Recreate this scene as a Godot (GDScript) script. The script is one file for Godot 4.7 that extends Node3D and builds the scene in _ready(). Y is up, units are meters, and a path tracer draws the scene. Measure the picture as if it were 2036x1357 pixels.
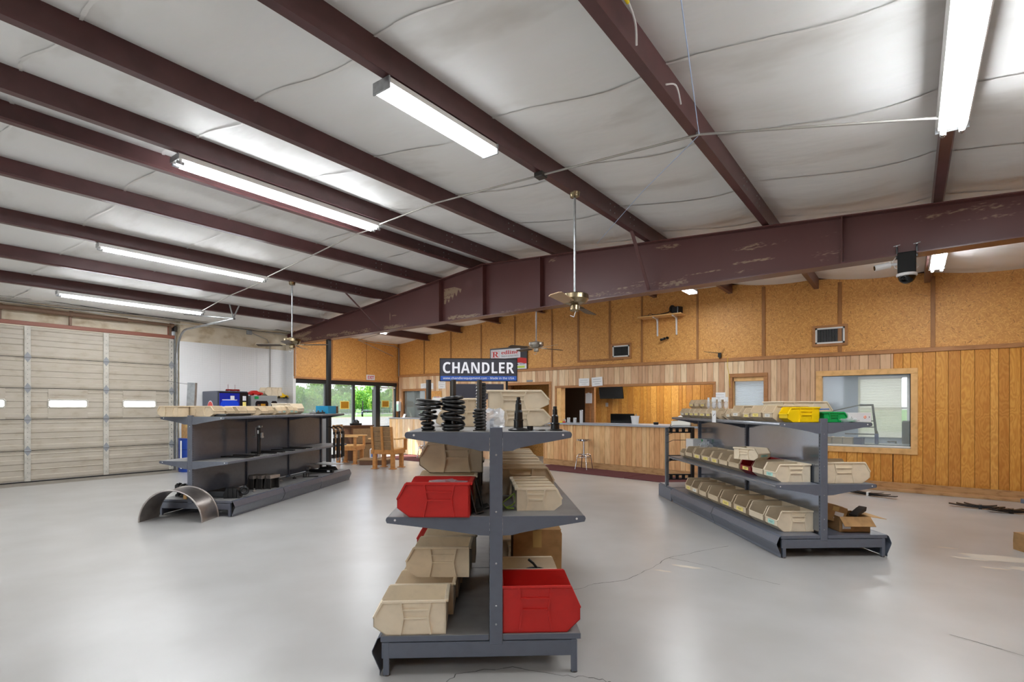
extends Node3D
# A parts shop inside a metal building: three gondola shelves of hopper bins, a parts counter, a roll-up door.
# World: camera over the origin at 1.45 m, -z along the roof purlins, back wall at z = -11.55, left wall near x = -13.6.

var M := {}
var taken := {}
var rng := RandomNumberGenerator.new()

class MB:
	var v := PackedVector3Array()
	var n := PackedVector3Array()
	var uv := PackedVector2Array()
	var with_uv := false
	func tri(a: Vector3, b: Vector3, c: Vector3) -> void:
		var m := (b - a).cross(c - a).normalized()
		v.append(a); v.append(c); v.append(b)
		n.append(m); n.append(m); n.append(m)
	func quad(a: Vector3, b: Vector3, c: Vector3, d: Vector3) -> void:
		tri(a, b, c)
		tri(a, c, d)
	func tri_n(a: Vector3, b: Vector3, c: Vector3, na: Vector3, nb: Vector3, nc: Vector3) -> void:
		v.append(a); v.append(c); v.append(b)
		n.append(na); n.append(nc); n.append(nb)
	func quad_n(a: Vector3, b: Vector3, c: Vector3, d: Vector3, na: Vector3, nb: Vector3, nc: Vector3, nd: Vector3) -> void:
		tri_n(a, b, c, na, nb, nc)
		tri_n(a, c, d, na, nc, nd)
	func box(c: Vector3, s: Vector3, t := Transform3D()) -> MB:
		var h := s / 2.0
		var p := []
		for i in 8:
			p.append(t * (c + Vector3(h.x if i & 1 else -h.x, h.y if i & 2 else -h.y, h.z if i & 4 else -h.z)))
		quad(p[0], p[2], p[3], p[1]); quad(p[4], p[5], p[7], p[6])
		quad(p[0], p[4], p[6], p[2]); quad(p[1], p[3], p[7], p[5])
		quad(p[0], p[1], p[5], p[4]); quad(p[2], p[6], p[7], p[3])
		return self
	# box given by its lowest and highest corner
	func bb(lo: Vector3, hi: Vector3, t := Transform3D()) -> MB:
		return box((lo + hi) / 2.0, (hi - lo).abs(), t)
	# box with chamfered edges
	func rbox(c: Vector3, s: Vector3, b: float, t := Transform3D()) -> MB:
		var h := s / 2.0
		b = minf(b, minf(h.x, minf(h.y, h.z)) * 0.95)
		var sg := [-1.0, 1.0]
		for axis in 3:
			var u := (axis + 1) % 3
			var w := (axis + 2) % 3
			for k in sg:
				var q := []
				for e in [[-1.0, -1.0], [1.0, -1.0], [1.0, 1.0], [-1.0, 1.0]]:
					var p := Vector3()
					p[axis] = k * h[axis]
					p[u] = e[0] * (h[u] - b)
					p[w] = e[1] * (h[w] - b)
					q.append(t * (c + p))
				if k > 0: quad(q[0], q[1], q[2], q[3])
				else: quad(q[0], q[3], q[2], q[1])
			for a in sg:
				for d in sg:
					var q2 := []
					for e in [[0, -1.0], [1, -1.0], [1, 1.0], [0, 1.0]]:
						var p2 := Vector3()
						p2[axis] = e[1] * (h[axis] - b)
						p2[u] = a * (h[u] - (0.0 if e[0] == 0 else b))
						p2[w] = d * (h[w] - (b if e[0] == 0 else 0.0))
						q2.append(t * (c + p2))
					if a * d < 0: quad(q2[0], q2[1], q2[2], q2[3])
					else: quad(q2[0], q2[3], q2[2], q2[1])
		for i in 8:
			var s3 := Vector3(1.0 if i & 1 else -1.0, 1.0 if i & 2 else -1.0, 1.0 if i & 4 else -1.0)
			var px := t * (c + s3 * (h - Vector3(0, b, b)))
			var py := t * (c + s3 * (h - Vector3(b, 0, b)))
			var pz := t * (c + s3 * (h - Vector3(b, b, 0)))
			if s3.x * s3.y * s3.z > 0: tri(px, py, pz)
			else: tri(px, pz, py)
		return self
	func cyl(p0: Vector3, p1: Vector3, r0: float, r1 := -1.0, seg := 12, caps := true) -> MB:
		if r1 < 0.0: r1 = r0
		var ax := p1 - p0
		if ax.length() < 1e-6: return self
		var d := ax.normalized()
		var x := d.cross(Vector3.UP if absf(d.y) < 0.95 else Vector3.RIGHT).normalized()
		var y := d.cross(x)
		var slope := (r0 - r1) / ax.length()
		for i in seg:
			var a0 := TAU * i / seg
			var a1 := TAU * (i + 1) / seg
			var e0 := x * cos(a0) + y * sin(a0)
			var e1 := x * cos(a1) + y * sin(a1)
			var n0 := (e0 + d * slope).normalized()
			var n1 := (e1 + d * slope).normalized()
			quad_n(p0 + e0 * r0, p0 + e1 * r0, p1 + e1 * r1, p1 + e0 * r1, n0, n1, n1, n0)
			if caps:
				if r0 > 0.0: tri(p0, p0 + e1 * r0, p0 + e0 * r0)
				if r1 > 0.0: tri(p1, p1 + e0 * r1, p1 + e1 * r1)
		return self
	# profile of (radius, height) pairs turned about y
	func lathe(prof: Array, seg := 20, t := Transform3D()) -> MB:
		for k in prof.size() - 1:
			var a: Vector2 = prof[k]
			var b: Vector2 = prof[k + 1]
			var dn := Vector2(b.y - a.y, a.x - b.x).normalized()
			for i in seg:
				var a0 := TAU * i / seg
				var a1 := TAU * (i + 1) / seg
				var c0 := Vector3(cos(a0), 0, -sin(a0))
				var c1 := Vector3(cos(a1), 0, -sin(a1))
				var n0 := t.basis * (c0 * dn.x + Vector3.UP * dn.y)
				var n1 := t.basis * (c1 * dn.x + Vector3.UP * dn.y)
				quad_n(t * (c0 * a.x + Vector3.UP * a.y), t * (c1 * a.x + Vector3.UP * a.y), t * (c1 * b.x + Vector3.UP * b.y), t * (c0 * b.x + Vector3.UP * b.y), n0, n1, n1, n0)
		return self
	# polygon in x, y (counter-clockwise) pushed from z0 to z1
	func prism(poly: Array, z0: float, z1: float, t := Transform3D()) -> MB:
		var pts := PackedVector2Array(poly)
		if Geometry2D.is_polygon_clockwise(pts): pts.reverse()
		if z0 > z1:
			var q := z0
			z0 = z1
			z1 = q
		var ids := Geometry2D.triangulate_polygon(pts)
		for k in range(0, ids.size(), 3):
			var a := pts[ids[k]]
			var b := pts[ids[k + 1]]
			var c := pts[ids[k + 2]]
			if (b - a).cross(c - a) < 0.0:
				var q2 := b
				b = c
				c = q2
			tri(t * Vector3(a.x, a.y, z1), t * Vector3(b.x, b.y, z1), t * Vector3(c.x, c.y, z1))
			tri(t * Vector3(a.x, a.y, z0), t * Vector3(c.x, c.y, z0), t * Vector3(b.x, b.y, z0))
		for k in pts.size():
			var a2 := pts[k]
			var b2 := pts[(k + 1) % pts.size()]
			quad(t * Vector3(a2.x, a2.y, z0), t * Vector3(b2.x, b2.y, z0), t * Vector3(b2.x, b2.y, z1), t * Vector3(a2.x, a2.y, z1))
		return self
	func tube(pts: Array, r: float, seg := 8) -> MB:
		var prev_x := Vector3.ZERO
		var rings := []
		for i in pts.size():
			var d: Vector3
			if i == 0: d = pts[1] - pts[0]
			elif i == pts.size() - 1: d = pts[i] - pts[i - 1]
			else: d = (pts[i + 1] - pts[i]).normalized() + (pts[i] - pts[i - 1]).normalized()
			d = d.normalized()
			var x := d.cross(Vector3.UP if absf(d.y) < 0.95 else Vector3.RIGHT).normalized() if prev_x == Vector3.ZERO else (prev_x - d * prev_x.dot(d)).normalized()
			prev_x = x
			var y := d.cross(x)
			var ring := []
			for k in seg: ring.append(x * cos(TAU * k / seg) + y * sin(TAU * k / seg))
			rings.append(ring)
		for i in pts.size() - 1:
			for k in seg:
				var k1 := (k + 1) % seg
				var a: Vector3 = rings[i][k]
				var b: Vector3 = rings[i][k1]
				var c: Vector3 = rings[i + 1][k1]
				var e: Vector3 = rings[i + 1][k]
				quad_n(pts[i] + a * r, pts[i] + b * r, pts[i + 1] + c * r, pts[i + 1] + e * r, a, b, c, e)
		for k in seg:
			var k2 := (k + 1) % seg
			tri(pts[0], pts[0] + rings[0][k2] * r, pts[0] + rings[0][k] * r)
			var l := pts.size() - 1
			tri(pts[l], pts[l] + rings[l][k] * r, pts[l] + rings[l][k2] * r)
		return self
	func torus(R: float, r: float, t := Transform3D(), s1 := 22, s2 := 9, squash := 1.0) -> MB:
		for i in s1:
			for k in s2:
				var q := []
				var m := []
				for e in [[i, k], [i + 1, k], [i + 1, k + 1], [i, k + 1]]:
					var a: float = TAU * e[0] / s1
					var b: float = TAU * e[1] / s2
					var c := Vector3(cos(a), 0, -sin(a))
					q.append(t * (c * (R + r * cos(b)) + Vector3.UP * r * sin(b) * squash))
					m.append((t.basis * (c * cos(b) + Vector3.UP * sin(b) / squash)).normalized())
				quad_n(q[0], q[1], q[2], q[3], m[0], m[1], m[2], m[3])
		return self
	func ball(c: Vector3, r: Vector3, s1 := 14, s2 := 8, from := -0.5, to := 0.5) -> MB:
		for i in s1:
			for k in s2:
				var q := []
				var m := []
				for e in [[i, k], [i + 1, k], [i + 1, k + 1], [i, k + 1]]:
					var a: float = TAU * e[0] / s1
					var b: float = PI * lerpf(from, to, float(e[1]) / s2)
					var u := Vector3(cos(a) * cos(b), sin(b), -sin(a) * cos(b))
					q.append(c + u * r)
					m.append((u / r).normalized())
				quad_n(q[0], q[1], q[2], q[3], m[0], m[1], m[2], m[3])
		return self
	# crumpled pouch: a ball whose rings are pushed in and out
	func wad(c: Vector3, r: Vector3, sd: int, rough := 0.35) -> MB:
		var g := RandomNumberGenerator.new()
		g.seed = sd
		var p := []
		for k in 8:
			var row := []
			for i in 12:
				var a := TAU * i / 12.0
				var b := PI * (k / 7.0 - 0.5)
				row.append(c + Vector3(cos(a) * cos(b), sin(b), -sin(a) * cos(b)) * r * (1.0 + (g.randf() - 0.5) * rough * 2.0 if k > 0 and k < 7 else 1.0))
			p.append(row)
		for k in 7:
			for i in 12: quad(p[k][i], p[k][(i + 1) % 12], p[k + 1][(i + 1) % 12], p[k + 1][i])
		return self
	func mesh() -> ArrayMesh:
		var a := []
		a.resize(Mesh.ARRAY_MAX)
		a[Mesh.ARRAY_VERTEX] = v
		a[Mesh.ARRAY_NORMAL] = n
		if with_uv: a[Mesh.ARRAY_TEX_UV] = uv
		var am := ArrayMesh.new()
		am.add_surface_from_arrays(Mesh.PRIMITIVE_TRIANGLES, a)
		return am

# rounds off a polyline (Catmull-Rom)
func eased(p: Array, steps := 6) -> Array:
	var out := []
	for i in p.size() - 1:
		var a: Vector3 = p[maxi(i - 1, 0)]
		var b: Vector3 = p[i]
		var c: Vector3 = p[i + 1]
		var d: Vector3 = p[mini(i + 2, p.size() - 1)]
		for s in steps: out.append(b.cubic_interpolate(c, a, d, float(s) / steps))
	out.append(p[p.size() - 1])
	return out

func mb() -> MB:
	return MB.new()

func numbered(called: String) -> String:
	var k: int = taken.get(called, 0)
	taken[called] = k + 1
	return called if k == 0 else "%s_%03d" % [called, k]

func at(x: float, y: float, z: float, turn := 0.0) -> Transform3D:
	return Transform3D(Basis(Vector3.UP, deg_to_rad(turn)), Vector3(x, y, z))

func rot(axis: Vector3, deg: float, where := Vector3.ZERO) -> Transform3D:
	return Transform3D(Basis(axis.normalized(), deg_to_rad(deg)), where)

# one named mesh under a thing, a part or the root
func part(called: String, shape, m: Material, parent: Node = self, t := Transform3D()) -> MeshInstance3D:
	var o := MeshInstance3D.new()
	o.mesh = shape.mesh() if shape is MB else shape
	o.material_override = m
	o.transform = t
	if parent == self:
		o.name = numbered(called)
		add_child(o)
	else:
		o.name = called
		parent.add_child(o, true)
	return o

func tag(o: Node, label: String, category: String, group := "", kind := "") -> Node:
	if label: o.set_meta("label", label)
	if category: o.set_meta("category", category)
	if group: o.set_meta("group", group)
	if kind: o.set_meta("kind", kind)
	return o

func thing(called: String, label: String, category: String, t := Transform3D(), group := "", kind := "") -> Node3D:
	var o := Node3D.new()
	o.name = numbered(called)
	add_child(o)
	o.transform = t
	tag(o, label, category, group, kind)
	return o

func struct(called: String, label: String, category: String, t := Transform3D()) -> Node3D:
	return thing(called, label, category, t, "", "structure")

# ---------------------------------------------------------------- materials
func mat(called: String, c: Color, rough := 0.6, metal := 0.0, spec := 0.5) -> StandardMaterial3D:
	var m := StandardMaterial3D.new()
	m.resource_name = called
	m.albedo_color = c
	m.roughness = rough
	m.metallic = metal
	m.metallic_specular = spec
	M[called] = m
	return m

func noise(freq: float, sd: int, octaves := 4, kind := FastNoiseLite.TYPE_SIMPLEX_SMOOTH, warp := 0.0) -> FastNoiseLite:
	var f := FastNoiseLite.new()
	f.noise_type = kind
	f.frequency = freq
	f.seed = sd
	f.fractal_octaves = octaves
	if warp > 0.0:
		f.domain_warp_enabled = true
		f.domain_warp_amplitude = warp
		f.domain_warp_frequency = freq * 1.4
	return f

func ramp(stops: Array) -> Gradient:
	var g := Gradient.new()
	var offs := PackedFloat32Array()
	var cols := PackedColorArray()
	for s in stops:
		offs.append(s[0])
		cols.append(s[1])
	g.offsets = offs
	g.colors = cols
	return g

func noise_tex(size: int, f: FastNoiseLite, stops := [], normalize := true) -> NoiseTexture2D:
	var t := NoiseTexture2D.new()
	t.width = size
	t.height = size
	t.seamless = true
	t.noise = f
	t.normalize = normalize
	if stops: t.color_ramp = ramp(stops)
	return t

func grey(v: float) -> Color:
	return Color(v, v, v)

# lay a texture over a material by place in the world (or in the thing's own axes)
func laid(m: StandardMaterial3D, tex: Texture2D, scale: Vector3, world := true) -> StandardMaterial3D:
	m.albedo_texture = tex
	m.uv1_triplanar = true
	m.uv1_world_triplanar = world
	m.uv1_triplanar_sharpness = 8.0
	m.uv1_scale = scale
	return m

func relief(m: StandardMaterial3D, tex: Texture2D, cm: float) -> StandardMaterial3D:
	m.heightmap_enabled = true
	m.heightmap_texture = tex
	m.heightmap_scale = cm
	return m

func tint(called: String, from: String, c: Color) -> StandardMaterial3D:
	var m: StandardMaterial3D = M[from].duplicate()
	m.resource_name = called
	m.albedo_color = c
	M[called] = m
	return m

# oriented strand board: chips laid over each other in many tones
func strand_board() -> ImageTexture:
	var w := 768
	var im := Image.create(w, w, false, Image.FORMAT_RGB8)
	im.fill(Color(0.84, 0.65, 0.41))
	var r := RandomNumberGenerator.new()
	r.seed = 5
	for k in 2600:
		var cx := r.randf() * w
		var cy := r.randf() * w
		var a := r.randf() * PI
		var l := r.randf_range(14, 42)
		var b := r.randf_range(3, 9)
		var tone := r.randf()
		var c := Color(0.85, 0.67, 0.43).lerp(Color(0.92, 0.76, 0.52), tone)
		if tone < 0.3: c = Color(0.77, 0.57, 0.34).lerp(Color(0.84, 0.65, 0.41), r.randf())
		if tone < 0.035: c = Color(0.36, 0.22, 0.12)
		if tone < 0.035: b *= 0.4
		var ca := cos(a)
		var sa := sin(a)
		var e := int(ceil(l * 0.5 + b))
		for y in range(-e, e + 1):
			for x in range(-e, e + 1):
				var u := x * ca + y * sa
				var q := -x * sa + y * ca
				if absf(u) < l * 0.5 and absf(q) < b * 0.5 * (1.0 - absf(u) / l * 0.7):
					im.set_pixel(posmod(int(cx) + x, w), posmod(int(cy) + y, w), c)
	return ImageTexture.create_from_image(im)

# white hardboard with rows of small round holes
func pegboard() -> ImageTexture:
	var im := Image.create(128, 128, false, Image.FORMAT_RGB8)
	im.fill(Color(0.93, 0.93, 0.93))
	for gy in 4:
		for gx in 4:
			for y in 32:
				for x in 32:
					if Vector2(x - 15.5, y - 15.5).length() < 4.2: im.set_pixel(gx * 32 + x, gy * 32 + y, Color(0.25, 0.24, 0.23))
	return ImageTexture.create_from_image(im)

func materials() -> void:
	var W := Color.WHITE
	var grain := noise_tex(512, noise(0.012, 3, 5, FastNoiseLite.TYPE_SIMPLEX_SMOOTH, 20.0), [[0.0, Color(0.86, 0.82, 0.77)], [0.45, Color(0.97, 0.955, 0.935)], [1.0, W]])
	var swirl_stops := []
	for k in 13: swirl_stops.append([k / 12.0, Color(0.91, 0.84, 0.75) if k % 2 else W])
	var swirl := noise_tex(512, noise(0.006, 9, 3, FastNoiseLite.TYPE_SIMPLEX_SMOOTH, 26.0), swirl_stops)
	var fine := noise_tex(512, noise(0.02, 12, 5), [[0.0, grey(0.95)], [0.5, grey(0.99)], [1.0, W]])
	var blotch := noise_tex(512, noise(0.008, 21, 5), [[0.0, grey(0.84)], [0.5, grey(0.95)], [1.0, W]])
	var bumps := noise_tex(512, noise(0.012, 31, 4))
	var small_bumps := noise_tex(512, noise(0.06, 32, 3))

	# floor: grey sealed concrete
	var f := mat("sealed_concrete", Color(0.70, 0.695, 0.685), 0.29, 0.0, 0.55)
	laid(f, noise_tex(1024, noise(0.005, 41, 4), [[0.0, Color(0.93, 0.927, 0.92)], [1.0, W]]), Vector3.ONE * 0.21)
	mat("bare_slab", Color(0.56, 0.53, 0.49), 0.8)
	laid(M.bare_slab, blotch, Vector3.ONE * 0.7)
	mat("crack", Color(0.36, 0.35, 0.34), 0.9)
	mat("worn_spot", Color(0.80, 0.76, 0.70), 0.5)

	# building steel and roof blanket
	mat("purlin_paint", Color(0.37, 0.225, 0.225), 0.34, 0.0, 0.55)
	laid(M.purlin_paint, blotch, Vector3.ONE * 0.8)
	mat("blanket", Color(0.965, 0.965, 0.96), 0.5, 0.0, 0.4)
	laid(M.blanket, noise_tex(512, noise(0.007, 51, 5), [[0.0, Color(0.90, 0.89, 0.875)], [0.3, Color(0.98, 0.978, 0.972)], [1.0, W]]), Vector3(0.14, 0.3, 0.33))
	relief(M.blanket, noise_tex(512, noise(0.018, 54, 4)), 0.5)
	mat("seam_tape", Color(0.95, 0.945, 0.93), 0.45)
	mat("old_blanket", Color(0.88, 0.84, 0.77), 0.7)
	laid(M.old_blanket, noise_tex(512, noise(0.01, 57, 5), [[0.0, Color(0.78, 0.72, 0.63)], [0.4, Color(0.95, 0.935, 0.90)], [1.0, W]]), Vector3(0.5, 0.5, 0.35))
	relief(M.old_blanket, bumps, 2.0)

	# wood
	var osb := strand_board()
	mat("strand_board", Color(1.0, 0.93, 0.80), 0.55)
	laid(M.strand_board, osb, Vector3.ONE * 0.78)
	relief(M.strand_board, small_bumps, 0.1)
	var tans := [Color(0.86, 0.71, 0.57), Color(0.93, 0.81, 0.66), Color(0.82, 0.66, 0.52), Color(0.89, 0.75, 0.60), Color(0.95, 0.85, 0.71)]
	for k in tans.size():
		mat("panel_tan_%d" % k, tans[k], 0.42, 0.0, 0.45)
		laid(M["panel_tan_%d" % k], grain, Vector3(2.6, 0.34, 2.6))
	var oranges := [Color(0.90, 0.66, 0.31), Color(0.86, 0.61, 0.28), Color(0.93, 0.70, 0.36), Color(0.84, 0.59, 0.27)]
	for k in oranges.size():
		mat("panel_orange_%d" % k, oranges[k], 0.34, 0.0, 0.5)
		laid(M["panel_orange_%d" % k], swirl, Vector3(1.15, 0.33, 1.15))
	var counters := [Color(0.90, 0.71, 0.51), Color(0.94, 0.79, 0.59), Color(0.86, 0.66, 0.46), Color(0.92, 0.75, 0.54)]
	for k in counters.size():
		mat("panel_counter_%d" % k, counters[k], 0.4, 0.0, 0.45)
		laid(M["panel_counter_%d" % k], grain, Vector3(2.4, 0.4, 2.4))
	mat("groove", Color(0.30, 0.19, 0.12), 0.8)
	mat("trim_wood", Color(0.72, 0.51, 0.32), 0.5)
	laid(M.trim_wood, grain, Vector3(0.5, 2.0, 2.0))
	mat("batten_wood", Color(0.66, 0.46, 0.26), 0.55)
	laid(M.batten_wood, grain, Vector3(2.0, 0.4, 2.0))
	mat("pine", Color(0.93, 0.75, 0.50), 0.45)
	laid(M.pine, grain, Vector3(0.9, 0.9, 2.2))
	mat("rough_board", Color(0.76, 0.60, 0.42), 0.8)
	laid(M.rough_board, noise_tex(512, noise(0.014, 61, 5), [[0.0, Color(0.72, 0.65, 0.58)], [0.4, Color(0.94, 0.92, 0.89)], [1.0, W]]), Vector3(0.5, 2.0, 1.6))
	mat("chair_wood", Color(0.80, 0.56, 0.31), 0.5)
	laid(M.chair_wood, grain, Vector3(1.6, 1.6, 1.6), false)
	mat("old_wood", Color(0.60, 0.48, 0.34), 0.75)
	laid(M.old_wood, grain, Vector3(1.3, 3.0, 1.3), false)
	mat("brown_wood", Color(0.42, 0.28, 0.18), 0.5)
	laid(M.brown_wood, grain, Vector3(1.0, 1.0, 1.0))

	# shop fittings
	mat("shelf_steel", Color(0.37, 0.395, 0.445), 0.3, 0.0, 0.55)
	laid(M.shelf_steel, fine, Vector3.ONE * 1.5)
	mat("back_steel", Color(0.60, 0.63, 0.68), 0.16, 0.8, 0.7)
	laid(M.back_steel, fine, Vector3.ONE * 1.1)
	mat("deck_steel", Color(0.52, 0.515, 0.51), 0.42, 0.0, 0.5)
	laid(M.deck_steel, blotch, Vector3.ONE * 1.2)
	mat("slot_black", Color(0.03, 0.03, 0.03), 0.9)
	mat("old_shelf_steel", Color(0.335, 0.35, 0.395), 0.2, 0.0, 0.75)
	laid(M.old_shelf_steel, fine, Vector3.ONE * 1.3)
	mat("edge_steel", Color(0.50, 0.52, 0.55), 0.25, 0.55)
	mat("bin_beige", Color(0.90, 0.84, 0.735), 0.45)
	laid(M.bin_beige, fine, Vector3.ONE * 1.5)
	mat("bin_tan", Color(0.85, 0.77, 0.645), 0.5)
	laid(M.bin_tan, fine, Vector3.ONE * 1.6)
	mat("bin_red", Color(0.76, 0.13, 0.11), 0.38)
	laid(M.bin_red, fine, Vector3.ONE * 1.5)
	mat("bin_dark_red", Color(0.53, 0.07, 0.07), 0.38)
	mat("bin_yellow", Color(0.95, 0.80, 0.04), 0.4)
	mat("bin_green", Color(0.03, 0.62, 0.31), 0.4)
	mat("card_white", Color(0.93, 0.92, 0.88), 0.7)
	mat("card_yellow", Color(0.98, 0.90, 0.52), 0.7)
	mat("card_mint", Color(0.70, 0.89, 0.84), 0.7)
	mat("ink", Color(0.16, 0.17, 0.24), 0.8)
	mat("paper", Color(0.95, 0.95, 0.95), 0.8)
	mat("clear_bag", Color(0.92, 0.94, 0.97, 0.28), 0.22)
	M.clear_bag.transparency = BaseMaterial3D.TRANSPARENCY_ALPHA
	mat("cardboard", Color(0.70, 0.54, 0.35), 0.85)
	laid(M.cardboard, blotch, Vector3.ONE * 2.5)
	mat("cardboard_inside", Color(0.80, 0.65, 0.45), 0.85)
	mat("packing_tape", Color(0.78, 0.66, 0.42), 0.2)

	# metals, rubber, plastics
	mat("black_rubber", Color(0.055, 0.055, 0.06), 0.28, 0.0, 0.6)
	mat("black_paint", Color(0.06, 0.06, 0.065), 0.32, 0.0, 0.5)
	mat("black_matte", Color(0.05, 0.05, 0.05), 0.75)
	mat("dark_steel", Color(0.32, 0.31, 0.30), 0.38, 0.75)
	mat("raw_steel", Color(0.70, 0.665, 0.64), 0.3, 0.85)
	laid(M.raw_steel, blotch, Vector3.ONE * 1.5)
	mat("galvanised", Color(0.70, 0.71, 0.72), 0.32, 0.8)
	laid(M.galvanised, blotch, Vector3.ONE * 3.0)
	mat("chrome", Color(0.86, 0.86, 0.87), 0.12, 1.0)
	mat("brass", Color(0.60, 0.54, 0.43), 0.26, 1.0)
	mat("pewter", Color(0.66, 0.64, 0.60), 0.3, 1.0)
	mat("fan_blade", Color(0.33, 0.27, 0.21), 0.45)
	mat("fan_blade_pale", Color(0.72, 0.60, 0.47), 0.45)
	mat("white_enamel", Color(0.90, 0.90, 0.89), 0.35)
	mat("white_plastic", Color(0.90, 0.90, 0.90), 0.4)
	mat("grey_plastic", Color(0.55, 0.56, 0.57), 0.45)
	mat("conduit", Color(0.67, 0.655, 0.63), 0.4, 0.5)
	mat("cable_white", Color(0.86, 0.85, 0.84), 0.5)
	mat("cable_black", Color(0.05, 0.05, 0.05), 0.5)
	mat("cable_blue", Color(0.72, 0.80, 0.92), 0.5)
	mat("cable_yellow", Color(0.95, 0.84, 0.12), 0.5)
	mat("cable_green", Color(0.62, 0.74, 0.30), 0.5)
	mat("door_steel", Color(0.72, 0.685, 0.63), 0.45)
	laid(M.door_steel, noise_tex(512, noise(0.012, 71, 5), [[0.0, Color(0.90, 0.875, 0.84)], [0.35, Color(0.97, 0.965, 0.95)], [1.0, W]]), Vector3(0.5, 0.7, 0.4))
	mat("door_stile", Color(0.78, 0.76, 0.715), 0.45)
	laid(M.door_stile, blotch, Vector3.ONE * 1.5)
	mat("header_red", Color(0.55, 0.33, 0.26), 0.5)
	mat("torsion_brown", Color(0.46, 0.35, 0.27), 0.5)
	mat("frame_dark", Color(0.13, 0.13, 0.135), 0.35)
	mat("glass", Color(0.80, 0.84, 0.83, 0.20), 0.04)
	M.glass.transparency = BaseMaterial3D.TRANSPARENCY_ALPHA
	mat("hazy_glass", Color(0.70, 0.74, 0.73, 0.36), 0.04)
	M.hazy_glass.transparency = BaseMaterial3D.TRANSPARENCY_ALPHA
	mat("frosted_pane", Color(0.96, 0.96, 0.96), 0.5)
	M.frosted_pane.backlight_enabled = true
	M.frosted_pane.backlight = Color(0.98, 0.98, 0.98)
	mat("blind_slat", Color(0.95, 0.94, 0.88), 0.5)
	M.blind_slat.backlight_enabled = true
	M.blind_slat.backlight = Color(0.98, 0.97, 0.90)
	mat("blind_blue", Color(0.90, 0.94, 0.98), 0.45)
	mat("peg_board", W, 0.6)
	laid(M.peg_board, pegboard(), Vector3.ONE * 9.84)
	mat("office_wall", Color(0.60, 0.645, 0.70), 0.7)
	mat("hall_wall", Color(0.36, 0.27, 0.20), 0.7)
	mat("plain_wall", Color(0.80, 0.78, 0.74), 0.7)
	mat("red_carpet", Color(0.42, 0.20, 0.21), 0.95)
	laid(M.red_carpet, noise_tex(512, noise(0.2, 81, 2), [[0.0, grey(0.72)], [1.0, W]]), Vector3.ONE * 2.0)
	mat("laminate", Color(0.64, 0.66, 0.69), 0.3)
	mat("screen_black", Color(0.02, 0.02, 0.022), 0.12)
	mat("sign_dark", Color(0.20, 0.20, 0.235), 0.35)
	mat("sign_blue", Color(0.17, 0.32, 0.62), 0.35)
	mat("sign_white", Color(0.90, 0.90, 0.92), 0.4)
	mat("sign_red", Color(0.80, 0.13, 0.11), 0.4)
	mat("sign_navy", Color(0.14, 0.19, 0.45), 0.4)
	mat("sign_lime", Color(0.74, 0.83, 0.33), 0.4)
	mat("machine_grey", Color(0.30, 0.315, 0.37), 0.4)
	mat("machine_blue", Color(0.02, 0.12, 0.60), 0.25)
	mat("machine_bright_blue", Color(0.05, 0.27, 0.86), 0.25)
	mat("machine_silver", Color(0.60, 0.61, 0.61), 0.35)
	mat("machine_dark", Color(0.06, 0.06, 0.10), 0.2)
	mat("orange_print", Color(0.92, 0.45, 0.22), 0.4)
	mat("logo_blue", Color(0.35, 0.62, 0.90), 0.4)
	mat("logo_red", Color(0.86, 0.28, 0.24), 0.4)
	mat("drum_blue", Color(0.07, 0.22, 0.55), 0.35)
	mat("teal_box", Color(0.11, 0.55, 0.72), 0.6)
	mat("label_blue", Color(0.10, 0.42, 0.80), 0.5)
	mat("toy_yellow", Color(0.96, 0.78, 0.05), 0.4)
	mat("sticker_gold", Color(0.72, 0.50, 0.06), 0.5)

	# outdoors
	mat("lawn", Color(0.36, 0.50, 0.16), 0.95)
	laid(M.lawn, noise_tex(512, noise(0.05, 91, 4), [[0.0, Color(0.70, 0.72, 0.55)], [1.0, W]]), Vector3.ONE * 0.12)
	mat("apron", Color(0.60, 0.59, 0.57), 0.9)
	laid(M.apron, blotch, Vector3.ONE * 0.1)
	mat("gravel", Color(0.62, 0.55, 0.44), 0.95)
	mat("leaf_a", Color(0.33, 0.56, 0.14), 0.7)
	mat("leaf_b", Color(0.23, 0.42, 0.12), 0.7)
	mat("leaf_c", Color(0.38, 0.56, 0.18), 0.7)
	for k in ["leaf_a", "leaf_b", "leaf_c"]:
		M[k].backlight_enabled = true
		M[k].backlight = Color(0.5, 0.6, 0.25)
	mat("bark", Color(0.28, 0.22, 0.17), 0.9)

	# lamps
	mat("tube_glow", Color(0.96, 0.97, 1.0), 0.4)
	M.tube_glow.emission_enabled = true
	M.tube_glow.emission = Color(0.97, 0.985, 1.0)
	M.tube_glow.emission_energy_multiplier = 26.0
	mat("lens_glow", Color(0.96, 0.97, 1.0), 0.4)
	M.lens_glow.emission_enabled = true
	M.lens_glow.emission = Color(0.97, 0.985, 1.0)
	M.lens_glow.emission_energy_multiplier = 7.0
	mat("bulb_glow", Color(1.0, 0.97, 0.9), 0.4)
	M.bulb_glow.emission_enabled = true
	M.bulb_glow.emission = Color(1.0, 0.96, 0.88)
	M.bulb_glow.emission_energy_multiplier = 6.0

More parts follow.
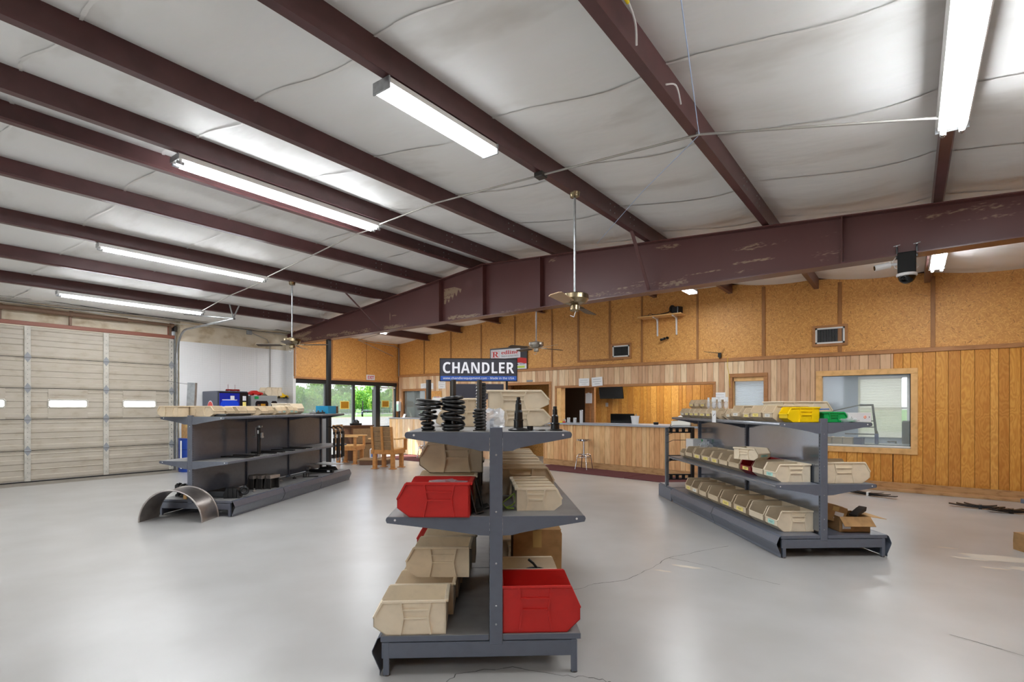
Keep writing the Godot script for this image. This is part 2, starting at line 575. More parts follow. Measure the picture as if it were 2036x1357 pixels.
# ---------------------------------------------------------------- camera, sky, sun, exposure; then everything
func _ready() -> void:
	rng.seed = 77
	var f := 1065.3        # focal length in pixels of a 2036 x 1357 frame; the lens is shifted up by 131.5 pixels
	var cam := Camera3D.new()
	cam.name = "camera"
	cam.projection = Camera3D.PROJECTION_FRUSTUM
	cam.near = 0.05
	cam.far = 1500.0
	cam.size = 0.05 * 1357.0 / f
	cam.frustum_offset = Vector2(0, 0.05 * 131.5 / f)
	cam.position = Vector3(0, 1.45, 0)
	cam.rotation_degrees = Vector3(0, 36.629, 0)
	add_child(cam)
	cam.current = true

	var sky_mat := ProceduralSkyMaterial.new()
	sky_mat.sky_top_color = Color(0.62, 0.74, 0.90)
	sky_mat.sky_horizon_color = Color(0.93, 0.95, 0.97)
	sky_mat.sky_curve = 0.25
	sky_mat.ground_bottom_color = Color(0.55, 0.56, 0.50)
	sky_mat.ground_horizon_color = Color(0.80, 0.82, 0.80)
	sky_mat.sun_angle_max = 2.0
	var sky := Sky.new()
	sky.sky_material = sky_mat
	var env := Environment.new()
	env.background_mode = Environment.BG_SKY
	env.sky = sky
	env.background_energy_multiplier = 2.2
	env.tonemap_mode = Environment.TONE_MAPPER_LINEAR
	env.tonemap_exposure = 1.62
	env.sdfgi_enabled = true
	env.ssao_enabled = true
	env.ssil_enabled = true
	var we := WorldEnvironment.new()
	we.name = "world_environment"
	we.environment = env
	add_child(we)

	var sun := DirectionalLight3D.new()
	sun.name = "sun"
	sun.light_color = Color(1.0, 0.97, 0.91)
	sun.light_energy = 3.2
	sun.light_angular_distance = 3.0
	sun.shadow_enabled = true
	add_child(sun)
	sun.look_at_from_position(Vector3.ZERO, Vector3(0.60, -0.74, -0.30), Vector3.UP)

	materials()
	build_floor()
	build_roof()
	build_back_wall()
	build_left_wall()
	build_rooms_behind()
	build_outdoors()
	build_lamps()
	build_shelves()
	build_counter()
	build_wall_things()
	build_fans()
	build_seating()
	build_left_clutter()
	build_cables()
	build_small_things()

func area_light(called: String, w: float, l: float, e: float, where: Vector3, c := Color(0.97, 0.985, 1.0)) -> void:
	var a := AreaLight3D.new()
	a.name = numbered(called)
	a.area_size = Vector2(w, l)
	a.light_energy = e
	a.light_color = c
	a.shadow_enabled = true
	a.set("area_range", 40.0)
	add_child(a)
	a.position = where
	a.rotation_degrees = Vector3(-90, 0, 0)

# strip light: white channel with bare tubes, running along z
func strip_light(label: String, x: float, y: float, z0: float, z1: float, tubes: int, e: float, group := "bare tube strip lights under the purlins", part_lit := true) -> void:
	var zc := (z0 + z1) / 2.0
	var l := absf(z1 - z0)
	var t := thing("strip_light", label, "strip light", at(x, y, zc), group)
	var half := 0.06 if tubes == 1 else 0.10
	part("channel", mb().prism([Vector2(-half, 0.065), Vector2(half, 0.065), Vector2(half * 0.85, 0.02), Vector2(-half * 0.85, 0.02)], -l / 2.0, l / 2.0), M.white_enamel, t)
	var span := [0.0] if tubes == 1 else [-0.055, 0.055]
	for dx in span:
		part("tube", mb().cyl(Vector3(dx, -0.012, -l / 2.0 + 0.06), Vector3(dx, -0.012, l / 2.0 - 0.06), 0.018, -1.0, 12), M.tube_glow, t)
		for s in [-1.0, 1.0]:
			part("end_cap", mb().cyl(Vector3(dx, -0.012, s * (l / 2.0 - 0.06)), Vector3(dx, -0.012, s * (l / 2.0 + 0.005)), 0.019, 0.016, 10), M.galvanised, t)
			part("lamp_holder", mb().rbox(Vector3(dx, 0.006, s * (l / 2.0 - 0.03)), Vector3(0.04, 0.06, 0.018), 0.004), M.white_plastic, t)
	part("end_plate", mb().rbox(Vector3(0, 0.04, l / 2.0 + 0.004), Vector3(half * 2.0, 0.06, 0.006), 0.002), M.galvanised, t)
	part("end_plate", mb().rbox(Vector3(0, 0.04, -l / 2.0 - 0.004), Vector3(half * 2.0, 0.06, 0.006), 0.002), M.galvanised, t)
	area_light("strip_light_glow", half * 2.0, l - 0.1, e, Vector3(x, y - 0.035, zc))

# wraparound light: box fitting with one milky lens
func wrap_light(label: String, x: float, y: float, z0: float, z1: float, e: float) -> void:
	var zc := (z0 + z1) / 2.0
	var l := absf(z1 - z0)
	var t := thing("wrap_light", label, "ceiling light", at(x, y, zc), "milky wraparound lights")
	part("lens", mb().prism([Vector2(-0.085, 0.0), Vector2(-0.07, -0.035), Vector2(0.07, -0.035), Vector2(0.085, 0.0)], -l / 2.0 + 0.012, l / 2.0 - 0.012), M.lens_glow, t)
	part("body", mb().rbox(Vector3(0, 0.022, 0), Vector3(0.17, 0.044, l - 0.03), 0.004), M.white_enamel, t)
	for s in [-1.0, 1.0]: part("end_cap", mb().rbox(Vector3(0, 0.004, s * (l / 2.0 - 0.006)), Vector3(0.18, 0.09, 0.014), 0.003), M.galvanised, t)
	area_light("wrap_light_glow", 0.14, l - 0.05, e, Vector3(x, y - 0.045, zc))

func build_lamps() -> void:
	var E := 3.5
	strip_light("two tube strip light between the paired ridge purlins", -5.93, 3.915, -2.30, -4.84, 2, E * 1.0)
	strip_light("single tube strip light above the middle of the long shelf", -9.03, 3.655, -2.53, -4.94, 1, E * 0.9)
	strip_light("single tube strip light closest to the roll-up door", -11.77, 3.385, -2.72, -5.10, 1, E * 0.8)
	strip_light("two tube strip light on the purlin above the bare shop floor", 0.25, 3.50, -2.72, -5.16, 2, E * 0.9)
	wrap_light("milky wraparound light on the purlin that carries the brass fan", -3.02, 3.735, -2.50, -3.74, E * 0.9)
	wrap_light("milky wraparound light above the wall shelf behind the girder", -3.42, 3.70, -9.30, -10.54, E * 0.55)
	strip_light("two tube strip light behind the girder near the dome camera", 0.32, 3.51, -8.75, -10.3, 2, E * 0.5)
	strip_light("single tube strip light behind the girder near the entrance", -11.2, 3.42, -8.3, -9.5, 1, E * 0.7)
	wrap_light("milky wraparound light behind the girder over the entrance hall", -8.3, 3.62, -8.6, -9.8, E * 0.7)
	# the same fittings carry on behind the camera
	strip_light("two tube strip light over the rear of the shop floor", -5.93, 3.915, 0.6, 3.0, 2, E)
	strip_light("single tube strip light over the rear door bay", -9.03, 3.655, 0.6, 3.0, 1, E * 0.9)
	strip_light("two tube strip light over the rear corner", 0.25, 3.50, 0.6, 3.0, 2, E * 0.9)
	# rooms behind the counter
	strip_light("two tube strip light on the parts room ceiling", -5.2, 2.55, -12.4, -13.6, 2, 1.6, "strip lights of the back rooms")
	strip_light("two tube strip light on the office ceiling", -0.6, 2.55, -12.6, -13.8, 2, 2.4, "strip lights of the back rooms")

# ---------------------------------------------------------------- the building
const RIDGE := -6.09
const PURLINS := [-11.773, -10.446, -9.038, -7.606, -6.458, -5.804, -4.551, -2.940, -1.387, 0.193, 1.80, 3.40]

func under_roof(x: float) -> float:    # underside of the purlins
	return 3.585 - 0.070 * x if x > RIDGE else 4.011 - 0.0965 * (RIDGE - x)

func girder_z(x: float) -> float:
	return -7.7 + 0.0492 * (x + 12.0)

# a wall slab with rectangular openings; axis 0: spans x at fixed z, axis 2: spans z at fixed x
func slab(b: MB, axis: int, from: float, to: float, lo: float, hi: float, d0: float, d1: float, holes: Array) -> void:
	var cuts := [from, to]
	for h in holes:
		cuts.append(h[0]); cuts.append(h[1])
	cuts.sort()
	for k in cuts.size() - 1:
		var a: float = cuts[k]
		var e: float = cuts[k + 1]
		if e - a < 0.001 or a < from - 0.001 or e > to + 0.001: continue
		var spans := clear_spans((a + e) / 2.0, lo, hi, holes)
		for s in spans:
			if axis == 0: b.bb(Vector3(a, s[0], d0), Vector3(e, s[1], d1))
			else: b.bb(Vector3(d0, s[0], a), Vector3(d1, s[1], e))

func clear_spans(p: float, lo: float, hi: float, holes: Array) -> Array:
	var spans := [[lo, hi]]
	for h in holes:
		if p < h[0] or p > h[1]: continue
		var next := []
		for s in spans:
			if h[2] > s[0] + 0.001: next.append([s[0], minf(h[2], s[1])])
			if h[3] < s[1] - 0.001: next.append([maxf(h[3], s[0]), s[1]])
		spans = next.filter(func(q): return q[1] - q[0] > 0.005)
	return spans

# upright panelling boards along x at depth z, cut round the openings
func boards(parent: Node, called: String, x0: float, x1: float, lo: float, hi: float, z: float, thick: float, mats: Array, holes: Array, sd: int, widths := [0.075, 0.10, 0.13, 0.17, 0.11]) -> void:
	var r := RandomNumberGenerator.new()
	r.seed = sd
	var x := x0
	var last := -1
	while x < x1 - 0.02:
		var w: float = widths[r.randi() % widths.size()] * r.randf_range(0.92, 1.08)
		var e := minf(x + w, x1)
		for h in holes:
			for edge in [h[0], h[1]]:
				if edge > x + 0.015 and edge < e + 0.03: e = minf(edge, x1)
		var k := r.randi() % mats.size()
		if k == last: k = (k + 1) % mats.size()
		last = k
		for s in clear_spans((x + e) / 2.0, lo, hi, holes):
			part(called, mb().rbox(Vector3((x + e) / 2.0, (s[0] + s[1]) / 2.0, z), Vector3(e - x - 0.004, s[1] - s[0], thick), 0.004), M[mats[k]], parent)
		x = e

func build_floor() -> void:
	var f := struct("floor", "grey sealed concrete floor with cracks and soft reflections", "floor")
	part("slab", mb().bb(Vector3(-13.72, -0.12, -15.3), Vector3(4.6, 0.0, 7.2)), M.sealed_concrete, f)
	part("threshold_strip", mb().bb(Vector3(-13.62, 0.0, -5.25), Vector3(-13.02, 0.002, 0.0)), M.bare_slab, f)
	var crack_lines := [
		[[-2.30, -3.58], [-2.122, -3.74], [-2.083, -3.92], [-1.923, -4.15], [-1.873, -4.566], [-1.862, -5.03], [-1.70, -5.45], [-1.481, -5.90]],
		[[-2.05, -1.60], [-1.93, -1.95], [-1.98, -2.15], [-1.78, -2.40], [-1.50, -2.48], [-1.36, -2.56], [-1.22, -2.58]],
		[[-1.862, -5.03], [-1.45, -4.98], [-1.12, -4.85], [-0.80, -4.80]],
		[[-3.9, -5.0], [-4.3, -5.05], [-4.7, -5.25], [-5.3, -5.2]],
		[[0.2, -4.4], [0.9, -4.15], [1.6, -4.12]],
	]
	for line in crack_lines:
		var b := mb()
		var p := []
		for k in line.size() - 1:
			var a := Vector2(line[k][0], line[k][1])
			var e := Vector2(line[k + 1][0], line[k + 1][1])
			for s in 6: p.append(a.lerp(e, s / 6.0) + (Vector2(rng.randf_range(-1, 1), rng.randf_range(-1, 1)) * 0.012 if s else Vector2.ZERO))
		for k in p.size() - 1:
			var d: Vector2 = (p[k + 1] - p[k]).normalized().orthogonal() * rng.randf_range(0.0012, 0.0035)
			b.quad(Vector3(p[k].x - d.x, 0.0012, p[k].y - d.y), Vector3(p[k].x + d.x, 0.0012, p[k].y + d.y), Vector3(p[k + 1].x + d.x, 0.0012, p[k + 1].y + d.y), Vector3(p[k + 1].x - d.x, 0.0012, p[k + 1].y - d.y))
		part("crack", b, M.crack, f)
	# spots where the sealer has worn through
	for s in [[0.72, -6.9, 0.42, 0.16], [0.45, -6.72, 0.20, 0.05], [0.30, -7.1, 0.10, 0.03], [0.95, -6.6, 0.3, 0.12], [0.62, -6.45, 0.14, 0.04], [-1.62, -4.85, 0.16, 0.05], [-1.75, -4.6, 0.10, 0.03]]:
		var b2 := mb()
		var ring := []
		for k in 26:
			var a2 := TAU * k / 26.0
			var rr := rng.randf_range(0.6, 1.0)
			ring.append(Vector3(s[0] + cos(a2 + 0.5) * s[2] * rr, 0.0009, s[1] + sin(a2) * s[3] * rr))
		for k in 26: b2.tri(Vector3(s[0], 0.0009, s[1]), ring[k], ring[(k + 1) % 26])
		part("worn_spot", b2, M.worn_spot, f)

func build_roof() -> void:
	var nz := FastNoiseLite.new()
	nz.seed = 8
	nz.frequency = 1.0
	var c := struct("ceiling", "white vinyl faced insulation blanket sagging between the roof purlins", "ceiling")
	var xs := [-13.75]
	xs.append_array(PURLINS)
	xs.append(4.65)
	var z0 := 7.1
	var z1 := -11.62
	for k in xs.size() - 1:
		var xa: float = xs[k]
		var xb: float = xs[k + 1]
		var ya := under_roof(xa) + 0.20
		var yb := under_roof(xb) + 0.20
		var nx := 10
		var ns := 150
		var pts := []
		var width: float = xb - xa
		var shape := func(t: float, z: float) -> Vector3:
			var x := lerpf(xa, xb, t)
			var sag := 0.045 * width * (1.0 + 0.55 * nz.get_noise_2d(z * 0.7, k * 9.1))
			var y := lerpf(ya, yb, t) - sag * pow(sin(PI * t), 0.75) - 0.010 * sin(PI * t) * nz.get_noise_3d(x * 0.9, z * 4.5, k * 3.0) - 0.05 * sin(PI * t) * exp(-absf(z - girder_z(x) - 0.55) * 3.0) * 0.5
			return Vector3(x, y, z)
		for i in nx + 1:
			var col := PackedVector3Array()
			for j in ns + 1: col.append(shape.call(float(i) / nx, lerpf(z0, z1, float(j) / ns)))
			pts.append(col)
		var nm := []
		for i in nx + 1:
			var col2 := PackedVector3Array()
			for j in ns + 1:
				var du: Vector3 = pts[mini(i + 1, nx)][j] - pts[maxi(i - 1, 0)][j]
				var dv: Vector3 = pts[i][mini(j + 1, ns)] - pts[i][maxi(j - 1, 0)]
				col2.append(-(dv.cross(du)).normalized())
			nm.append(col2)
		var b := mb()
		for i in nx:
			for j in ns: b.quad_n(pts[i][j], pts[i][j + 1], pts[i + 1][j + 1], pts[i + 1][j], nm[i][j], nm[i][j + 1], nm[i + 1][j + 1], nm[i + 1][j])
		for q in b.n.size():
			if b.n[q].y > 0: b.n[q] = -b.n[q]
		var sheet := part("blanket", b, M.blanket, c)
		for s in 15:
			var zs := 6.4 - s * 1.26 + rng.randf_range(-0.06, 0.06)
			var tape := mb()
			for i in 12:
				var w0 := 0.014 + 0.010 * nz.get_noise_2d(i * 2.0, s * 5.0 + k)
				var p0: Vector3 = shape.call(i / 12.0, zs + 0.05 * sin(i * 0.5)) - Vector3(0, 0.006, 0)
				var p1: Vector3 = shape.call((i + 1) / 12.0, zs + 0.05 * sin((i + 1) * 0.5)) - Vector3(0, 0.006, 0)
				tape.quad(p0 + Vector3(0, 0, -w0), p1 + Vector3(0, 0, -w0), p1 + Vector3(0, -0.004, w0), p0 + Vector3(0, -0.004, w0))
			part("seam_tape", tape, M.seam_tape, sheet)
	# roof sheets above the blanket keep the sky out
	var deck := mb()
	for e in [[-14.0, RIDGE], [RIDGE, 4.9]]:
		var h0 := under_roof(e[0]) + 0.32
		var h1 := under_roof(e[1]) + 0.32
		deck.prism([Vector2(e[0], h0), Vector2(e[1], h1), Vector2(e[1], h1 + 0.06), Vector2(e[0], h0 + 0.06)], -15.6, 7.5)
	part("roof_sheet", deck, M.galvanised, c)

	for x in PURLINS:
		var y := under_roof(x)
		var side := 1.0 if x > 0.0 or (x < RIDGE) else -1.0
		var p := struct("roof_purlin", "dark maroon steel purlin carrying the white roof blanket", "purlin")
		p.set_meta("group", "maroon roof purlins")
		var s := mb()
		s.bb(Vector3(x - 0.003, y, z1), Vector3(x + 0.003, y + 0.205, z0))
		s.bb(Vector3(x, y, z1), Vector3(x + side * 0.075, y + 0.005, z0))
		s.prism([Vector2(x + side * 0.075, y), Vector2(x + side * 0.087, y + 0.018), Vector2(x + side * 0.083, y + 0.02), Vector2(x + side * 0.071, y + 0.005)], z1, z0)
		s.bb(Vector3(x, y + 0.20, z1), Vector3(x - side * 0.07, y + 0.205, z0))
		part("web", s, M.purlin_paint, p)
		var bolts := mb()
		for dz in [1.30, 1.18, 0.72, 0.60, -0.6, -0.72]:
			for dy in [0.06, 0.14]: bolts.cyl(Vector3(x, y + dy, girder_z(x) + dz), Vector3(x + 0.010, y + dy, girder_z(x) + dz), 0.008, 0.008, 6)
		part("bolt_heads", bolts, M.galvanised, p).set_meta("kind", "stuff")
	build_girder()

func peeled_paint() -> ImageTexture:
	var w := 2048
	var h := 256
	var im := Image.create(w, h, false, Image.FORMAT_RGB8)
	var paint := Color(0.39, 0.235, 0.225)
	var primer := Color(0.66, 0.57, 0.46)
	var f := noise(0.11, 13, 4)
	var g := noise(0.012, 17, 3)
	im.fill(paint)
	# patches of primer: x range, height range (metres), how much shows
	var spots := [[-7.16, -6.50, 3.42, 3.78, 0.62, 1], [-7.14, -6.20, 3.08, 3.18, 0.62, 0], [-9.15, -8.05, 3.08, 3.21, 0.55, 0], [-8.83, -8.79, 3.18, 3.46, 0.6, 0], [-8.75, -8.55, 3.36, 3.385, 0.5, 0], [-13.0, -11.75, 3.06, 3.55, 0.56, 0], [-11.8, -9.2, 3.07, 3.22, 0.46, 0], [-5.9, -5.0, 3.08, 3.12, 0.45, 0],
		[-4.75, -4.5, 3.78, 3.86, 0.42, 0], [-2.98, -2.3, 3.08, 3.24, 0.5, 0], [-3.6, -2.95, 3.10, 3.22, 0.42, 0], [-3.9, -2.6, 3.235, 3.255, 0.52, 0], [-2.55, -1.75, 3.225, 3.245, 0.56, 0], [-1.9, -1.3, 3.26, 3.30, 0.52, 0], [-1.85, -1.5, 3.13, 3.22, 0.44, 0], [-0.95, -0.55, 3.12, 3.38, 0.33, 0], [-2.9, -2.5, 3.62, 3.72, 0.47, 0], [0.0, 1.2, 3.30, 3.48, 0.36, 0], [-1.9, -0.6, 3.42, 3.5, 0.36, 0], [-4.6, -3.3, 3.12, 3.2, 0.40, 0]]
	for s in spots:
		var x0 := int((s[0] + 13.0) / 18.6 * w)
		var x1 := int((s[1] + 13.0) / 18.6 * w)
		var y0 := int((4.05 - s[3]) / 1.05 * h)
		var y1 := int((4.05 - s[2]) / 1.05 * h)
		for y in range(maxi(0, y0), mini(h, y1 + 1)):
			for x in range(maxi(0, x0), mini(w, x1 + 1)):
				var u := float(x - x0) / maxf(1.0, x1 - x0)
				var q := float(y - y0) / maxf(1.0, y1 - y0)
				var inside: float = 1.0 - pow(absf(u - 0.5) * 2.0, 4.0) * 0.7 - pow(absf(q - 0.5) * 2.0, 3.0) * 0.5
				if s[5] == 1: inside = 1.15 if q > 0.20 - 0.0 * u and q < 1.0 - 0.85 * u + 0.12 * sin(u * 40.0) and q > 0.55 - 0.62 * (1.0 - u) else 0.25
				var amount: float = (f.get_noise_2d(x, y * 1.6) * 0.5 + g.get_noise_2d(x * 1.0, y * 3.0) * 0.6) * 0.6 + s[4] * inside
				if amount > 0.42: im.set_pixel(x, y, im.get_pixel(x, y).lerp(primer, clampf((amount - 0.42) * 5.0, 0.0, 0.85)))
	return ImageTexture.create_from_image(im)

func build_girder() -> void:
	var t := Transform3D(Basis(Vector3.UP, -atan(0.0492)), Vector3(-12.0, 0, -7.7))
	var g := struct("roof_girder", "deep maroon tapered steel girder with scuffed paint crossing under the purlins", "girder", t)
	var paint := mat("girder_paint", Color.WHITE, 0.42)
	paint.albedo_texture = peeled_paint()
	var top := func(s: float) -> float: return under_roof(s - 12.0) - 0.023
	var b := mb()
	var bot := 3.075
	b.prism([Vector2(-1.0, bot), Vector2(16.6, bot), Vector2(16.6, maxf(top.call(16.6), bot + 0.05)), Vector2(5.91, top.call(5.91)), Vector2(-1.0, top.call(-1.0))], -0.006, 0.006)
	b.with_uv = true
	for p in b.v: b.uv.append(Vector2((p.x + 1.0) / 18.6, (4.05 - p.y) / 1.05))
	part("web", b, paint, g)
	var plain := mat("girder_flange", Color(0.39, 0.235, 0.225), 0.3)
	part("bottom_flange", mb().bb(Vector3(-1.0, bot - 0.014, -0.11), Vector3(16.6, bot, 0.11)), plain, g)
	var tf := mb()
	for e in [[-1.0, 5.91], [5.91, 16.6]]:
		var y0: float = top.call(e[0])
		var y1: float = top.call(e[1])
		tf.prism([Vector2(e[0], y0 - 0.012), Vector2(e[1], y1 - 0.012), Vector2(e[1], y1), Vector2(e[0], y0)], -0.11, 0.11)
	part("top_flange", tf, plain, g)
	for s in [4.80, 5.93, 7.19, -0.9, 11.4]:
		part("stiffener", mb().bb(Vector3(s - 0.006, bot, 0.006), Vector3(s + 0.006, top.call(s) - 0.012, 0.105)).bb(Vector3(s - 0.006, bot, -0.105), Vector3(s + 0.006, top.call(s) - 0.012, -0.006)), plain, g)
	# flange braces from the purlins down to the bottom flange
	for q in [[-9.038, 0.95], [-2.940, 0.62]]:
		var s2: float = q[0] + 12.0
		for side in [1.0, -1.0]:
			var hi := Vector3(s2, under_roof(q[0]) + 0.03, side * q[1])
			var lo := Vector3(s2 + 0.02, bot + 0.02, side * 0.08)
			var d := (hi - lo).normalized()
			var basis := Basis(Vector3.RIGHT, d, Vector3.RIGHT.cross(d)).orthonormalized()
			part("flange_brace", mb().rbox(Vector3.ZERO, Vector3(0.05, (hi - lo).length(), 0.008), 0.002, Transform3D(basis, (hi + lo) / 2.0)), plain, g)
	# column at the far end
	part("end_column", mb().bb(Vector3(16.2, 0, -0.1), Vector3(16.5, bot, 0.1)), plain, g)
	var post := struct("support_post", "slim black steel post standing under the girder before the glass front", "post", at(-11.15, 0, girder_z(-11.15)))
	part("shaft", mb().rbox(Vector3(0, 1.53, 0), Vector3(0.09, 3.06, 0.09), 0.006), M.frame_dark, post)
	part("base_plate", mb().rbox(Vector3(0, 0.006, 0), Vector3(0.2, 0.012, 0.2), 0.002), M.frame_dark, post)

const BACK_HOLES := [[-12.87, -11.88, 1.13, 1.95], [-8.72, -7.40, 0.0, 2.03], [-7.17, -3.32, 1.03, 1.93], [-2.93, -2.34, 1.12, 2.06], [-1.33, 0.005, 0.727, 2.027]]

func build_back_wall() -> void:
	var w := struct("wall_back", "back wall with strand board above and upright wood panelling below", "wall")
	var core := mb()
	slab(core, 0, -13.2, 4.6, 0.0, 2.47, -11.70, -11.556, BACK_HOLES)
	var up := [Vector2(-13.2, 2.47), Vector2(4.6, 2.47), Vector2(4.6, under_roof(4.6) + 0.2), Vector2(RIDGE, under_roof(RIDGE) + 0.2), Vector2(-13.2, under_roof(-13.2) + 0.2)]
	core.prism(up, -11.70, -11.562)
	part("core", core, M.groove, w)
	boards(w, "panel_board", -13.08, -1.05, 0.0, 2.392, -11.551, 0.012, ["panel_tan_0", "panel_tan_1", "panel_tan_2", "panel_tan_3", "panel_tan_4", "panel_tan_0"], BACK_HOLES.map(func(h): return [h[0], h[1], h[2], h[3]]) + [[-1.33, -1.05, 0.0, 0.7]], 4)
	boards(w, "panel_board", -1.33, -0.25, 0.0, 0.727, -11.551, 0.012, ["panel_orange_0", "panel_orange_1", "panel_orange_2"], [], 14)
	boards(w, "panel_board", -1.05, -0.24, 0.7, 2.392, -11.551, 0.012, ["panel_tan_0", "panel_tan_2", "panel_tan_3"], BACK_HOLES, 15)
	boards(w, "panel_board", -0.24, 4.6, 0.0, 2.392, -11.551, 0.012, ["panel_orange_0", "panel_orange_1", "panel_orange_2", "panel_orange_3", "panel_orange_0"], BACK_HOLES, 6, [0.10, 0.13, 0.18, 0.21, 0.16])
	# sheets of strand board, one between every two battens
	var edges := [-13.08, -11.93, -10.82, -9.66, -8.49, -7.315, -4.90, -3.647, -2.344, -1.044, 0.307, 1.53, 2.75, 4.6]
	for k in edges.size() - 1:
		var a: float = edges[k] + 0.003
		var e: float = edges[k + 1] - 0.003
		var poly := [Vector2(a, 2.466), Vector2(e, 2.466), Vector2(e, under_roof(e) + 0.17)]
		if a < RIDGE and e > RIDGE: poly.append(Vector2(RIDGE, under_roof(RIDGE) + 0.17))
		poly.append(Vector2(a, under_roof(a) + 0.17))
		part("strand_board_sheet", mb().prism(poly, -11.562, -11.551), M.strand_board, w)
	for k in range(1, edges.size() - 1):
		var x: float = edges[k]
		if k in [5, 6]: x = edges[k]
		var wide := 0.045 if k < 8 else 0.065
		part("batten", mb().rbox(Vector3(x, (2.466 + under_roof(x) + 0.1) / 2.0, -11.543), Vector3(wide, under_roof(x) + 0.1 - 2.466, 0.018), 0.003), M.batten_wood, w)
	# battens round the patched sheet beside the small vent
	part("batten", mb().rbox(Vector3(-6.55, 3.36, -11.543), Vector3(0.055, 1.55, 0.018), 0.003), M.batten_wood, w)
	part("batten", mb().rbox(Vector3(-5.70, 3.33, -11.543), Vector3(0.055, 1.48, 0.018), 0.003), M.batten_wood, w)
	part("batten", mb().rbox(Vector3(-5.97, 2.575, -11.543), Vector3(1.20, 0.05, 0.018), 0.003), M.batten_wood, w)
	part("batten", mb().rbox(Vector3(-6.12, 4.06, -11.543), Vector3(0.88, 0.05, 0.018), 0.003), M.batten_wood, w)
	part("batten", mb().rbox(Vector3(-13.05, 3.0, -11.535), Vector3(0.05, 1.1, 0.03), 0.004), M.batten_wood, w)
	var t := struct("trim_1", "long brown moulding between the strand board and the panelling", "trim")
	part("moulding", mb().rbox(Vector3(-4.24, 2.428, -11.537), Vector3(17.68, 0.075, 0.022), 0.006), M.trim_wood, t)

	# openings
	casing("trim_2", "tan wooden casing of the open doorway to the rear hall", -8.72, -7.40, 0.0, 2.03, 0.07, "trim_wood", false)
	casing("trim_3", "tan wooden casing around the parts counter opening", -7.17, -3.32, 1.03, 1.93, 0.055, "trim_wood", false)
	casing("trim_4", "brown wooden casing around the small office window", -2.93, -2.34, 1.12, 2.06, 0.075, "trim_wood", true)
	casing("trim_5", "pale knotty pine casing around the large office window", -1.33, 0.005, 0.727, 2.027, 0.10, "pine", true)
	casing("trim_6", "orange wooden casing around the reception window", -12.87, -11.88, 1.13, 1.95, 0.07, "trim_wood", true)
	part("jamb_board", mb().rbox(Vector3(-7.10, 1.48, -11.63), Vector3(0.13, 0.90, 0.20), 0.005), M.pine, get_node("trim_3"))
	var win := struct("window_1", "large fixed office window with a white bottom bead", "window")
	part("pane", mb().bb(Vector3(-1.33, 0.727, -11.64), Vector3(0.005, 2.027, -11.636)), M.glass, win)
	part("bead", mb().rbox(Vector3(-0.66, 0.745, -11.60), Vector3(1.33, 0.035, 0.05), 0.004), M.white_enamel, win)
	part("bead", mb().rbox(Vector3(0.0, 1.38, -11.62), Vector3(0.014, 1.28, 0.03), 0.003), M.frame_dark, win)
	var win2 := struct("window_2", "small office window with a lowered white slatted blind", "window")
	part("pane", mb().bb(Vector3(-2.93, 1.12, -11.635), Vector3(-2.34, 2.06, -11.631)), M.glass, win2)
	part("lining", mb().bb(Vector3(-2.93, 1.98, -11.69), Vector3(-2.34, 2.06, -11.56)).bb(Vector3(-2.935, 1.12, -11.69), Vector3(-2.915, 2.06, -11.56)), M.pine, win2)
	part("headrail", mb().rbox(Vector3(-2.635, 1.965, -11.665), Vector3(0.56, 0.035, 0.03), 0.004), M.white_enamel, win2)
	for k in 28: part("slat", mb().rbox(Vector3.ZERO, Vector3(0.555, 0.002, 0.026), 0.0008, rot(Vector3.RIGHT, 62.0, Vector3(-2.635, 1.935 - k * 0.0285, -11.665))), M.blind_blue, win2)
	var win3 := struct("window_3", "reception window with reflecting glass above the short counter", "window")
	part("pane", mb().bb(Vector3(-12.87, 1.13, -11.62), Vector3(-11.88, 1.95, -11.614)), M.hazy_glass, win3)
	part("meeting_rail", mb().rbox(Vector3(-11.93, 1.54, -11.61), Vector3(0.025, 0.82, 0.03), 0.003), M.white_enamel, win3)

func casing(called: String, label: String, a: float, e: float, lo: float, hi: float, w: float, m: String, sill: bool) -> void:
	var c := struct(called, label, "trim")
	var z := -11.537
	part("head", mb().rbox(Vector3((a + e) / 2.0, hi + w / 2.0, z), Vector3(e - a + w * 2.0, w, 0.022), 0.005), M[m], c)
	part("side", mb().rbox(Vector3(a - w / 2.0, (lo + hi) / 2.0, z), Vector3(w, hi - lo, 0.022), 0.005), M[m], c)
	part("side", mb().rbox(Vector3(e + w / 2.0, (lo + hi) / 2.0, z), Vector3(w, hi - lo, 0.022), 0.005), M[m], c)
	part("lining", mb().bb(Vector3(a - 0.012, lo, -11.70), Vector3(a, hi, -11.548)).bb(Vector3(e, lo, -11.70), Vector3(e + 0.012, hi, -11.548)).bb(Vector3(a, hi, -11.70), Vector3(e, hi + 0.012, -11.548)), M[m], c)
	if sill: part("bottom", mb().rbox(Vector3((a + e) / 2.0, lo - w / 2.0, z), Vector3(e - a + w * 2.0, w, 0.022), 0.005), M[m], c)

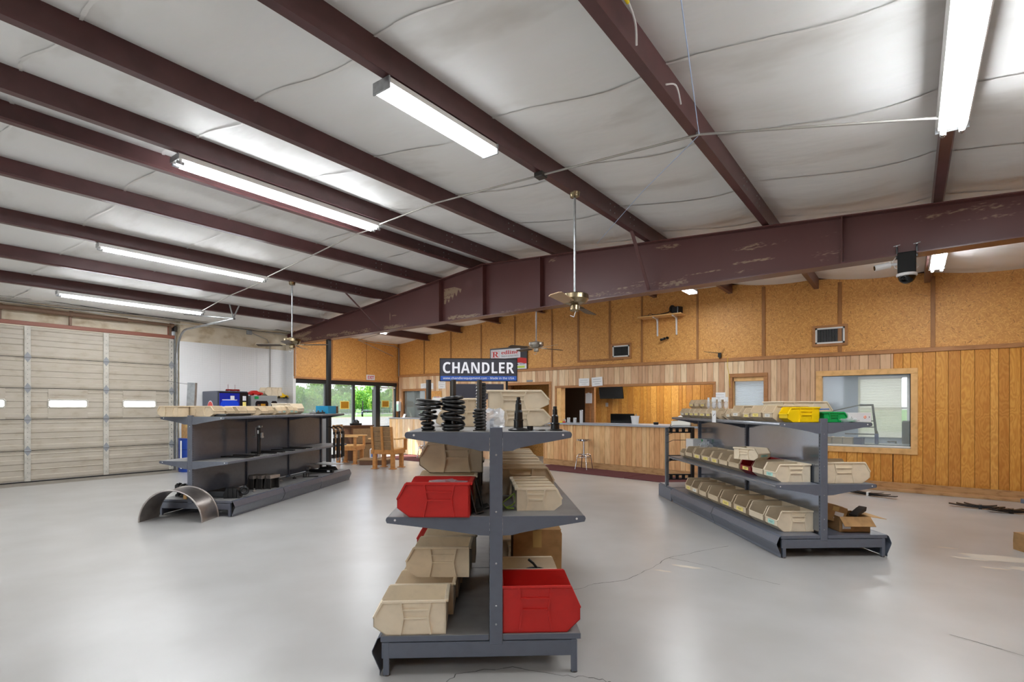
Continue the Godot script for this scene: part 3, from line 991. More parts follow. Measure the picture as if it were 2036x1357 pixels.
func build_left_wall() -> void:
	var w := struct("wall_left", "left wall with roll-up door, white pegboard and glass front", "wall")
	# garage part
	var g := mb()
	slab(g, 2, -5.32, 7.2, 0.0, 3.62, -13.85, -13.66, [[-5.2, -0.2, 0.0, 3.02]])
	part("garage_core", g, M.old_blanket, w)
	part("upper_blanket", mb().bb(Vector3(-13.66, 3.09, -5.32), Vector3(-13.63, 3.60, 7.2)), M.old_blanket, w)
	# pegboard part
	var p := mb()
	slab(p, 2, -8.0, -5.32, 0.0, 3.62, -13.85, -13.43, [])
	part("store_core", p, M.old_blanket, w)
	for k in 3: part("pegboard_panel", mb().bb(Vector3(-13.43, 0.05, -8.0 + k * 0.9 + 0.002), Vector3(-13.418, 2.965, -8.0 + (k + 1) * 0.9 - 0.002)), M.peg_board, w)
	# glass front part: strand board above the storefront
	var s := mb()
	slab(s, 2, -11.70, -7.93, 0.0, 3.72, -13.32, -13.112, [[-11.50, -7.98, 0.0, 2.21]])
	part("front_core", s, M.batten_wood, w)
	for e in [[-9.09, -7.95], [-10.295, -9.11], [-11.54, -10.31]]:
		part("strand_board_sheet", mb().bb(Vector3(-13.112, 2.26, e[0] + 0.003), Vector3(-13.101, 3.62, e[1] - 0.003)), M.strand_board, w)
	for z in [-9.10, -7.955]: part("batten", mb().rbox(Vector3(-13.092, 2.92, z), Vector3(0.02, 1.3, 0.05), 0.003), M.batten_wood, w)
	part("batten", mb().rbox(Vector3(-13.097, 2.92, -10.30), Vector3(0.01, 1.3, 0.016), 0.002), M.batten_wood, w)
	part("batten", mb().rbox(Vector3(-13.09, 2.235, -9.74), Vector3(0.024, 0.05, 3.6), 0.004), M.trim_wood, w)
	part("corner_return", mb().bb(Vector3(-13.43, 0, -7.995), Vector3(-13.098, 2.965, -7.915)), M.peg_board, w)
	part("corner_return", mb().bb(Vector3(-13.43, 2.965, -7.995), Vector3(-13.098, 3.62, -7.915)), M.old_blanket, w)

	# far walls that close the room
	var r := struct("wall_right", "plain panelled wall closing the far side of the shop", "wall")
	part("boards", mb().bb(Vector3(4.6, 0, -15.3), Vector3(4.75, 3.6, 7.3)), M.panel_orange_1, r)
	# wide opening added behind the camera to let in fill daylight
	var q := struct("wall_front", "pale wall behind the shop floor with a wide opening added for fill daylight", "wall")
	var fb := mb()
	slab(fb, 0, -13.85, 4.75, 0.0, 4.3, 7.2, 7.35, [[-8.6, -2.6, 0.0, 3.1]])
	part("sheet", fb, M.plain_wall, q)

	build_storefront()
	build_garage_door()

func build_storefront() -> void:
	var x := -13.2
	var f := struct("window_4", "dark framed storefront glazing beside the entrance", "window")
	var bars := [[-7.98, -7.92], [-8.985, -8.925], [-9.93, -9.865], [-10.86, -10.69], [-11.52, -11.47]]
	for b in bars: part("mullion", mb().rbox(Vector3(x, 1.05, (b[0] + b[1]) / 2.0), Vector3(0.10, 2.1, b[1] - b[0]), 0.005), M.frame_dark, f)
	part("head_rail", mb().rbox(Vector3(x + 0.02, 2.155, -9.72), Vector3(0.12, 0.115, 3.6), 0.006), M.frame_dark, f)
	part("bottom_rail", mb().rbox(Vector3(x, 0.05, -8.92), Vector3(0.10, 0.10, 1.95), 0.005), M.frame_dark, f)
	part("pane", mb().bb(Vector3(x - 0.004, 0.1, -8.925), Vector3(x + 0.004, 2.1, -7.98)), M.hazy_glass, f)
	part("pane", mb().bb(Vector3(x - 0.004, 0.1, -9.865), Vector3(x + 0.004, 2.1, -8.985)), M.hazy_glass, f)
	part("pane", mb().bb(Vector3(x - 0.004, 0.86, -11.47), Vector3(x + 0.004, 2.02, -10.86)), M.hazy_glass, f)
	part("transom", mb().rbox(Vector3(x, 2.055, -11.165), Vector3(0.08, 0.05, 0.62), 0.004), M.white_enamel, f)
	part("sill_rail", mb().rbox(Vector3(x, 0.835, -11.165), Vector3(0.10, 0.06, 0.62), 0.005), M.frame_dark, f)
	part("kick_panel", mb().rbox(Vector3(x, 0.40, -11.165), Vector3(0.06, 0.80, 0.60), 0.005), M.panel_counter_0, f)
	# the entrance door stands open, its leaf swung outside
	var d := struct("door_1", "dark framed glass entrance door swung open to the outside", "door", at(-13.25, 0, -10.71, 0))
	var leaf := rot(Vector3.UP, -36.0)
	part("stile", mb().rbox(Vector3(-0.04, 1.05, 0), Vector3(0.08, 2.06, 0.045), 0.004, leaf), M.frame_dark, d)
	part("stile", mb().rbox(Vector3(-0.82, 1.05, 0), Vector3(0.08, 2.06, 0.045), 0.004, leaf), M.frame_dark, d)
	part("rail", mb().rbox(Vector3(-0.43, 0.13, 0), Vector3(0.72, 0.2, 0.045), 0.004, leaf), M.frame_dark, d)
	part("rail", mb().rbox(Vector3(-0.43, 2.04, 0), Vector3(0.72, 0.08, 0.045), 0.004, leaf), M.frame_dark, d)
	part("pane", mb().bb(Vector3(-0.78, 0.23, -0.003), Vector3(-0.08, 2.0, 0.003), leaf), M.glass, d)
	part("handle", mb().tube([Vector3(-0.76, 0.95, 0.03), Vector3(-0.76, 0.95, 0.07), Vector3(-0.76, 1.25, 0.07), Vector3(-0.76, 1.25, 0.03)], 0.01), M.galvanised, d)
	var st := thing("window_sticker", "gold square sticker with a pale border on the wide storefront pane", "sticker", at(x + 0.012, 1.51, -9.595))
	part("border", mb().bb(Vector3(-0.002, -0.115, -0.155), Vector3(0, 0.115, 0.155)), M.card_yellow, st)
	part("print", mb().bb(Vector3(0, -0.095, -0.13), Vector3(0.002, 0.095, 0.13)), M.sticker_gold, st)
	var st2 := thing("window_sticker", "gold square sticker with a pale border on the narrow side pane", "sticker", at(x + 0.012, 1.55, -11.10))
	part("border", mb().bb(Vector3(-0.002, -0.105, -0.148), Vector3(0, 0.105, 0.148)), M.card_yellow, st2)
	part("print", mb().bb(Vector3(0, -0.085, -0.122), Vector3(0.002, 0.085, 0.122)), M.sticker_gold, st2)

func text_mesh(words: String, bold: bool, serif := false) -> TextMesh:
	var t := TextMesh.new()
	var f := SystemFont.new()
	f.font_names = PackedStringArray(["Droid Serif" if serif else "Droid Sans"])
	if bold: f.font_weight = 700
	t.font = f
	t.text = words
	t.font_size = 64
	t.pixel_size = 0.01
	t.depth = 0.02
	t.curve_step = 1.0
	return t

# lettering fitted into width by height, lying in the plane of t, centred on it
func lettering(words: String, w: float, h: float, m: Material, parent: Node, t: Transform3D, bold := true, serif := false) -> MeshInstance3D:
	var tm := text_mesh(words, bold, serif)
	var box := tm.get_aabb()
	var s := Vector3(w / maxf(box.size.x, 0.001), h / maxf(box.size.y, 0.001), 0.003 / maxf(box.size.z, 0.001))
	var o := part("lettering", tm, m, parent)
	o.transform = t * Transform3D(Basis.from_scale(s), -box.get_center() * s)
	return o

func build_garage_door() -> void:
	var x := -13.6
	var d := struct("door_2", "beige ribbed sectional roll-up door with a row of narrow windows", "door")
	var rows := [0.02, 0.61, 1.215, 1.815, 2.41, 3.01]
	var cols := [-5.19, -3.95, -2.70, -1.45, -0.21]
	for r in 5:
		for c in 4:
			var lo: float = rows[r] + 0.006
			var hi: float = rows[r + 1] - 0.006
			var z0: float = cols[c] + 0.02
			var z1: float = cols[c + 1] - 0.02
			var h := hi - lo
			# profile of one section: a flat skin with pressed ribs
			var prof := [Vector2(-0.03, 0)]
			for e in [[0.0, 0.0], [0.06, 0.012], [0.17, 0.012], [0.19, 0.0], [0.36, 0.0], [0.38, 0.010], [0.40, 0.0], [0.56, 0.0], [0.58, 0.012], [0.70, 0.012], [0.72, 0.0], [0.86, 0.0], [0.88, 0.010], [0.90, 0.0], [0.97, 0.0], [0.98, 0.014], [1.0, 0.014]]:
				prof.append(Vector2(e[1], e[0] * h))
			prof.append(Vector2(-0.03, h))
			var t := Transform3D(Basis(), Vector3(x, lo, 0))
			if r == 2:
				var zc := (z0 + z1) / 2.0
				var wl := zc - 0.315
				var wr := zc + 0.315
				var b := mb()
				b.prism(prof, z0, wl, t).prism(prof, wr, z1, t)
				b.bb(Vector3(x - 0.03, lo, wl), Vector3(x + 0.008, 1.44, wr)).bb(Vector3(x - 0.03, 1.60, wl), Vector3(x + 0.008, hi, wr))
				b.bb(Vector3(x, lo + 0.05, wl), Vector3(x + 0.016, lo + 0.11, wr)).bb(Vector3(x, hi - 0.12, wl), Vector3(x + 0.016, hi - 0.06, wr))
				var pn := part("panel", b, M.door_steel, d)
				part("pane", mb().bb(Vector3(x - 0.012, 1.445, wl + 0.005), Vector3(x - 0.006, 1.595, wr - 0.005)), M.frosted_pane, pn)
				part("window_frame", mb().tube([Vector3(x + 0.01, 1.44, wl + 0.03), Vector3(x + 0.01, 1.44, wr - 0.03), Vector3(x + 0.01, 1.47, wr), Vector3(x + 0.01, 1.57, wr), Vector3(x + 0.01, 1.60, wr - 0.03), Vector3(x + 0.01, 1.60, wl + 0.03), Vector3(x + 0.01, 1.57, wl), Vector3(x + 0.01, 1.47, wl), Vector3(x + 0.01, 1.44, wl + 0.03)], 0.014, 6), M.door_stile, pn)
			else:
				part("panel", mb().prism(prof, z0, z1, t), M.door_steel, d)
	for c in 5:
		for r in 5:
			var st := part("stile", mb().rbox(Vector3(x + 0.012, (rows[r] + rows[r + 1]) / 2.0, cols[c]), Vector3(0.045, rows[r + 1] - rows[r] - 0.008, 0.095), 0.004), M.door_stile, d)
			var holes := mb()
			for k in 6: holes.cyl(Vector3(x + 0.034, rows[r] + 0.08 + k * 0.09, cols[c]), Vector3(x + 0.0355, rows[r] + 0.08 + k * 0.09, cols[c]), 0.009 if c == 0 else 0.005, -1.0, 8)
			part("punched_holes", holes, M.slot_black, st).set_meta("kind", "stuff")
			if r > 0:
				var hb := mb()
				hb.prism([Vector2(0, -0.10), Vector2(0.05, -0.02), Vector2(0.05, 0.02), Vector2(0, 0.10), Vector2(-0.05, 0.02), Vector2(-0.05, -0.02)], 0.0, 0.006, Transform3D(Basis(Vector3(0, 0, -1), Vector3.UP, Vector3.RIGHT), Vector3(x + 0.035, rows[r], cols[c])))
				hb.cyl(Vector3(x + 0.045, rows[r], cols[c] - 0.05), Vector3(x + 0.045, rows[r], cols[c] + 0.05), 0.011, -1.0, 8)
				part("hinge", hb, M.grey_plastic, d)
	for r in range(1, 5): part("joint_light_stop", mb().bb(Vector3(x - 0.045, rows[r] - 0.02, -5.2), Vector3(x - 0.02, rows[r] + 0.02, -0.2)), M.slot_black, d)  # black backing added behind the joints to block daylight leaking between sections
	part("bottom_seal", mb().rbox(Vector3(x, 0.012, -2.7), Vector3(0.05, 0.024, 5.0), 0.006), M.black_rubber, d)

	var h := struct("trim_7", "rusty red steel header beam above the roll-up door", "trim")
	part("beam", mb().rbox(Vector3(-13.585, 3.055, -2.6), Vector3(0.09, 0.075, 5.3), 0.006), M.header_red, h)
	part("upright", mb().rbox(Vector3(-13.60, 3.20, -5.16), Vector3(0.05, 0.26, 0.07), 0.004), M.header_red, h)

	var tr := thing("door_track", "galvanised door track that curves from the jamb into the room", "track", at(0, 0, 0))
	var path := [Vector3(-13.52, 0.0, -5.29), Vector3(-13.52, 2.6, -5.29)]
	for k in 9:
		var a := PI / 2.0 * k / 8.0
		path.append(Vector3(-13.52 + 0.52 * (1.0 - cos(a)), 2.68 + 0.52 * sin(a), -5.29))
	path.append(Vector3(-10.86, 3.22, -5.29))
	part("rail", mb().tube(path, 0.024, 8), M.galvanised, tr)
	part("jamb_angle", mb().bb(Vector3(-13.63, 0, -5.27), Vector3(-13.55, 3.3, -5.245)).bb(Vector3(-13.63, 0, -5.27), Vector3(-13.62, 3.3, -5.20)), M.galvanised, tr)
	part("roller_bracket", mb().rbox(Vector3(-13.55, 3.25, -5.25), Vector3(0.10, 0.12, 0.06), 0.01), M.dark_steel, tr)
	for e in [Vector3(-12.55, 3.45, -5.05), Vector3(-11.2, 3.55, -5.55)]:
		part("hanger", mb().cyl(Vector3(-10.9, 3.23, -5.29), e, 0.016, -1.0, 6), M.galvanised, tr)
	part("hanger", mb().cyl(Vector3(-10.9, 3.23, -5.29), Vector3(-11.05, 3.52, -5.29), 0.014, -1.0, 6), M.galvanised, tr)

	var s := thing("torsion_shaft", "brown torsion spring tube above the roll-up door", "spring tube")
	part("tube", mb().cyl(Vector3(-13.47, 3.31, -5.2), Vector3(-13.47, 3.31, 0.0), 0.032, -1.0, 12), M.torsion_brown, s)
	part("spring", mb().cyl(Vector3(-13.47, 3.31, -4.3), Vector3(-13.47, 3.31, -2.2), 0.047, -1.0, 14), M.torsion_brown, s)
	for z in [-5.15, -3.34, -2.3, -0.6]:
		part("bearing_bracket", mb().rbox(Vector3(-13.53, 3.22, z), Vector3(0.05, 0.27, 0.045), 0.006).cyl(Vector3(-13.47, 3.31, z - 0.025), Vector3(-13.47, 3.31, z + 0.025), 0.06, -1.0, 12), M.torsion_brown, s)

func build_rooms_behind() -> void:
	# parts room and hall behind the counter, office beside them
	var w := struct("wall_rooms", "panelled walls of the parts room and office behind the back wall", "wall")
	boards(w, "panel_board", -7.60, -3.1, 0.0, 2.6, -14.2, 0.014, ["panel_orange_0", "panel_orange_1", "panel_orange_2", "panel_orange_3"], [], 21, [0.10, 0.13, 0.18, 0.21])
	part("core", mb().bb(Vector3(-7.75, 0, -14.35), Vector3(-3.0, 2.7, -14.21)), M.groove, w)
	part("divider", mb().bb(Vector3(-3.1, 0, -15.2), Vector3(-3.0, 2.7, -11.70)), M.panel_orange_1, w)
	part("door_post", mb().rbox(Vector3(-7.68, 1.3, -14.14), Vector3(0.17, 2.6, 0.14), 0.01), M.trim_wood, w)
	part("hall_back", mb().bb(Vector3(-13.3, 0, -15.3), Vector3(-7.0, 2.7, -15.15)), M.hall_wall, w)
	part("hall_sheet", mb().bb(Vector3(-9.75, 0, -13.3), Vector3(-8.42, 2.62, -13.2)), M.strand_board, w)
	part("hall_stud", mb().rbox(Vector3(-9.82, 1.3, -13.25), Vector3(0.09, 2.6, 0.12), 0.006), M.trim_wood, w)
	part("hall_side", mb().bb(Vector3(-11.0, 0, -15.2), Vector3(-10.9, 2.7, -11.70)), M.strand_board, w)
	part("hall_side", mb().bb(Vector3(-13.3, 0, -15.2), Vector3(-13.2, 2.7, -11.70)), M.plain_wall, w)
	var ob := mb()
	slab(ob, 0, -3.0, 4.6, 0.0, 2.7, -15.3, -15.15, [[-0.98, -0.03, 0.75, 2.15]])
	part("office_back", ob, M.office_wall, w)
	part("office_lining", mb().bb(Vector3(-3.0, 0, -15.15), Vector3(-2.97, 2.7, -11.71)), M.office_wall, w)
	var c := struct("ceiling_rooms", "low ceiling over the parts room and office", "ceiling")
	part("sheet", mb().bb(Vector3(-13.3, 2.62, -15.3), Vector3(4.75, 2.72, -11.70)), M.plain_wall, c)
	var win := struct("window_5", "office outer window behind a pale slatted blind", "window")
	part("pane", mb().bb(Vector3(-0.98, 0.75, -15.24), Vector3(-0.03, 2.15, -15.236)), M.glass, win)
	part("frame", mb().bb(Vector3(-1.0, 1.40, -15.22), Vector3(-0.01, 1.45, -15.17)).bb(Vector3(-1.0, 0.73, -15.22), Vector3(-0.95, 2.17, -15.13)).bb(Vector3(-0.06, 0.73, -15.22), Vector3(-0.01, 2.17, -15.13)).bb(Vector3(-1.0, 2.13, -15.22), Vector3(-0.01, 2.17, -15.13)), M.white_enamel, win)
	for k in 48: part("slat", mb().rbox(Vector3.ZERO, Vector3(0.83, 0.0018, 0.025), 0.0007, rot(Vector3.RIGHT, 78.0, Vector3(-0.575, 2.10 - k * 0.0285, -15.10))), M.blind_slat, win)
	part("headrail", mb().rbox(Vector3(-0.575, 2.125, -15.10), Vector3(0.85, 0.035, 0.035), 0.004), M.white_enamel, win)

# ---------------------------------------------------------------- outdoors, seen through the entrance
func crown(sd: int, n: int) -> ArrayMesh:
	var r := RandomNumberGenerator.new()
	r.seed = sd
	var b := mb()
	var lumps := []
	for k in 22: lumps.append([Vector3(r.randf_range(-0.6, 0.6), r.randf_range(0.12, 0.88), r.randf_range(-0.6, 0.6)), r.randf_range(0.18, 0.34)])
	for k in n:
		var l = lumps[r.randi() % lumps.size()]
		var d := Vector3(r.randfn(), r.randfn(), r.randfn()).normalized()
		var p: Vector3 = l[0] + d * l[1] * r.randf_range(0.75, 1.05)
		var u := Vector3(r.randfn(), r.randfn(), r.randfn()).normalized() * r.randf_range(0.045, 0.08)
		var w := u.cross(d).normalized() * u.length() * 0.8
		b.quad(p - u, p + w * 0.6, p + u, p - w * 0.6)
	return b.mesh()

func build_outdoors() -> void:
	var g := struct("ground", "green lawn and pale concrete yard outside the entrance", "ground")
	part("lawn", mb().bb(Vector3(-400, -0.5, -400), Vector3(300, -0.16, 300)), M.lawn, g)
	part("yard", mb().bb(Vector3(-62, -0.3, -90), Vector3(-13.72, -0.05, 40)), M.apron, g)
	part("gravel_strip", mb().bb(Vector3(-69, -0.3, -95), Vector3(-62, -0.09, 40)), M.gravel, g)
	part("yard", mb().bb(Vector3(-30, -0.3, 7.36), Vector3(30, -0.05, 40)), M.apron, g)  # unseen paving added to bounce sunlight in through the rear opening
	part("yard", mb().bb(Vector3(-13.0, -0.3, -40), Vector3(10, -0.05, -15.32)), M.apron, g)  # unseen paving added so the light on the office blind stays neutral
	part("road", mb().bb(Vector3(-106, -0.3, -160), Vector3(-98, -0.12, 60)), M.apron, g)
	var crowns := [crown(1, 2600), crown(2, 2600), crown(3, 2600)]
	var leaf := ["leaf_a", "leaf_b", "leaf_c"]
	var r := RandomNumberGenerator.new()
	r.seed = 31
	for k in 36:
		var row := k % 3
		var where := Vector3(-112.0 - row * 12.0 + r.randf_range(-1, 1), -0.16, -30.0 - (k / 3) * 10.4 - row * 3.6 + r.randf_range(-0.7, 0.7))
		var h := r.randf_range(5.2, 6.8) + row * 1.3
		var w := r.randf_range(4.6, 5.3)
		var t := thing("roadside_tree", ["full green tree in the first row beyond the road", "full green tree in the middle row beyond the road", "tall green tree in the last row beyond the road"][row], "tree", at(where.x, where.y, where.z, r.randf() * 360.0), "trees beyond the road, row %d" % (row + 1))
		part("foliage", crowns[k % 3], M[leaf[r.randi() % 3]], t, Transform3D(Basis.from_scale(Vector3(w, h, w)), Vector3.ZERO))
		part("trunk", mb().cyl(Vector3.ZERO, Vector3(0, h * 0.55, 0), 0.22, 0.12, 8), M.bark, t)
	# flatbed trailer with raised ramps
	var t2 := thing("flatbed_trailer", "black flatbed trailer with raised ramps parked on the yard", "trailer", at(-72.5, -0.1, -57.5, -37.0))
	part("deck", mb().rbox(Vector3(0, 0.85, 0), Vector3(6.4, 0.22, 2.0), 0.03), M.black_paint, t2)
	part("tail_beam", mb().rbox(Vector3(-0.6, 0.72, 1.08), Vector3(3.2, 0.28, 0.12), 0.02), M.white_enamel, t2)
	for x in [-2.1, 1.6]:
		var ramp_part := part("ramp_rail", mb().box(Vector3(x - 0.7, 1.75, 1.0), Vector3(0.1, 1.6, 0.1)), M.black_paint, t2)
		part("ramp_rail", mb().box(Vector3(x + 0.7, 1.75, 1.0), Vector3(0.1, 1.6, 0.1)), M.black_paint, t2)
		for k in 6: part("rung", mb().box(Vector3(x, 1.1 + k * 0.28, 1.0), Vector3(1.4, 0.12, 0.08)), M.black_paint, ramp_part)
	for x in [-2.0, 2.6]:
		var wheel := part("wheel", mb().cyl(Vector3(x, 0.42, 0.95), Vector3(x, 0.42, 1.2), 0.42, -1.0, 16), M.black_rubber, t2)
		part("hub", mb().cyl(Vector3(x, 0.42, 1.2), Vector3(x, 0.42, 1.23), 0.2, -1.0, 12), M.galvanised, wheel)
	for x in [-1.4, -0.4, 0.6]: part("tail_lamp", mb().rbox(Vector3(x, 0.72, 1.15), Vector3(0.2, 0.1, 0.03), 0.01), M.sign_red, t2)
	# white car on the road
	var c := thing("parked_car", "white saloon car on the road seen through the storefront", "car", at(-101.5, -0.12, -49.5, 90.0))
	part("body", mb().prism([Vector2(-2.2, 0.35), Vector2(2.2, 0.35), Vector2(2.25, 0.75), Vector2(1.5, 0.92), Vector2(0.8, 1.42), Vector2(-0.9, 1.45), Vector2(-1.7, 1.0), Vector2(-2.25, 0.9)], -0.85, 0.85), M.white_enamel, c)
	part("windows", mb().prism([Vector2(1.25, 0.98), Vector2(0.72, 1.36), Vector2(-0.85, 1.38), Vector2(-1.45, 1.0)], -0.86, 0.86), M.screen_black, c)
	for x in [-1.4, 1.4]:
		for z in [-0.8, 0.8]: part("wheel", mb().cyl(Vector3(x, 0.32, z - 0.1), Vector3(x, 0.32, z + 0.1), 0.32, -1.0, 12), M.black_rubber, c)
	# rail fence at the edge of the grass
	var fn := thing("rail_fence", "thin grey rail fence between the yard and the grass", "fence", at(-84, -0.16, -66, -90.0))
	for k in 13: part("fence_post", mb().cyl(Vector3(-24 + k * 4.0, 0, 0), Vector3(-24 + k * 4.0, 1.2, 0), 0.05, -1.0, 6), M.galvanised, fn)
	for y in [0.5, 1.1]: part("rail", mb().cyl(Vector3(-24, y, 0), Vector3(24, y, 0), 0.035, -1.0, 6), M.galvanised, fn)

# ---------------------------------------------------------------- gondola shelves and what stands on them
var bin_shapes := {}

# hopper bin: front lip at x = 0, back at x = l, width along z
func bin_shape(l: float, h: float, w: float) -> Array:
	var key := "%.3f %.3f %.3f" % [l, h, w]
	if bin_shapes.has(key): return bin_shapes[key]
	var th := 0.005
	var prof := [Vector2(0.17 * l, 0), Vector2(0.975 * l, 0), Vector2(0.985 * l, h), Vector2(0.12 * l, h), Vector2(0.0, 0.56 * h), Vector2(0.0, 0.27 * h)]
	var b := mb()
	for s in [-1.0, 1.0]:
		var z: float = s * w / 2.0
		b.prism(prof, z, z - s * th)
	b.bb(Vector3(0.17 * l, 0, -w / 2.0), Vector3(0.975 * l, th, w / 2.0))
	b.bb(Vector3(0.978 * l - th, 0, -w / 2.0), Vector3(0.983 * l, h, w / 2.0))
	b.bb(Vector3(0, 0.27 * h, -w / 2.0), Vector3(th, 0.52 * h, w / 2.0))
	b.prism([Vector2(0, 0.27 * h), Vector2(0.17 * l, 0), Vector2(0.17 * l, th), Vector2(th, 0.28 * h)], -w / 2.0, w / 2.0)
	# raised ribs on both sides
	for s in [-1.0, 1.0]:
		var z0: float = s * (w / 2.0)
		var z1: float = s * (w / 2.0 + 0.010)
		for line in [[0.37, 0.97, 0.405, 0.50], [0.405, 0.50, 0.36, 0.02], [0.78, 0.97, 0.735, 0.50], [0.735, 0.50, 0.775, 0.02], [0.385, 0.74, 0.76, 0.74], [0.405, 0.50, 0.735, 0.50]]:
			var a := Vector2(line[0] * l, line[1] * h)
			var e := Vector2(line[2] * l, line[3] * h)
			var d := (e - a).normalized().orthogonal() * 0.0045
			b.prism([a - d, e - d, e + d, a + d], z0, z1)
	var body := b.mesh()
	# rim that runs round the open top
	var r := mb()
	var rr := 0.013
	for s in [-1.0, 1.0]:
		var zc: float = s * (w / 2.0 + 0.004)
		r.rbox(Vector3(0.555 * l, h - 0.004, zc), Vector3(0.87 * l, rr + 0.003, rr), 0.003)
		var a2 := Vector2(0.12 * l, h - 0.004)
		var e2 := Vector2(0.004, 0.55 * h)
		var d2 := (e2 - a2).normalized().orthogonal() * 0.005
		r.prism([a2 - d2, e2 - d2, e2 + d2, a2 + d2], zc - rr / 2.0, zc + rr / 2.0)
	r.rbox(Vector3(0.992 * l, h - 0.004, 0), Vector3(0.022, rr + 0.003, w), 0.003)
	r.rbox(Vector3(0.002, 0.53 * h, 0), Vector3(rr, rr, w), 0.003)
	bin_shapes[key] = [body, r.mesh()]
	return bin_shapes[key]

func hopper_bin(g: Transform3D, x: float, y: float, z: float, size: Array, face: int, m: String, label: String, group: String, card := "", turn := 0.0, called := "hopper_bin") -> Node3D:
	var t := thing(called, label, "bin", g * at(x, y, z, turn + (180.0 if face > 0 else 0.0)), group)
	var s := bin_shape(size[0], size[1], size[2])
	part("body", s[0], M[m], t)
	part("rim", s[1], M[m], t)
	if card:
		var cw: float = size[2] * 0.52
		var hh: float = size[1]
		var c := part("label_card", mb().bb(Vector3(-0.002, 0.30 * hh, -cw / 2.0), Vector3(-0.0005, 0.50 * hh, cw / 2.0)), M[card], t)
		part("print", mb().bb(Vector3(-0.003, 0.41 * hh, -cw * 0.3), Vector3(-0.002, 0.425 * hh, cw * 0.3)).bb(Vector3(-0.003, 0.36 * hh, -cw * 0.2), Vector3(-0.002, 0.372 * hh, cw * 0.2)), M.ink, c)
	return t

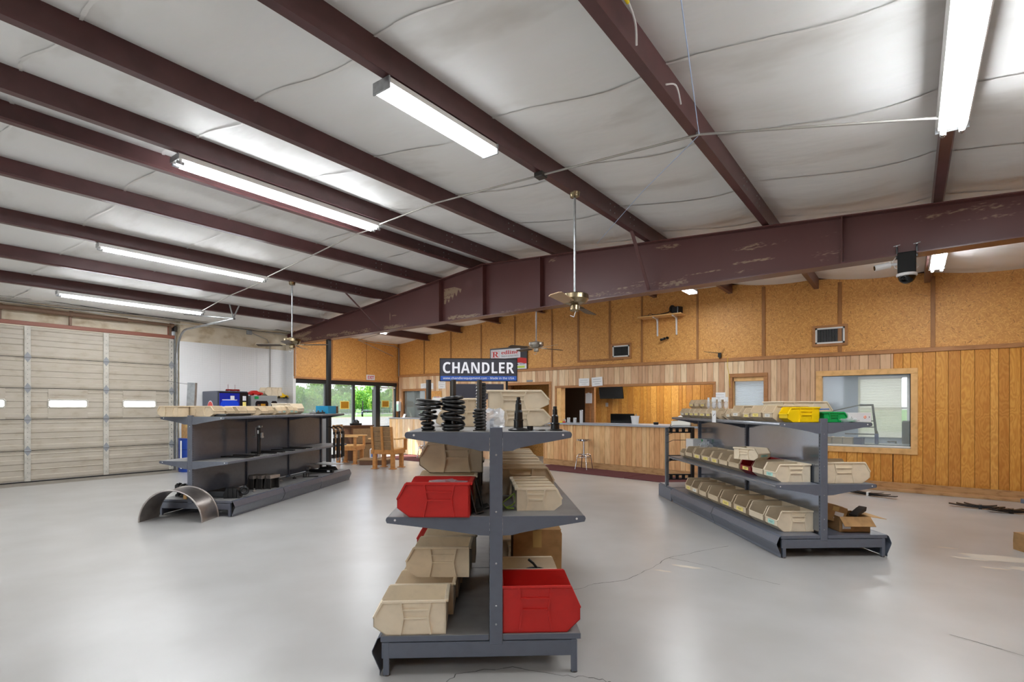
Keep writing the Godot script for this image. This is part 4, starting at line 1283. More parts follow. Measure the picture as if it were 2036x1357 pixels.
# gondola: origin at the foot of its end upright, shelves run along -z
func gondola(called: String, label: String, g: Transform3D, n: int, steel: String, back: String, deck: String, wl: float, wr: float, levels: Array, open_end := false, right_kick := true, sec := 1.22) -> Node3D:
	var t := thing(called, label, "shelf unit", g)
	var st: Material = M[steel]
	for k in n + 1:
		var z := -k * sec
		var zc := z - 0.018 if k == 0 else (z + 0.018 if k == n else z)
		var u := part("upright", mb().rbox(Vector3(0, 0.75, zc), Vector3(0.07, 1.18, 0.036), 0.003), st, t)
		var slots := mb()
		for s in [-1.0, 1.0]:
			for i in 34: slots.box(Vector3(s * 0.0352, 0.27 + i * 0.031, zc), Vector3(0.001, 0.018, 0.006))
		part("slots", slots, M.slot_black, u).set_meta("kind", "stuff")
		if k == 0:
			var rv := mb()
			for y in [0.27, 0.37, 0.60, 0.88, 1.19]: rv.cyl(Vector3(0.0, y, 0.0), Vector3(0.0, y, 0.003), 0.006, 0.004, 8)
			part("rivets", rv, M.galvanised, u).set_meta("kind", "stuff")
		# base frame under every upright
		part("base_beam", mb().rbox(Vector3((wr - wl) / 2.0 - 0.01, 0.135, zc), Vector3(wl + wr - 0.03, 0.085, 0.03), 0.004), st, t)
		for e in [-wl + 0.03, wr - 0.035]:
			var leg := part("base_leg", mb().rbox(Vector3(e, 0.092, zc), Vector3(0.032, 0.176, 0.034), 0.003), st, t)
			part("levelling_foot", mb().cyl(Vector3(e, 0, zc), Vector3(e, 0.012, zc), 0.02, 0.016, 10), M.dark_steel, leg)
	for k in n:
		var z0 := -k * sec - 0.004
		var z1 := -(k + 1) * sec + 0.004
		if not (open_end and k == n - 1):
			part("back_panel", mb().bb(Vector3(-0.012, 0.24, z1 + 0.02), Vector3(0.012, 1.30, z0 - 0.02)), M[back], t)
		else:
			# the last section has only punched rails instead of a panel
			for y in [0.34, 1.10, 0.72]:
				var rail := part("punched_rail", mb().bb(Vector3(-0.012, y, z1 + 0.02), Vector3(0.012, y + 0.02, z0 - 0.02)).bb(Vector3(-0.012, y + 0.07, z1 + 0.02), Vector3(0.012, y + 0.09, z0 - 0.02)), M.frame_dark, t)
				for q in 9: part("rail_web", mb().bb(Vector3(-0.01, y + 0.02, z1 + 0.03 + q * 0.138), Vector3(0.01, y + 0.07, z1 + 0.085 + q * 0.138)), M.frame_dark, rail)
		for s in [-1.0, 1.0]:
			var w: float = wl if s < 0 else wr
			var d := part("base_deck", mb().rbox(Vector3(s * (w + 0.036) / 2.0, 0.2, (z0 + z1) / 2.0), Vector3(w - 0.034, 0.028, z0 - z1), 0.004), M[deck], t)
			part("deck_edge", mb().bb(Vector3(s * 0.04, 0.184, z0 - 0.001), Vector3(s * w, 0.213, z0 + 0.0015)), st, d)
			if s > 0 and not right_kick: continue
			# kick plate: out, then back in to the floor
			var p := [Vector2(s * (w - 0.002), 0.214), Vector2(s * (w + 0.018), 0.20), Vector2(s * (w + 0.046), 0.135), Vector2(s * (w + 0.044), 0.12), Vector2(s * (w + 0.004), 0.03), Vector2(s * (w + 0.004), 0.004)]
			var b := mb()
			for i in p.size() - 1:
				var a: Vector2 = p[i]
				var e2: Vector2 = p[i + 1]
				var nn := (e2 - a).normalized().orthogonal() * 0.0015
				b.prism([a - nn, e2 - nn, e2 + nn, a + nn], z1 + 0.002, z0 - 0.002)
			part("kick_plate", b, st, t)
		for lv in levels:
			for s in [-1.0, 1.0]:
				var depth: float = lv[1] if s < 0 else lv[2]
				if depth <= 0.0: continue
				var y: float = lv[0]
				var sh := part("shelf", mb().rbox(Vector3(s * (depth + 0.03) / 2.0, y - 0.008, (z0 + z1) / 2.0), Vector3(depth - 0.03, 0.016, z0 - z1), 0.003), M[deck], t)
				var lip := mb()
				lip.prism([Vector2(s * (depth - 0.006), y), Vector2(s * (depth + 0.006), y - 0.006), Vector2(s * (depth + 0.010), y - 0.018), Vector2(s * (depth + 0.004), y - 0.034), Vector2(s * (depth - 0.010), y - 0.034)], z1, z0)
				part("front_edge", lip, M.edge_steel if back == "back_steel" else st, sh)
				var br := [Vector2(s * 0.036, y - 0.002), Vector2(s * (depth + 0.004), y - 0.002), Vector2(s * (depth - 0.004), y - 0.016), Vector2(s * (depth + 0.004), y - 0.034), Vector2(s * depth * 0.55, y - 0.068), Vector2(s * depth * 0.28, y - 0.092), Vector2(s * 0.09, y - 0.104), Vector2(s * 0.036, y - 0.106)]
				for zz in [z0 + 0.002, z1]:
					var bk := part("bracket", mb().prism(br, zz - 0.004, zz), st, sh)
					if k == 0 and zz > z1:
						part("bracket_rivet", mb().cyl(Vector3(s * (depth - 0.04), y - 0.018, zz), Vector3(s * (depth - 0.04), y - 0.018, zz + 0.002), 0.006, -1.0, 8), M.white_enamel, bk)
	return t

var GC := Transform3D()     # centre gondola
var GR := Transform3D()     # glossy gondola before the counter
var GL := Transform3D()     # long gondola beside the roll-up door

func build_shelves() -> void:
	GC = at(-1.803, 0, -2.281, 39.0)
	GR = at(-0.9935, 0, -5.656, 39.0) * at(0.425, 0, 0)
	GL = at(-7.157, 0, -3.468, 29.6) * at(-0.62, 0, 0)
	gondola("gondola_shelf", "short grey double-sided shelf unit holding beige and red bins", GC, 2, "shelf_steel", "shelf_steel", "deck_steel", 0.622, 0.462, [[0.858, 0.585, 0.48], [1.316, 0.484, 0.405]], false, false)
	gondola("gondola_shelf", "glossy blue-grey double-sided shelf unit in front of the parts counter", GR, 2, "shelf_steel", "back_steel", "shelf_steel", 0.42, 0.625, [[0.705, 0.47, 0.515], [1.30, 0.43, 0.47]], false, true, 1.525)
	end_frame()
	gondola("gondola_shelf", "long dark grey half-empty shelf unit beside the roll-up door", GL, 3, "old_shelf_steel", "old_shelf_steel", "deck_steel", 0.45, 0.60, [[0.728, 0.44, 0.54], [1.322, 0.42, 0.49]])
	centre_bins()
	counter_side_bins()
	long_shelf_things()
	shelf_top_things()

# punched end frame bolted to the far end of the glossy unit
func end_frame() -> void:
	var f := thing("end_frame", "dark punched steel end frame at the counter end of the glossy shelf", "shelf frame", GR)
	part("deck", mb().rbox(Vector3(-0.20, 0.2, -3.38), Vector3(0.44, 0.028, 0.6), 0.004), M.shelf_steel, f)
	part("kick_plate", mb().rbox(Vector3(-0.43, 0.10, -3.38), Vector3(0.02, 0.19, 0.6), 0.004), M.shelf_steel, f)
	part("post", mb().rbox(Vector3(-0.41, 0.66, -3.36), Vector3(0.05, 0.94, 0.05), 0.004), M.edge_steel, f)
	part("post", mb().rbox(Vector3(0.0, 0.66, -3.36), Vector3(0.05, 0.94, 0.05), 0.004), M.frame_dark, f)
	for y in [0.30, 0.60, 1.04]:
		part("rail", mb().bb(Vector3(-0.39, y, -3.37), Vector3(-0.02, y + 0.02, -3.35)), M.frame_dark, f)
		part("rail", mb().bb(Vector3(-0.39, y + 0.07, -3.37), Vector3(-0.02, y + 0.09, -3.35)), M.frame_dark, f)
		for q in 4: part("rail_web", mb().bb(Vector3(-0.37 + q * 0.10, y + 0.02, -3.368), Vector3(-0.32 + q * 0.10, y + 0.07, -3.352)), M.frame_dark, f)

func centre_bins() -> void:
	var big := [0.395, 0.185, 0.262]
	var g1 := "beige bins on the bottom deck of the short shelf"
	var l1 := "tan hopper bin in the row on the bottom deck of the short shelf"
	hopper_bin(GC, -0.665, 0.215, -0.140, big, -1, "bin_beige", "pale beige hopper bin with a twig inside on the short shelf's deck", g1, "", 1.5)
	for k in 5: hopper_bin(GC, -0.64 + 0.012 * k, 0.215, -0.425 - k * 0.285, big, -1, "bin_tan", l1, g1)
	hopper_bin(GC, -0.545, 0.402, -0.545, big, -1, "bin_tan", "tan hopper bin stacked on the bottom row under the red bin's shelf", g1, "", -2.0)
	hopper_bin(GC, -0.52, 0.402, -0.835, big, -1, "bin_tan", "tan hopper bin stacked second in the upper row of the bottom deck", g1)
	hopper_bin(GC, -0.56, 0.402, -1.12, big, -1, "bin_red", "red hopper bin stacked at the rear of the bottom deck", g1)
	# a dry twig in the first bin
	tag(part("twig", mb().tube([Vector3(0.06, 0.005, 0.0), Vector3(0.0, 0.03, 0.01), Vector3(-0.05, 0.035, 0.0)], 0.0018, 5).tube([Vector3(0.02, 0.02, 0.0), Vector3(0.0, 0.055, 0.03)], 0.0014, 5), M.bark, self, GC * at(-0.36, 0.24, -0.15)), "thin dry twig lying in the pale beige bin", "twig")
	# middle shelf, left
	hopper_bin(GC, -0.525, 0.858, -0.115, [0.395, 0.185, 0.25], -1, "bin_red", "bright red hopper bin with bagged parts on the short shelf's middle level", "bins on the middle level of the short shelf", "", -3.0)
	var bag := thing("parts_bag", "clear plastic bag of dark parts inside the bright red bin", "bag", GC * at(-0.30, 0.99, -0.11))
	part("film", mb().wad(Vector3(0.02, 0.018, 0), Vector3(0.13, 0.036, 0.085), 9, 0.25), M.clear_bag, bag)
	for k in 7: part("rod", mb().cyl(Vector3(-0.08 + k * 0.018, 0.006, -0.05), Vector3(-0.02 + k * 0.018, 0.012, 0.05), 0.006, -1.0, 6), M.black_paint, bag)
	hopper_bin(GC, -0.51, 0.858, -0.405, big, -1, "bin_tan", "tan hopper bin right behind the bright red bin", "bins on the middle level of the short shelf")
	for k in 3: hopper_bin(GC, -0.50 + 0.01 * k, 0.858, -0.70 - k * 0.29, big, -1, "bin_tan", "tan hopper bin in the rear row of the middle level", "bins on the middle level of the short shelf")
	hopper_bin(GC, -0.47, 1.046, -0.50, [0.395, 0.185, 0.25], -1, "bin_tan", "tan hopper bin stacked on top behind the bright red bin", "bins on the middle level of the short shelf", "", 3.0)
	hopper_bin(GC, -0.475, 1.046, -0.82, [0.395, 0.185, 0.25], -1, "bin_tan", "tan hopper bin stacked second on the middle level", "bins on the middle level of the short shelf")
	for k in 2:
		var pl := thing("steel_plate", "dark bent steel plate leaning between the red bin and the upright", "plate", GC * at(-0.115 + k * 0.035, 0.860, -0.10 - k * 0.14, 8.0) * rot(Vector3.FORWARD, -14.0), "dark plates behind the red bin")
		part("leaf", mb().rbox(Vector3(0, 0.075, 0), Vector3(0.008, 0.15 + k * 0.06, 0.11), 0.002), M.dark_steel, pl)
		part("foot", mb().rbox(Vector3(0.02, 0.004, 0), Vector3(0.045, 0.008, 0.11), 0.002), M.dark_steel, pl)
	# middle shelf, right
	for k in 4: hopper_bin(GC, 0.378 - 0.004 * k, 0.858, -0.20 - k * 0.125, [0.262, 0.128, 0.108], 1, "bin_beige", "small beige hopper bin in the front group on the short shelf's middle level", "small beige bins on the short shelf")
	for k in 7: hopper_bin(GC, 0.40 - 0.006 * (k % 3), 0.858, -0.80 - k * 0.235, [0.39, 0.185, 0.20], 1, "bin_beige" if k % 2 else "bin_tan", "beige hopper bin in the rear row facing the counter on the middle level", "beige bins facing the counter on the short shelf")
	tag(part("lashing_strap", mb().tube([Vector3(0.02, 0.004, 0.06), Vector3(0.06, 0.012, 0.02), Vector3(0.085, 0.02, -0.05), Vector3(0.075, 0.075, -0.03), Vector3(0.04, 0.05, 0.0), Vector3(0.0, 0.03, 0.05), Vector3(0.03, 0.004, 0.07), Vector3(0.07, 0.005, 0.075)], 0.0045, 6), M.cable_green, self, GC * at(0.035, 0.862, -0.25)), "thin yellow-green strap curled beside the small beige bins", "strap")
	# bottom deck, right
	hopper_bin(GC, 0.462, 0.215, -0.16, [0.435, 0.255, 0.285], 1, "bin_red", "large bright red storage bin on the bottom deck of the short shelf", "", "", 0.0, "storage_bin")
	var rb := hopper_bin(GC, 0.42, 0.215, -0.47, [0.40, 0.25, 0.26], 1, "bin_beige", "beige bin with a black cable inside, behind the large red bin", "", "", 0.0, "storage_bin")
	tag(part("coiled_cable", mb().torus(0.075, 0.009, at(0, 0.0, 0)).torus(0.065, 0.009, at(0.01, 0.018, 0)).tube([Vector3(0.03, 0.02, -0.04), Vector3(0.0, 0.06, -0.03), Vector3(-0.03, 0.085, -0.03)], 0.008, 7), M.cable_black, self, GC * at(0.24, 0.40, -0.45)), "black cable coiled in the beige bin behind the large red bin", "cable")
	carton("cardboard_carton", "tall brown cardboard carton behind the red bin on the bottom deck", GC * at(0.29, 0.215, -0.93), Vector3(0.33, 0.39, 0.36), false)
	hopper_bin(GC, 0.40, 0.215, -1.45, [0.38, 0.19, 0.26], 1, "bin_tan", "tan hopper bin behind the tall carton on the bottom deck", "")
	tag(part("hose_coil", mb().torus(0.05, 0.007, rot(Vector3.RIGHT, 70.0)).torus(0.042, 0.007, rot(Vector3.RIGHT, 62.0, Vector3(0.01, 0.01, 0.01))), M.cable_black, self, GC * at(0.075, 0.30, -0.85)), "small black hose coil between the upright and the tall carton", "hose")

func carton(called: String, label: String, t: Transform3D, s: Vector3, open: bool) -> Node3D:
	var c := thing(called, label, "box", t)
	var h := s / 2.0
	if open:
		part("bottom", mb().bb(Vector3(-h.x, 0, -h.z), Vector3(h.x, 0.006, h.z)), M.cardboard, c)
		for e in [[Vector3(-h.x, 0, -h.z), Vector3(-h.x + 0.006, s.y, h.z)], [Vector3(h.x - 0.006, 0, -h.z), Vector3(h.x, s.y, h.z)], [Vector3(-h.x, 0, -h.z), Vector3(h.x, s.y, -h.z + 0.006)], [Vector3(-h.x, 0, h.z - 0.006), Vector3(h.x, s.y, h.z)]]:
			part("side", mb().bb(e[0], e[1]), M.cardboard, c)
		part("flap", mb().bb(Vector3(0, -0.002, -h.z), Vector3(0.16, 0.002, h.z), rot(Vector3.BACK, -8.0, Vector3(h.x, s.y, 0))), M.cardboard_inside, c)
		part("flap", mb().bb(Vector3(-h.x, -0.002, 0), Vector3(h.x, 0.002, 0.12), rot(Vector3.RIGHT, 40.0, Vector3(0, s.y, h.z))), M.cardboard, c)
	else:
		# worn body, edges a little crushed
		var b := mb()
		b.prism([Vector2(-h.x, 0), Vector2(h.x, 0), Vector2(h.x * 1.015, s.y * 0.5), Vector2(h.x * 1.03, s.y * 0.94), Vector2(h.x * 0.97, s.y), Vector2(-h.x * 0.98, s.y), Vector2(-h.x * 1.01, s.y * 0.5)], -h.z, h.z)
		part("body", b, M.cardboard, c)
		part("flap", mb().bb(Vector3(-h.x, s.y, -h.z), Vector3(h.x, s.y + 0.004, -0.004)), M.cardboard, c)
		part("flap", mb().bb(Vector3(-h.x, s.y, 0.004), Vector3(h.x, s.y + 0.004, h.z)), M.cardboard, c)
		part("tape", mb().bb(Vector3(-h.x, s.y + 0.004, -0.03), Vector3(h.x, s.y + 0.0055, 0.03)).bb(Vector3(-0.03, s.y * 0.7, h.z), Vector3(0.03, s.y, h.z + 0.001)), M.packing_tape, c)
	return c

func counter_side_bins() -> void:
	var deck := [0.375, 0.205, 0.232]
	var ld := "beige hopper bin in the row on the bottom deck of the glossy shelf"
	var gd := "beige bins on the bottom deck of the glossy shelf"
	var zs := [-0.275, -0.585, -0.955, -1.32, -1.69, -2.02, -2.30, -2.535]
	var cards := ["card_mint", "", "card_yellow", "card_yellow", "", "", "card_white", "card_yellow"]
	for k in 8:
		var wide: float = deck[2] if k < 1 else (0.30 if k < 5 else 0.235)
		hopper_bin(GR, -0.375, 0.215, zs[k], [deck[0], deck[1], wide], -1, "bin_beige" if k < 2 else "bin_tan", ld if k else "beige hopper bin with a mint card at the open end of the glossy shelf's deck", gd, cards[k])
	var gm := "bins on the middle shelf of the glossy unit"
	var lm := "beige hopper bin in the row on the glossy unit's middle shelf"
	var zm := [-0.285, -0.53, -0.80, -1.09, -1.37, -1.625, -1.90, -2.195, -2.49, -2.75]
	var cm := ["card_mint", "", "card_yellow", "", "", "card_yellow", "card_yellow", "card_yellow", "", ""]
	for k in 10:
		var wm: float = [0.225, 0.225, 0.245, 0.265, 0.225, 0.215, 0.265, 0.25, 0.25, 0.17][k]
		hopper_bin(GR, -0.385, 0.705, zm[k], [0.36 if k != 9 else 0.27, 0.175 if k != 9 else 0.125, wm], -1, "bin_dark_red" if k == 2 else ("bin_beige" if k < 2 else "bin_tan"), "dark red hopper bin with a yellow card on the glossy unit's middle shelf" if k == 2 else lm, gm, cm[k])
	hopper_bin(GR, -0.30, 0.882, -0.555, [0.30, 0.125, 0.21], -1, "bin_beige", "small beige hopper bin with a mint card stacked above the middle row", gm, "card_mint", 118.0)
	var gt := "bins on the top shelf of the glossy unit"
	var lt := "small beige hopper bin in the row along the glossy unit's top shelf"
	var tops := [[-2.75, 0.155, 0], [-2.575, 0.15, 1], [-2.40, 0.15, 1], [-2.225, 0.155, 1], [-2.015, 0.185, 1], [-1.815, 0.155, 1], [-1.645, 0.14, 0], [-1.235, 0.115, 0]]
	for k in tops.size(): hopper_bin(GR, -0.385, 1.30, tops[k][0], [0.27, 0.125, tops[k][1]], -1, "bin_tan", lt, gt, "card_yellow" if tops[k][2] else "card_white")
	for e in [[-1.04, 0.215, "card_white"], [-0.785, 0.15, "card_yellow"], [-0.575, 0.225, "card_yellow"], [-0.33, 0.19, "card_white"]]:
		hopper_bin(GR, -0.385, 1.30, e[0], [0.37, 0.165 if e[1] > 0.16 else 0.14, e[1]], -1, "bin_tan", "larger beige hopper bin beside the yellow bin on the top shelf", gt, e[2])
	for k in 3: hopper_bin(GR, -0.22, 1.428, -2.83 + k * 0.21, [0.27, 0.125, 0.165], -1, "bin_tan", "small beige hopper bin stacked on the top shelf's back row", gt, "card_yellow" if k != 1 else "")
	for k in 3: hopper_bin(GR, -0.20, 1.30, -2.83 + k * 0.21, [0.16, 0.125, 0.165], -1, "bin_tan", "small beige hopper bin under the stacked pair on the top shelf", gt)
	hopper_bin(GR, -0.335, 1.302, -0.125, [0.345, 0.145, 0.13], -1, "bin_yellow", "yellow hopper bin at the open end of the glossy unit's top shelf", gt, "", 5.0)
	hopper_bin(GR, 0.345, 1.302, -0.60, [0.535, 0.205, 0.40], 1, "bin_beige", "large pale storage bin on the top shelf behind the green bin", gt, "", 0.0, "storage_bin")
	hopper_bin(GR, 0.285, 1.302, -0.16, [0.235, 0.098, 0.14], 1, "bin_green", "green hopper bin at the open end of the top shelf", gt)
	var zb := thing("zip_bag", "dark bag with a blue zip behind the green bin", "bag", GR * at(0.09, 1.302, -0.27))
	part("pouch", mb().ball(Vector3(0, 0.05, 0), Vector3(0.10, 0.055, 0.05), 14, 8), M.black_matte, zb)
	part("zip", mb().tube([Vector3(-0.09, 0.105, 0.03), Vector3(0, 0.125, 0.02), Vector3(0.12, 0.128, 0.02)], 0.006, 6), M.label_blue, zb)
	var wb := thing("white_carton", "white carton with a small orange mark at the open end of the top shelf", "box", GR * at(0.402, 1.302, -0.15))
	part("body", mb().rbox(Vector3(0, 0.046, 0), Vector3(0.228, 0.092, 0.16), 0.003), M.white_plastic, wb)
	part("print", mb().torus(0.010, 0.004, rot(Vector3.RIGHT, 90.0, Vector3(0.05, 0.05, 0.081)), 14, 5, 0.3), M.orange_print, wb)
	part("print", mb().prism([Vector2(0.088, 0.04), Vector2(0.10, 0.05), Vector2(0.088, 0.06), Vector2(0.092, 0.05)], 0.08, 0.0815).prism([Vector2(-0.088, 0.042), Vector2(-0.08, 0.05), Vector2(-0.088, 0.054)], 0.08, 0.0815), M.ink, wb)
	var pb := thing("poly_bag", "crumpled clear green bag in front of the white carton", "bag", GR * at(0.275, 1.302, -0.04))
	part("film", mb().wad(Vector3(0, 0.02, 0), Vector3(0.085, 0.02, 0.03), 7, 0.35), M.clear_bag, pb)
	part("contents", mb().ball(Vector3(0.02, 0.012, 0), Vector3(0.05, 0.010, 0.02), 9, 5), M.bin_green, pb)
	# far end of the glossy unit
	for k in 2:
		var wbox := thing("white_box", ["white wrapped box under the strapped one on the middle shelf", "white box with a green strap on top of the wrapped box"][k], "box", GR * at(-0.12, 0.706 + k * 0.135, -2.88))
		part("body", mb().rbox(Vector3(0, 0.066, 0), Vector3(0.22, 0.13, 0.28), 0.006), M.white_plastic, wbox)
		part("strap", mb().bb(Vector3(0.02, -0.0, -0.142), Vector3(0.035, 0.1335, 0.142)), M.bin_green if k else M.black_matte, wbox)
	var plb := thing("plastic_bag", "clear plastic bag slumped behind the bins on the middle shelf", "bag", GR * at(-0.10, 0.706, -2.60))
	part("film", mb().wad(Vector3(0, 0.12, 0), Vector3(0.11, 0.12, 0.14), 5, 0.3), M.clear_bag, plb)
	for k in 6:
		var hb := thing("blister_pack", "small clear hang pack with a white header card on the top shelf", "package", GR * at(-0.27 + 0.05 * (k % 2), 1.428, -2.08 + k * 0.085, 8.0 * (k % 3) - 8.0), "hang packs on the top shelf")
		part("header_card", mb().bb(Vector3(-0.002, 0.09, -0.045), Vector3(0.002, 0.15, 0.045)), M.paper, hb)
		part("pouch", mb().ball(Vector3(0, 0.05, 0), Vector3(0.022, 0.05, 0.042), 10, 6), M.clear_bag, hb)
	for k in 3: hopper_bin(GR, -0.31, 1.30, -2.02 + k * 0.2, [0.30, 0.125, 0.18], -1, "bin_tan", "small beige hopper bin under the hang packs", gt)
	var price := thing("price_card", "white folded price card between the small bins of the top shelf", "card", GR * at(-0.452, 1.262, -1.47))
	part("sheet", mb().bb(Vector3(-0.003, 0, -0.055), Vector3(0, 0.145, 0.055)), M.paper, price)
	part("print", mb().prism([Vector2(-0.02, 0.085), Vector2(0.03, 0.11), Vector2(0.034, 0.105), Vector2(-0.016, 0.078)], 0.0, 0.001, Transform3D(Basis(Vector3.UP, -PI / 2), Vector3(-0.0035, 0, 0))), M.ink, price)
	# wire hooks on the far rails
	for k in 5:
		var hk := Vector3(-0.02, [1.16, 1.05, 0.93, 1.10, 0.62][k], -3.34)
		tag(part("wire_hook", mb().tube([hk, hk + Vector3(-0.30, 0.0, 0.02), hk + Vector3(-0.42, -0.05, 0.03)], 0.004, 5), M.black_paint, self, GR), "thin black wire hook sticking out of the punched end rails", "hook", "wire hooks on the punched rails")
	# right hand side of the glossy unit
	hopper_bin(GR, 0.505, 0.705, -0.24, [0.46, 0.205, 0.34], 1, "bin_beige", "large beige hopper bin facing the office window on the middle shelf", "")
	carton("cardboard_carton", "torn brown carton with loose flaps on the glossy unit's deck", GR * at(0.40, 0.215, -0.29, -4.0), Vector3(0.30, 0.15, 0.33), true)
	var c2 := carton("cardboard_carton", "battered taped carton leaning in the torn one", GR * at(0.25, 0.305, -0.34, -8.0) * rot(Vector3.BACK, -14.0), Vector3(0.22, 0.15, 0.22), false)
	part("shipping_label", mb().bb(Vector3(0.0, 0.03, 0.111), Vector3(0.085, 0.10, 0.1125)), M.paper, c2)
	var lb := get_node("cardboard_carton_001") if has_node("cardboard_carton_001") else null
	if lb: part("shipping_label", mb().bb(Vector3(-0.12, 0.03, 0.166), Vector3(-0.04, 0.10, 0.1675)), M.paper, lb)
	tag(part("steel_offcut", mb().prism([Vector2(0, 0), Vector2(0.14, 0.05), Vector2(0.15, 0.09), Vector2(0.10, 0.07), Vector2(0.0, 0.02)], -0.04, 0.04), M.dark_steel, self, GR * at(0.42, 0.355, -0.20, 20.0)), "dark bent steel offcut poking out of the torn carton", "offcut")

func trailer_jack(t: Transform3D, label: String, group: String, h := 0.44) -> void:
	var j := thing("trailer_jack", label, "jack", t, group)
	part("tube", mb().cyl(Vector3.ZERO, Vector3(0, h * 0.93, 0), 0.026, -1.0, 14), M.black_paint, j)
	part("cap", mb().cyl(Vector3(0, h * 0.93, 0), Vector3(0, h, 0), 0.03, 0.024, 14).cyl(Vector3(0.0, h * 0.97, 0), Vector3(0.05, h * 0.97, 0), 0.014, -1.0, 10), M.galvanised, j)
	part("foot_plate", mb().rbox(Vector3(0, 0.004, 0), Vector3(0.09, 0.008, 0.07), 0.002), M.dark_steel, j)
	part("crank", mb().tube([Vector3(-0.02, h * 0.95, 0), Vector3(-0.055, h * 0.93, 0), Vector3(-0.055, h * 0.62, 0), Vector3(-0.11, h * 0.60, 0)], 0.007, 7), M.galvanised, j)
	part("label", mb().bb(Vector3(-0.012, h * 0.72, 0.0262), Vector3(0.012, h * 0.84, 0.027)), M.paper, j)
	part("swivel_bracket", mb().rbox(Vector3(0.045, h * 0.66, 0), Vector3(0.03, 0.085, 0.05), 0.006).cyl(Vector3(0.05, h * 0.60, -0.03), Vector3(0.05, h * 0.60, 0.03), 0.012, -1.0, 8), M.galvanised, j)

func long_shelf_things() -> void:
	trailer_jack(GL * at(0.30, 0.728, -1.09), "black trailer jack standing alone on the long shelf", "")
	for k in 5:
		var z := -3.12 - k * 0.10
		var s := thing("gas_strut_jack", "black tubular jack with a bent handle at the end of the long shelf", "jack", GL * at(0.33 + 0.02 * (k % 2), 0.56, z), "tubular jacks at the end of the long shelf")
		part("tube", mb().cyl(Vector3(0.21, -0.08, 0), Vector3(0.21, 0.42, 0), 0.022, -1.0, 12), M.black_paint, s)
		part("inner_rod", mb().cyl(Vector3(0.21, -0.14, 0), Vector3(0.21, -0.08, 0), 0.012, -1.0, 8), M.chrome, s)
		part("handle", mb().tube([Vector3(0.21, 0.42, 0), Vector3(0.20, 0.47, 0), Vector3(0.12, 0.52, 0), Vector3(0.06, 0.49, 0)], 0.009, 6), M.black_paint, s)
		part("label", mb().bb(Vector3(0.20, 0.30, 0.0222), Vector3(0.22, 0.37, 0.023)), M.paper, s)
	for k in 7:
		var zz := [-0.62, -0.83, -1.28, -1.52, -1.83, -2.18, -2.40][k] as float
		tag(part("steel_bar", mb().rbox(Vector3(0, 0.009, 0), Vector3(0.42, 0.018, 0.06 if k else 0.16), 0.002), M.black_paint, self, GL * at(0.26, 0.728, zz, -6.0)), "flat black steel bar lying across the long shelf's middle level", "steel bar", "black bars on the long shelf")
	# deck: coupler, cast blocks, tray, small parts, horizontal jack, box
	var cp := thing("pintle_coupler", "black cast coupler with a lunette ring on the long shelf's deck", "coupler", GL * at(0.46, 0.215, -0.24, 20.0))
	part("body", mb().prism([Vector2(-0.10, 0), Vector2(0.08, 0), Vector2(0.09, 0.05), Vector2(0.06, 0.135), Vector2(-0.07, 0.135), Vector2(-0.11, 0.05)], -0.07, 0.07), M.black_paint, cp)
	part("ribs", mb().box(Vector3(-0.06, 0.07, 0.075), Vector3(0.02, 0.13, 0.012)).box(Vector3(0.0, 0.07, 0.075), Vector3(0.02, 0.13, 0.012)).box(Vector3(0.05, 0.06, 0.075), Vector3(0.02, 0.11, 0.012)), M.black_paint, cp)
	part("ring", mb().torus(0.045, 0.016, rot(Vector3.RIGHT, 90.0, Vector3(0.14, 0.09, 0)), 18, 8), M.black_paint, cp)
	part("pin", mb().cyl(Vector3(0.09, 0.02, -0.05), Vector3(0.09, 0.02, 0.09), 0.02, -1.0, 10), M.black_rubber, cp)
	tag(part("black_tray", mb().rbox(Vector3(0, 0.012, 0), Vector3(0.26, 0.02, 0.36), 0.004).bb(Vector3(-0.13, 0.02, -0.18), Vector3(-0.12, 0.085, 0.18)).bb(Vector3(0.12, 0.02, -0.18), Vector3(0.13, 0.085, 0.18)).bb(Vector3(-0.13, 0.02, 0.17), Vector3(0.13, 0.085, 0.18)), M.black_paint, self, GL * at(0.24, 0.215, -0.38)), "black open tray behind the cast coupler", "tray")
	for k in 3:
		var bl := thing("wheel_chock", "rust-dark cast steel block with open slots on the long shelf's deck", "steel block", GL * at(0.29 + k * 0.115, 0.215, -1.03 - k * 0.035, -12.0), "cast steel blocks on the long shelf")
		part("frame", mb().prism([Vector2(-0.14, 0), Vector2(0.14, 0), Vector2(0.11, 0.21), Vector2(-0.09, 0.21)], -0.012, 0.012, Transform3D(Basis(Vector3.UP, PI / 2), Vector3(-0.045, 0, 0))), M.dark_steel, bl)
		part("side", mb().rbox(Vector3(0, 0.10, 0.09), Vector3(0.09, 0.20, 0.012), 0.003), M.dark_steel, bl)
		part("side", mb().rbox(Vector3(0, 0.10, -0.08), Vector3(0.09, 0.20, 0.012), 0.003), M.dark_steel, bl)
		part("top_bar", mb().rbox(Vector3(0, 0.18, 0), Vector3(0.09, 0.05, 0.20), 0.003), M.raw_steel, bl)
	for k in 5: tag(part("small_fitting", mb().rbox(Vector3(0, 0.012, 0), Vector3(0.05, 0.024, 0.04), 0.004).cyl(Vector3(0, 0.02, 0), Vector3(0, 0.04, 0), 0.012, -1.0, 8), [M.galvanised, M.raw_steel, M.black_paint, M.galvanised, M.raw_steel][k], self, GL * at([0.15, 0.21, 0.28, 0.42, 0.46][k], 0.215, [-1.62, -1.85, -2.15, -0.78, -0.72][k], k * 33.0)), "small metal fitting left on the long shelf's deck", "fitting", "small fittings on the long shelf")
	var hook := thing("chain_hook", "small black forked bracket lying on the long shelf's deck", "bracket", GL * at(0.42, 0.215, -2.38, 30.0))
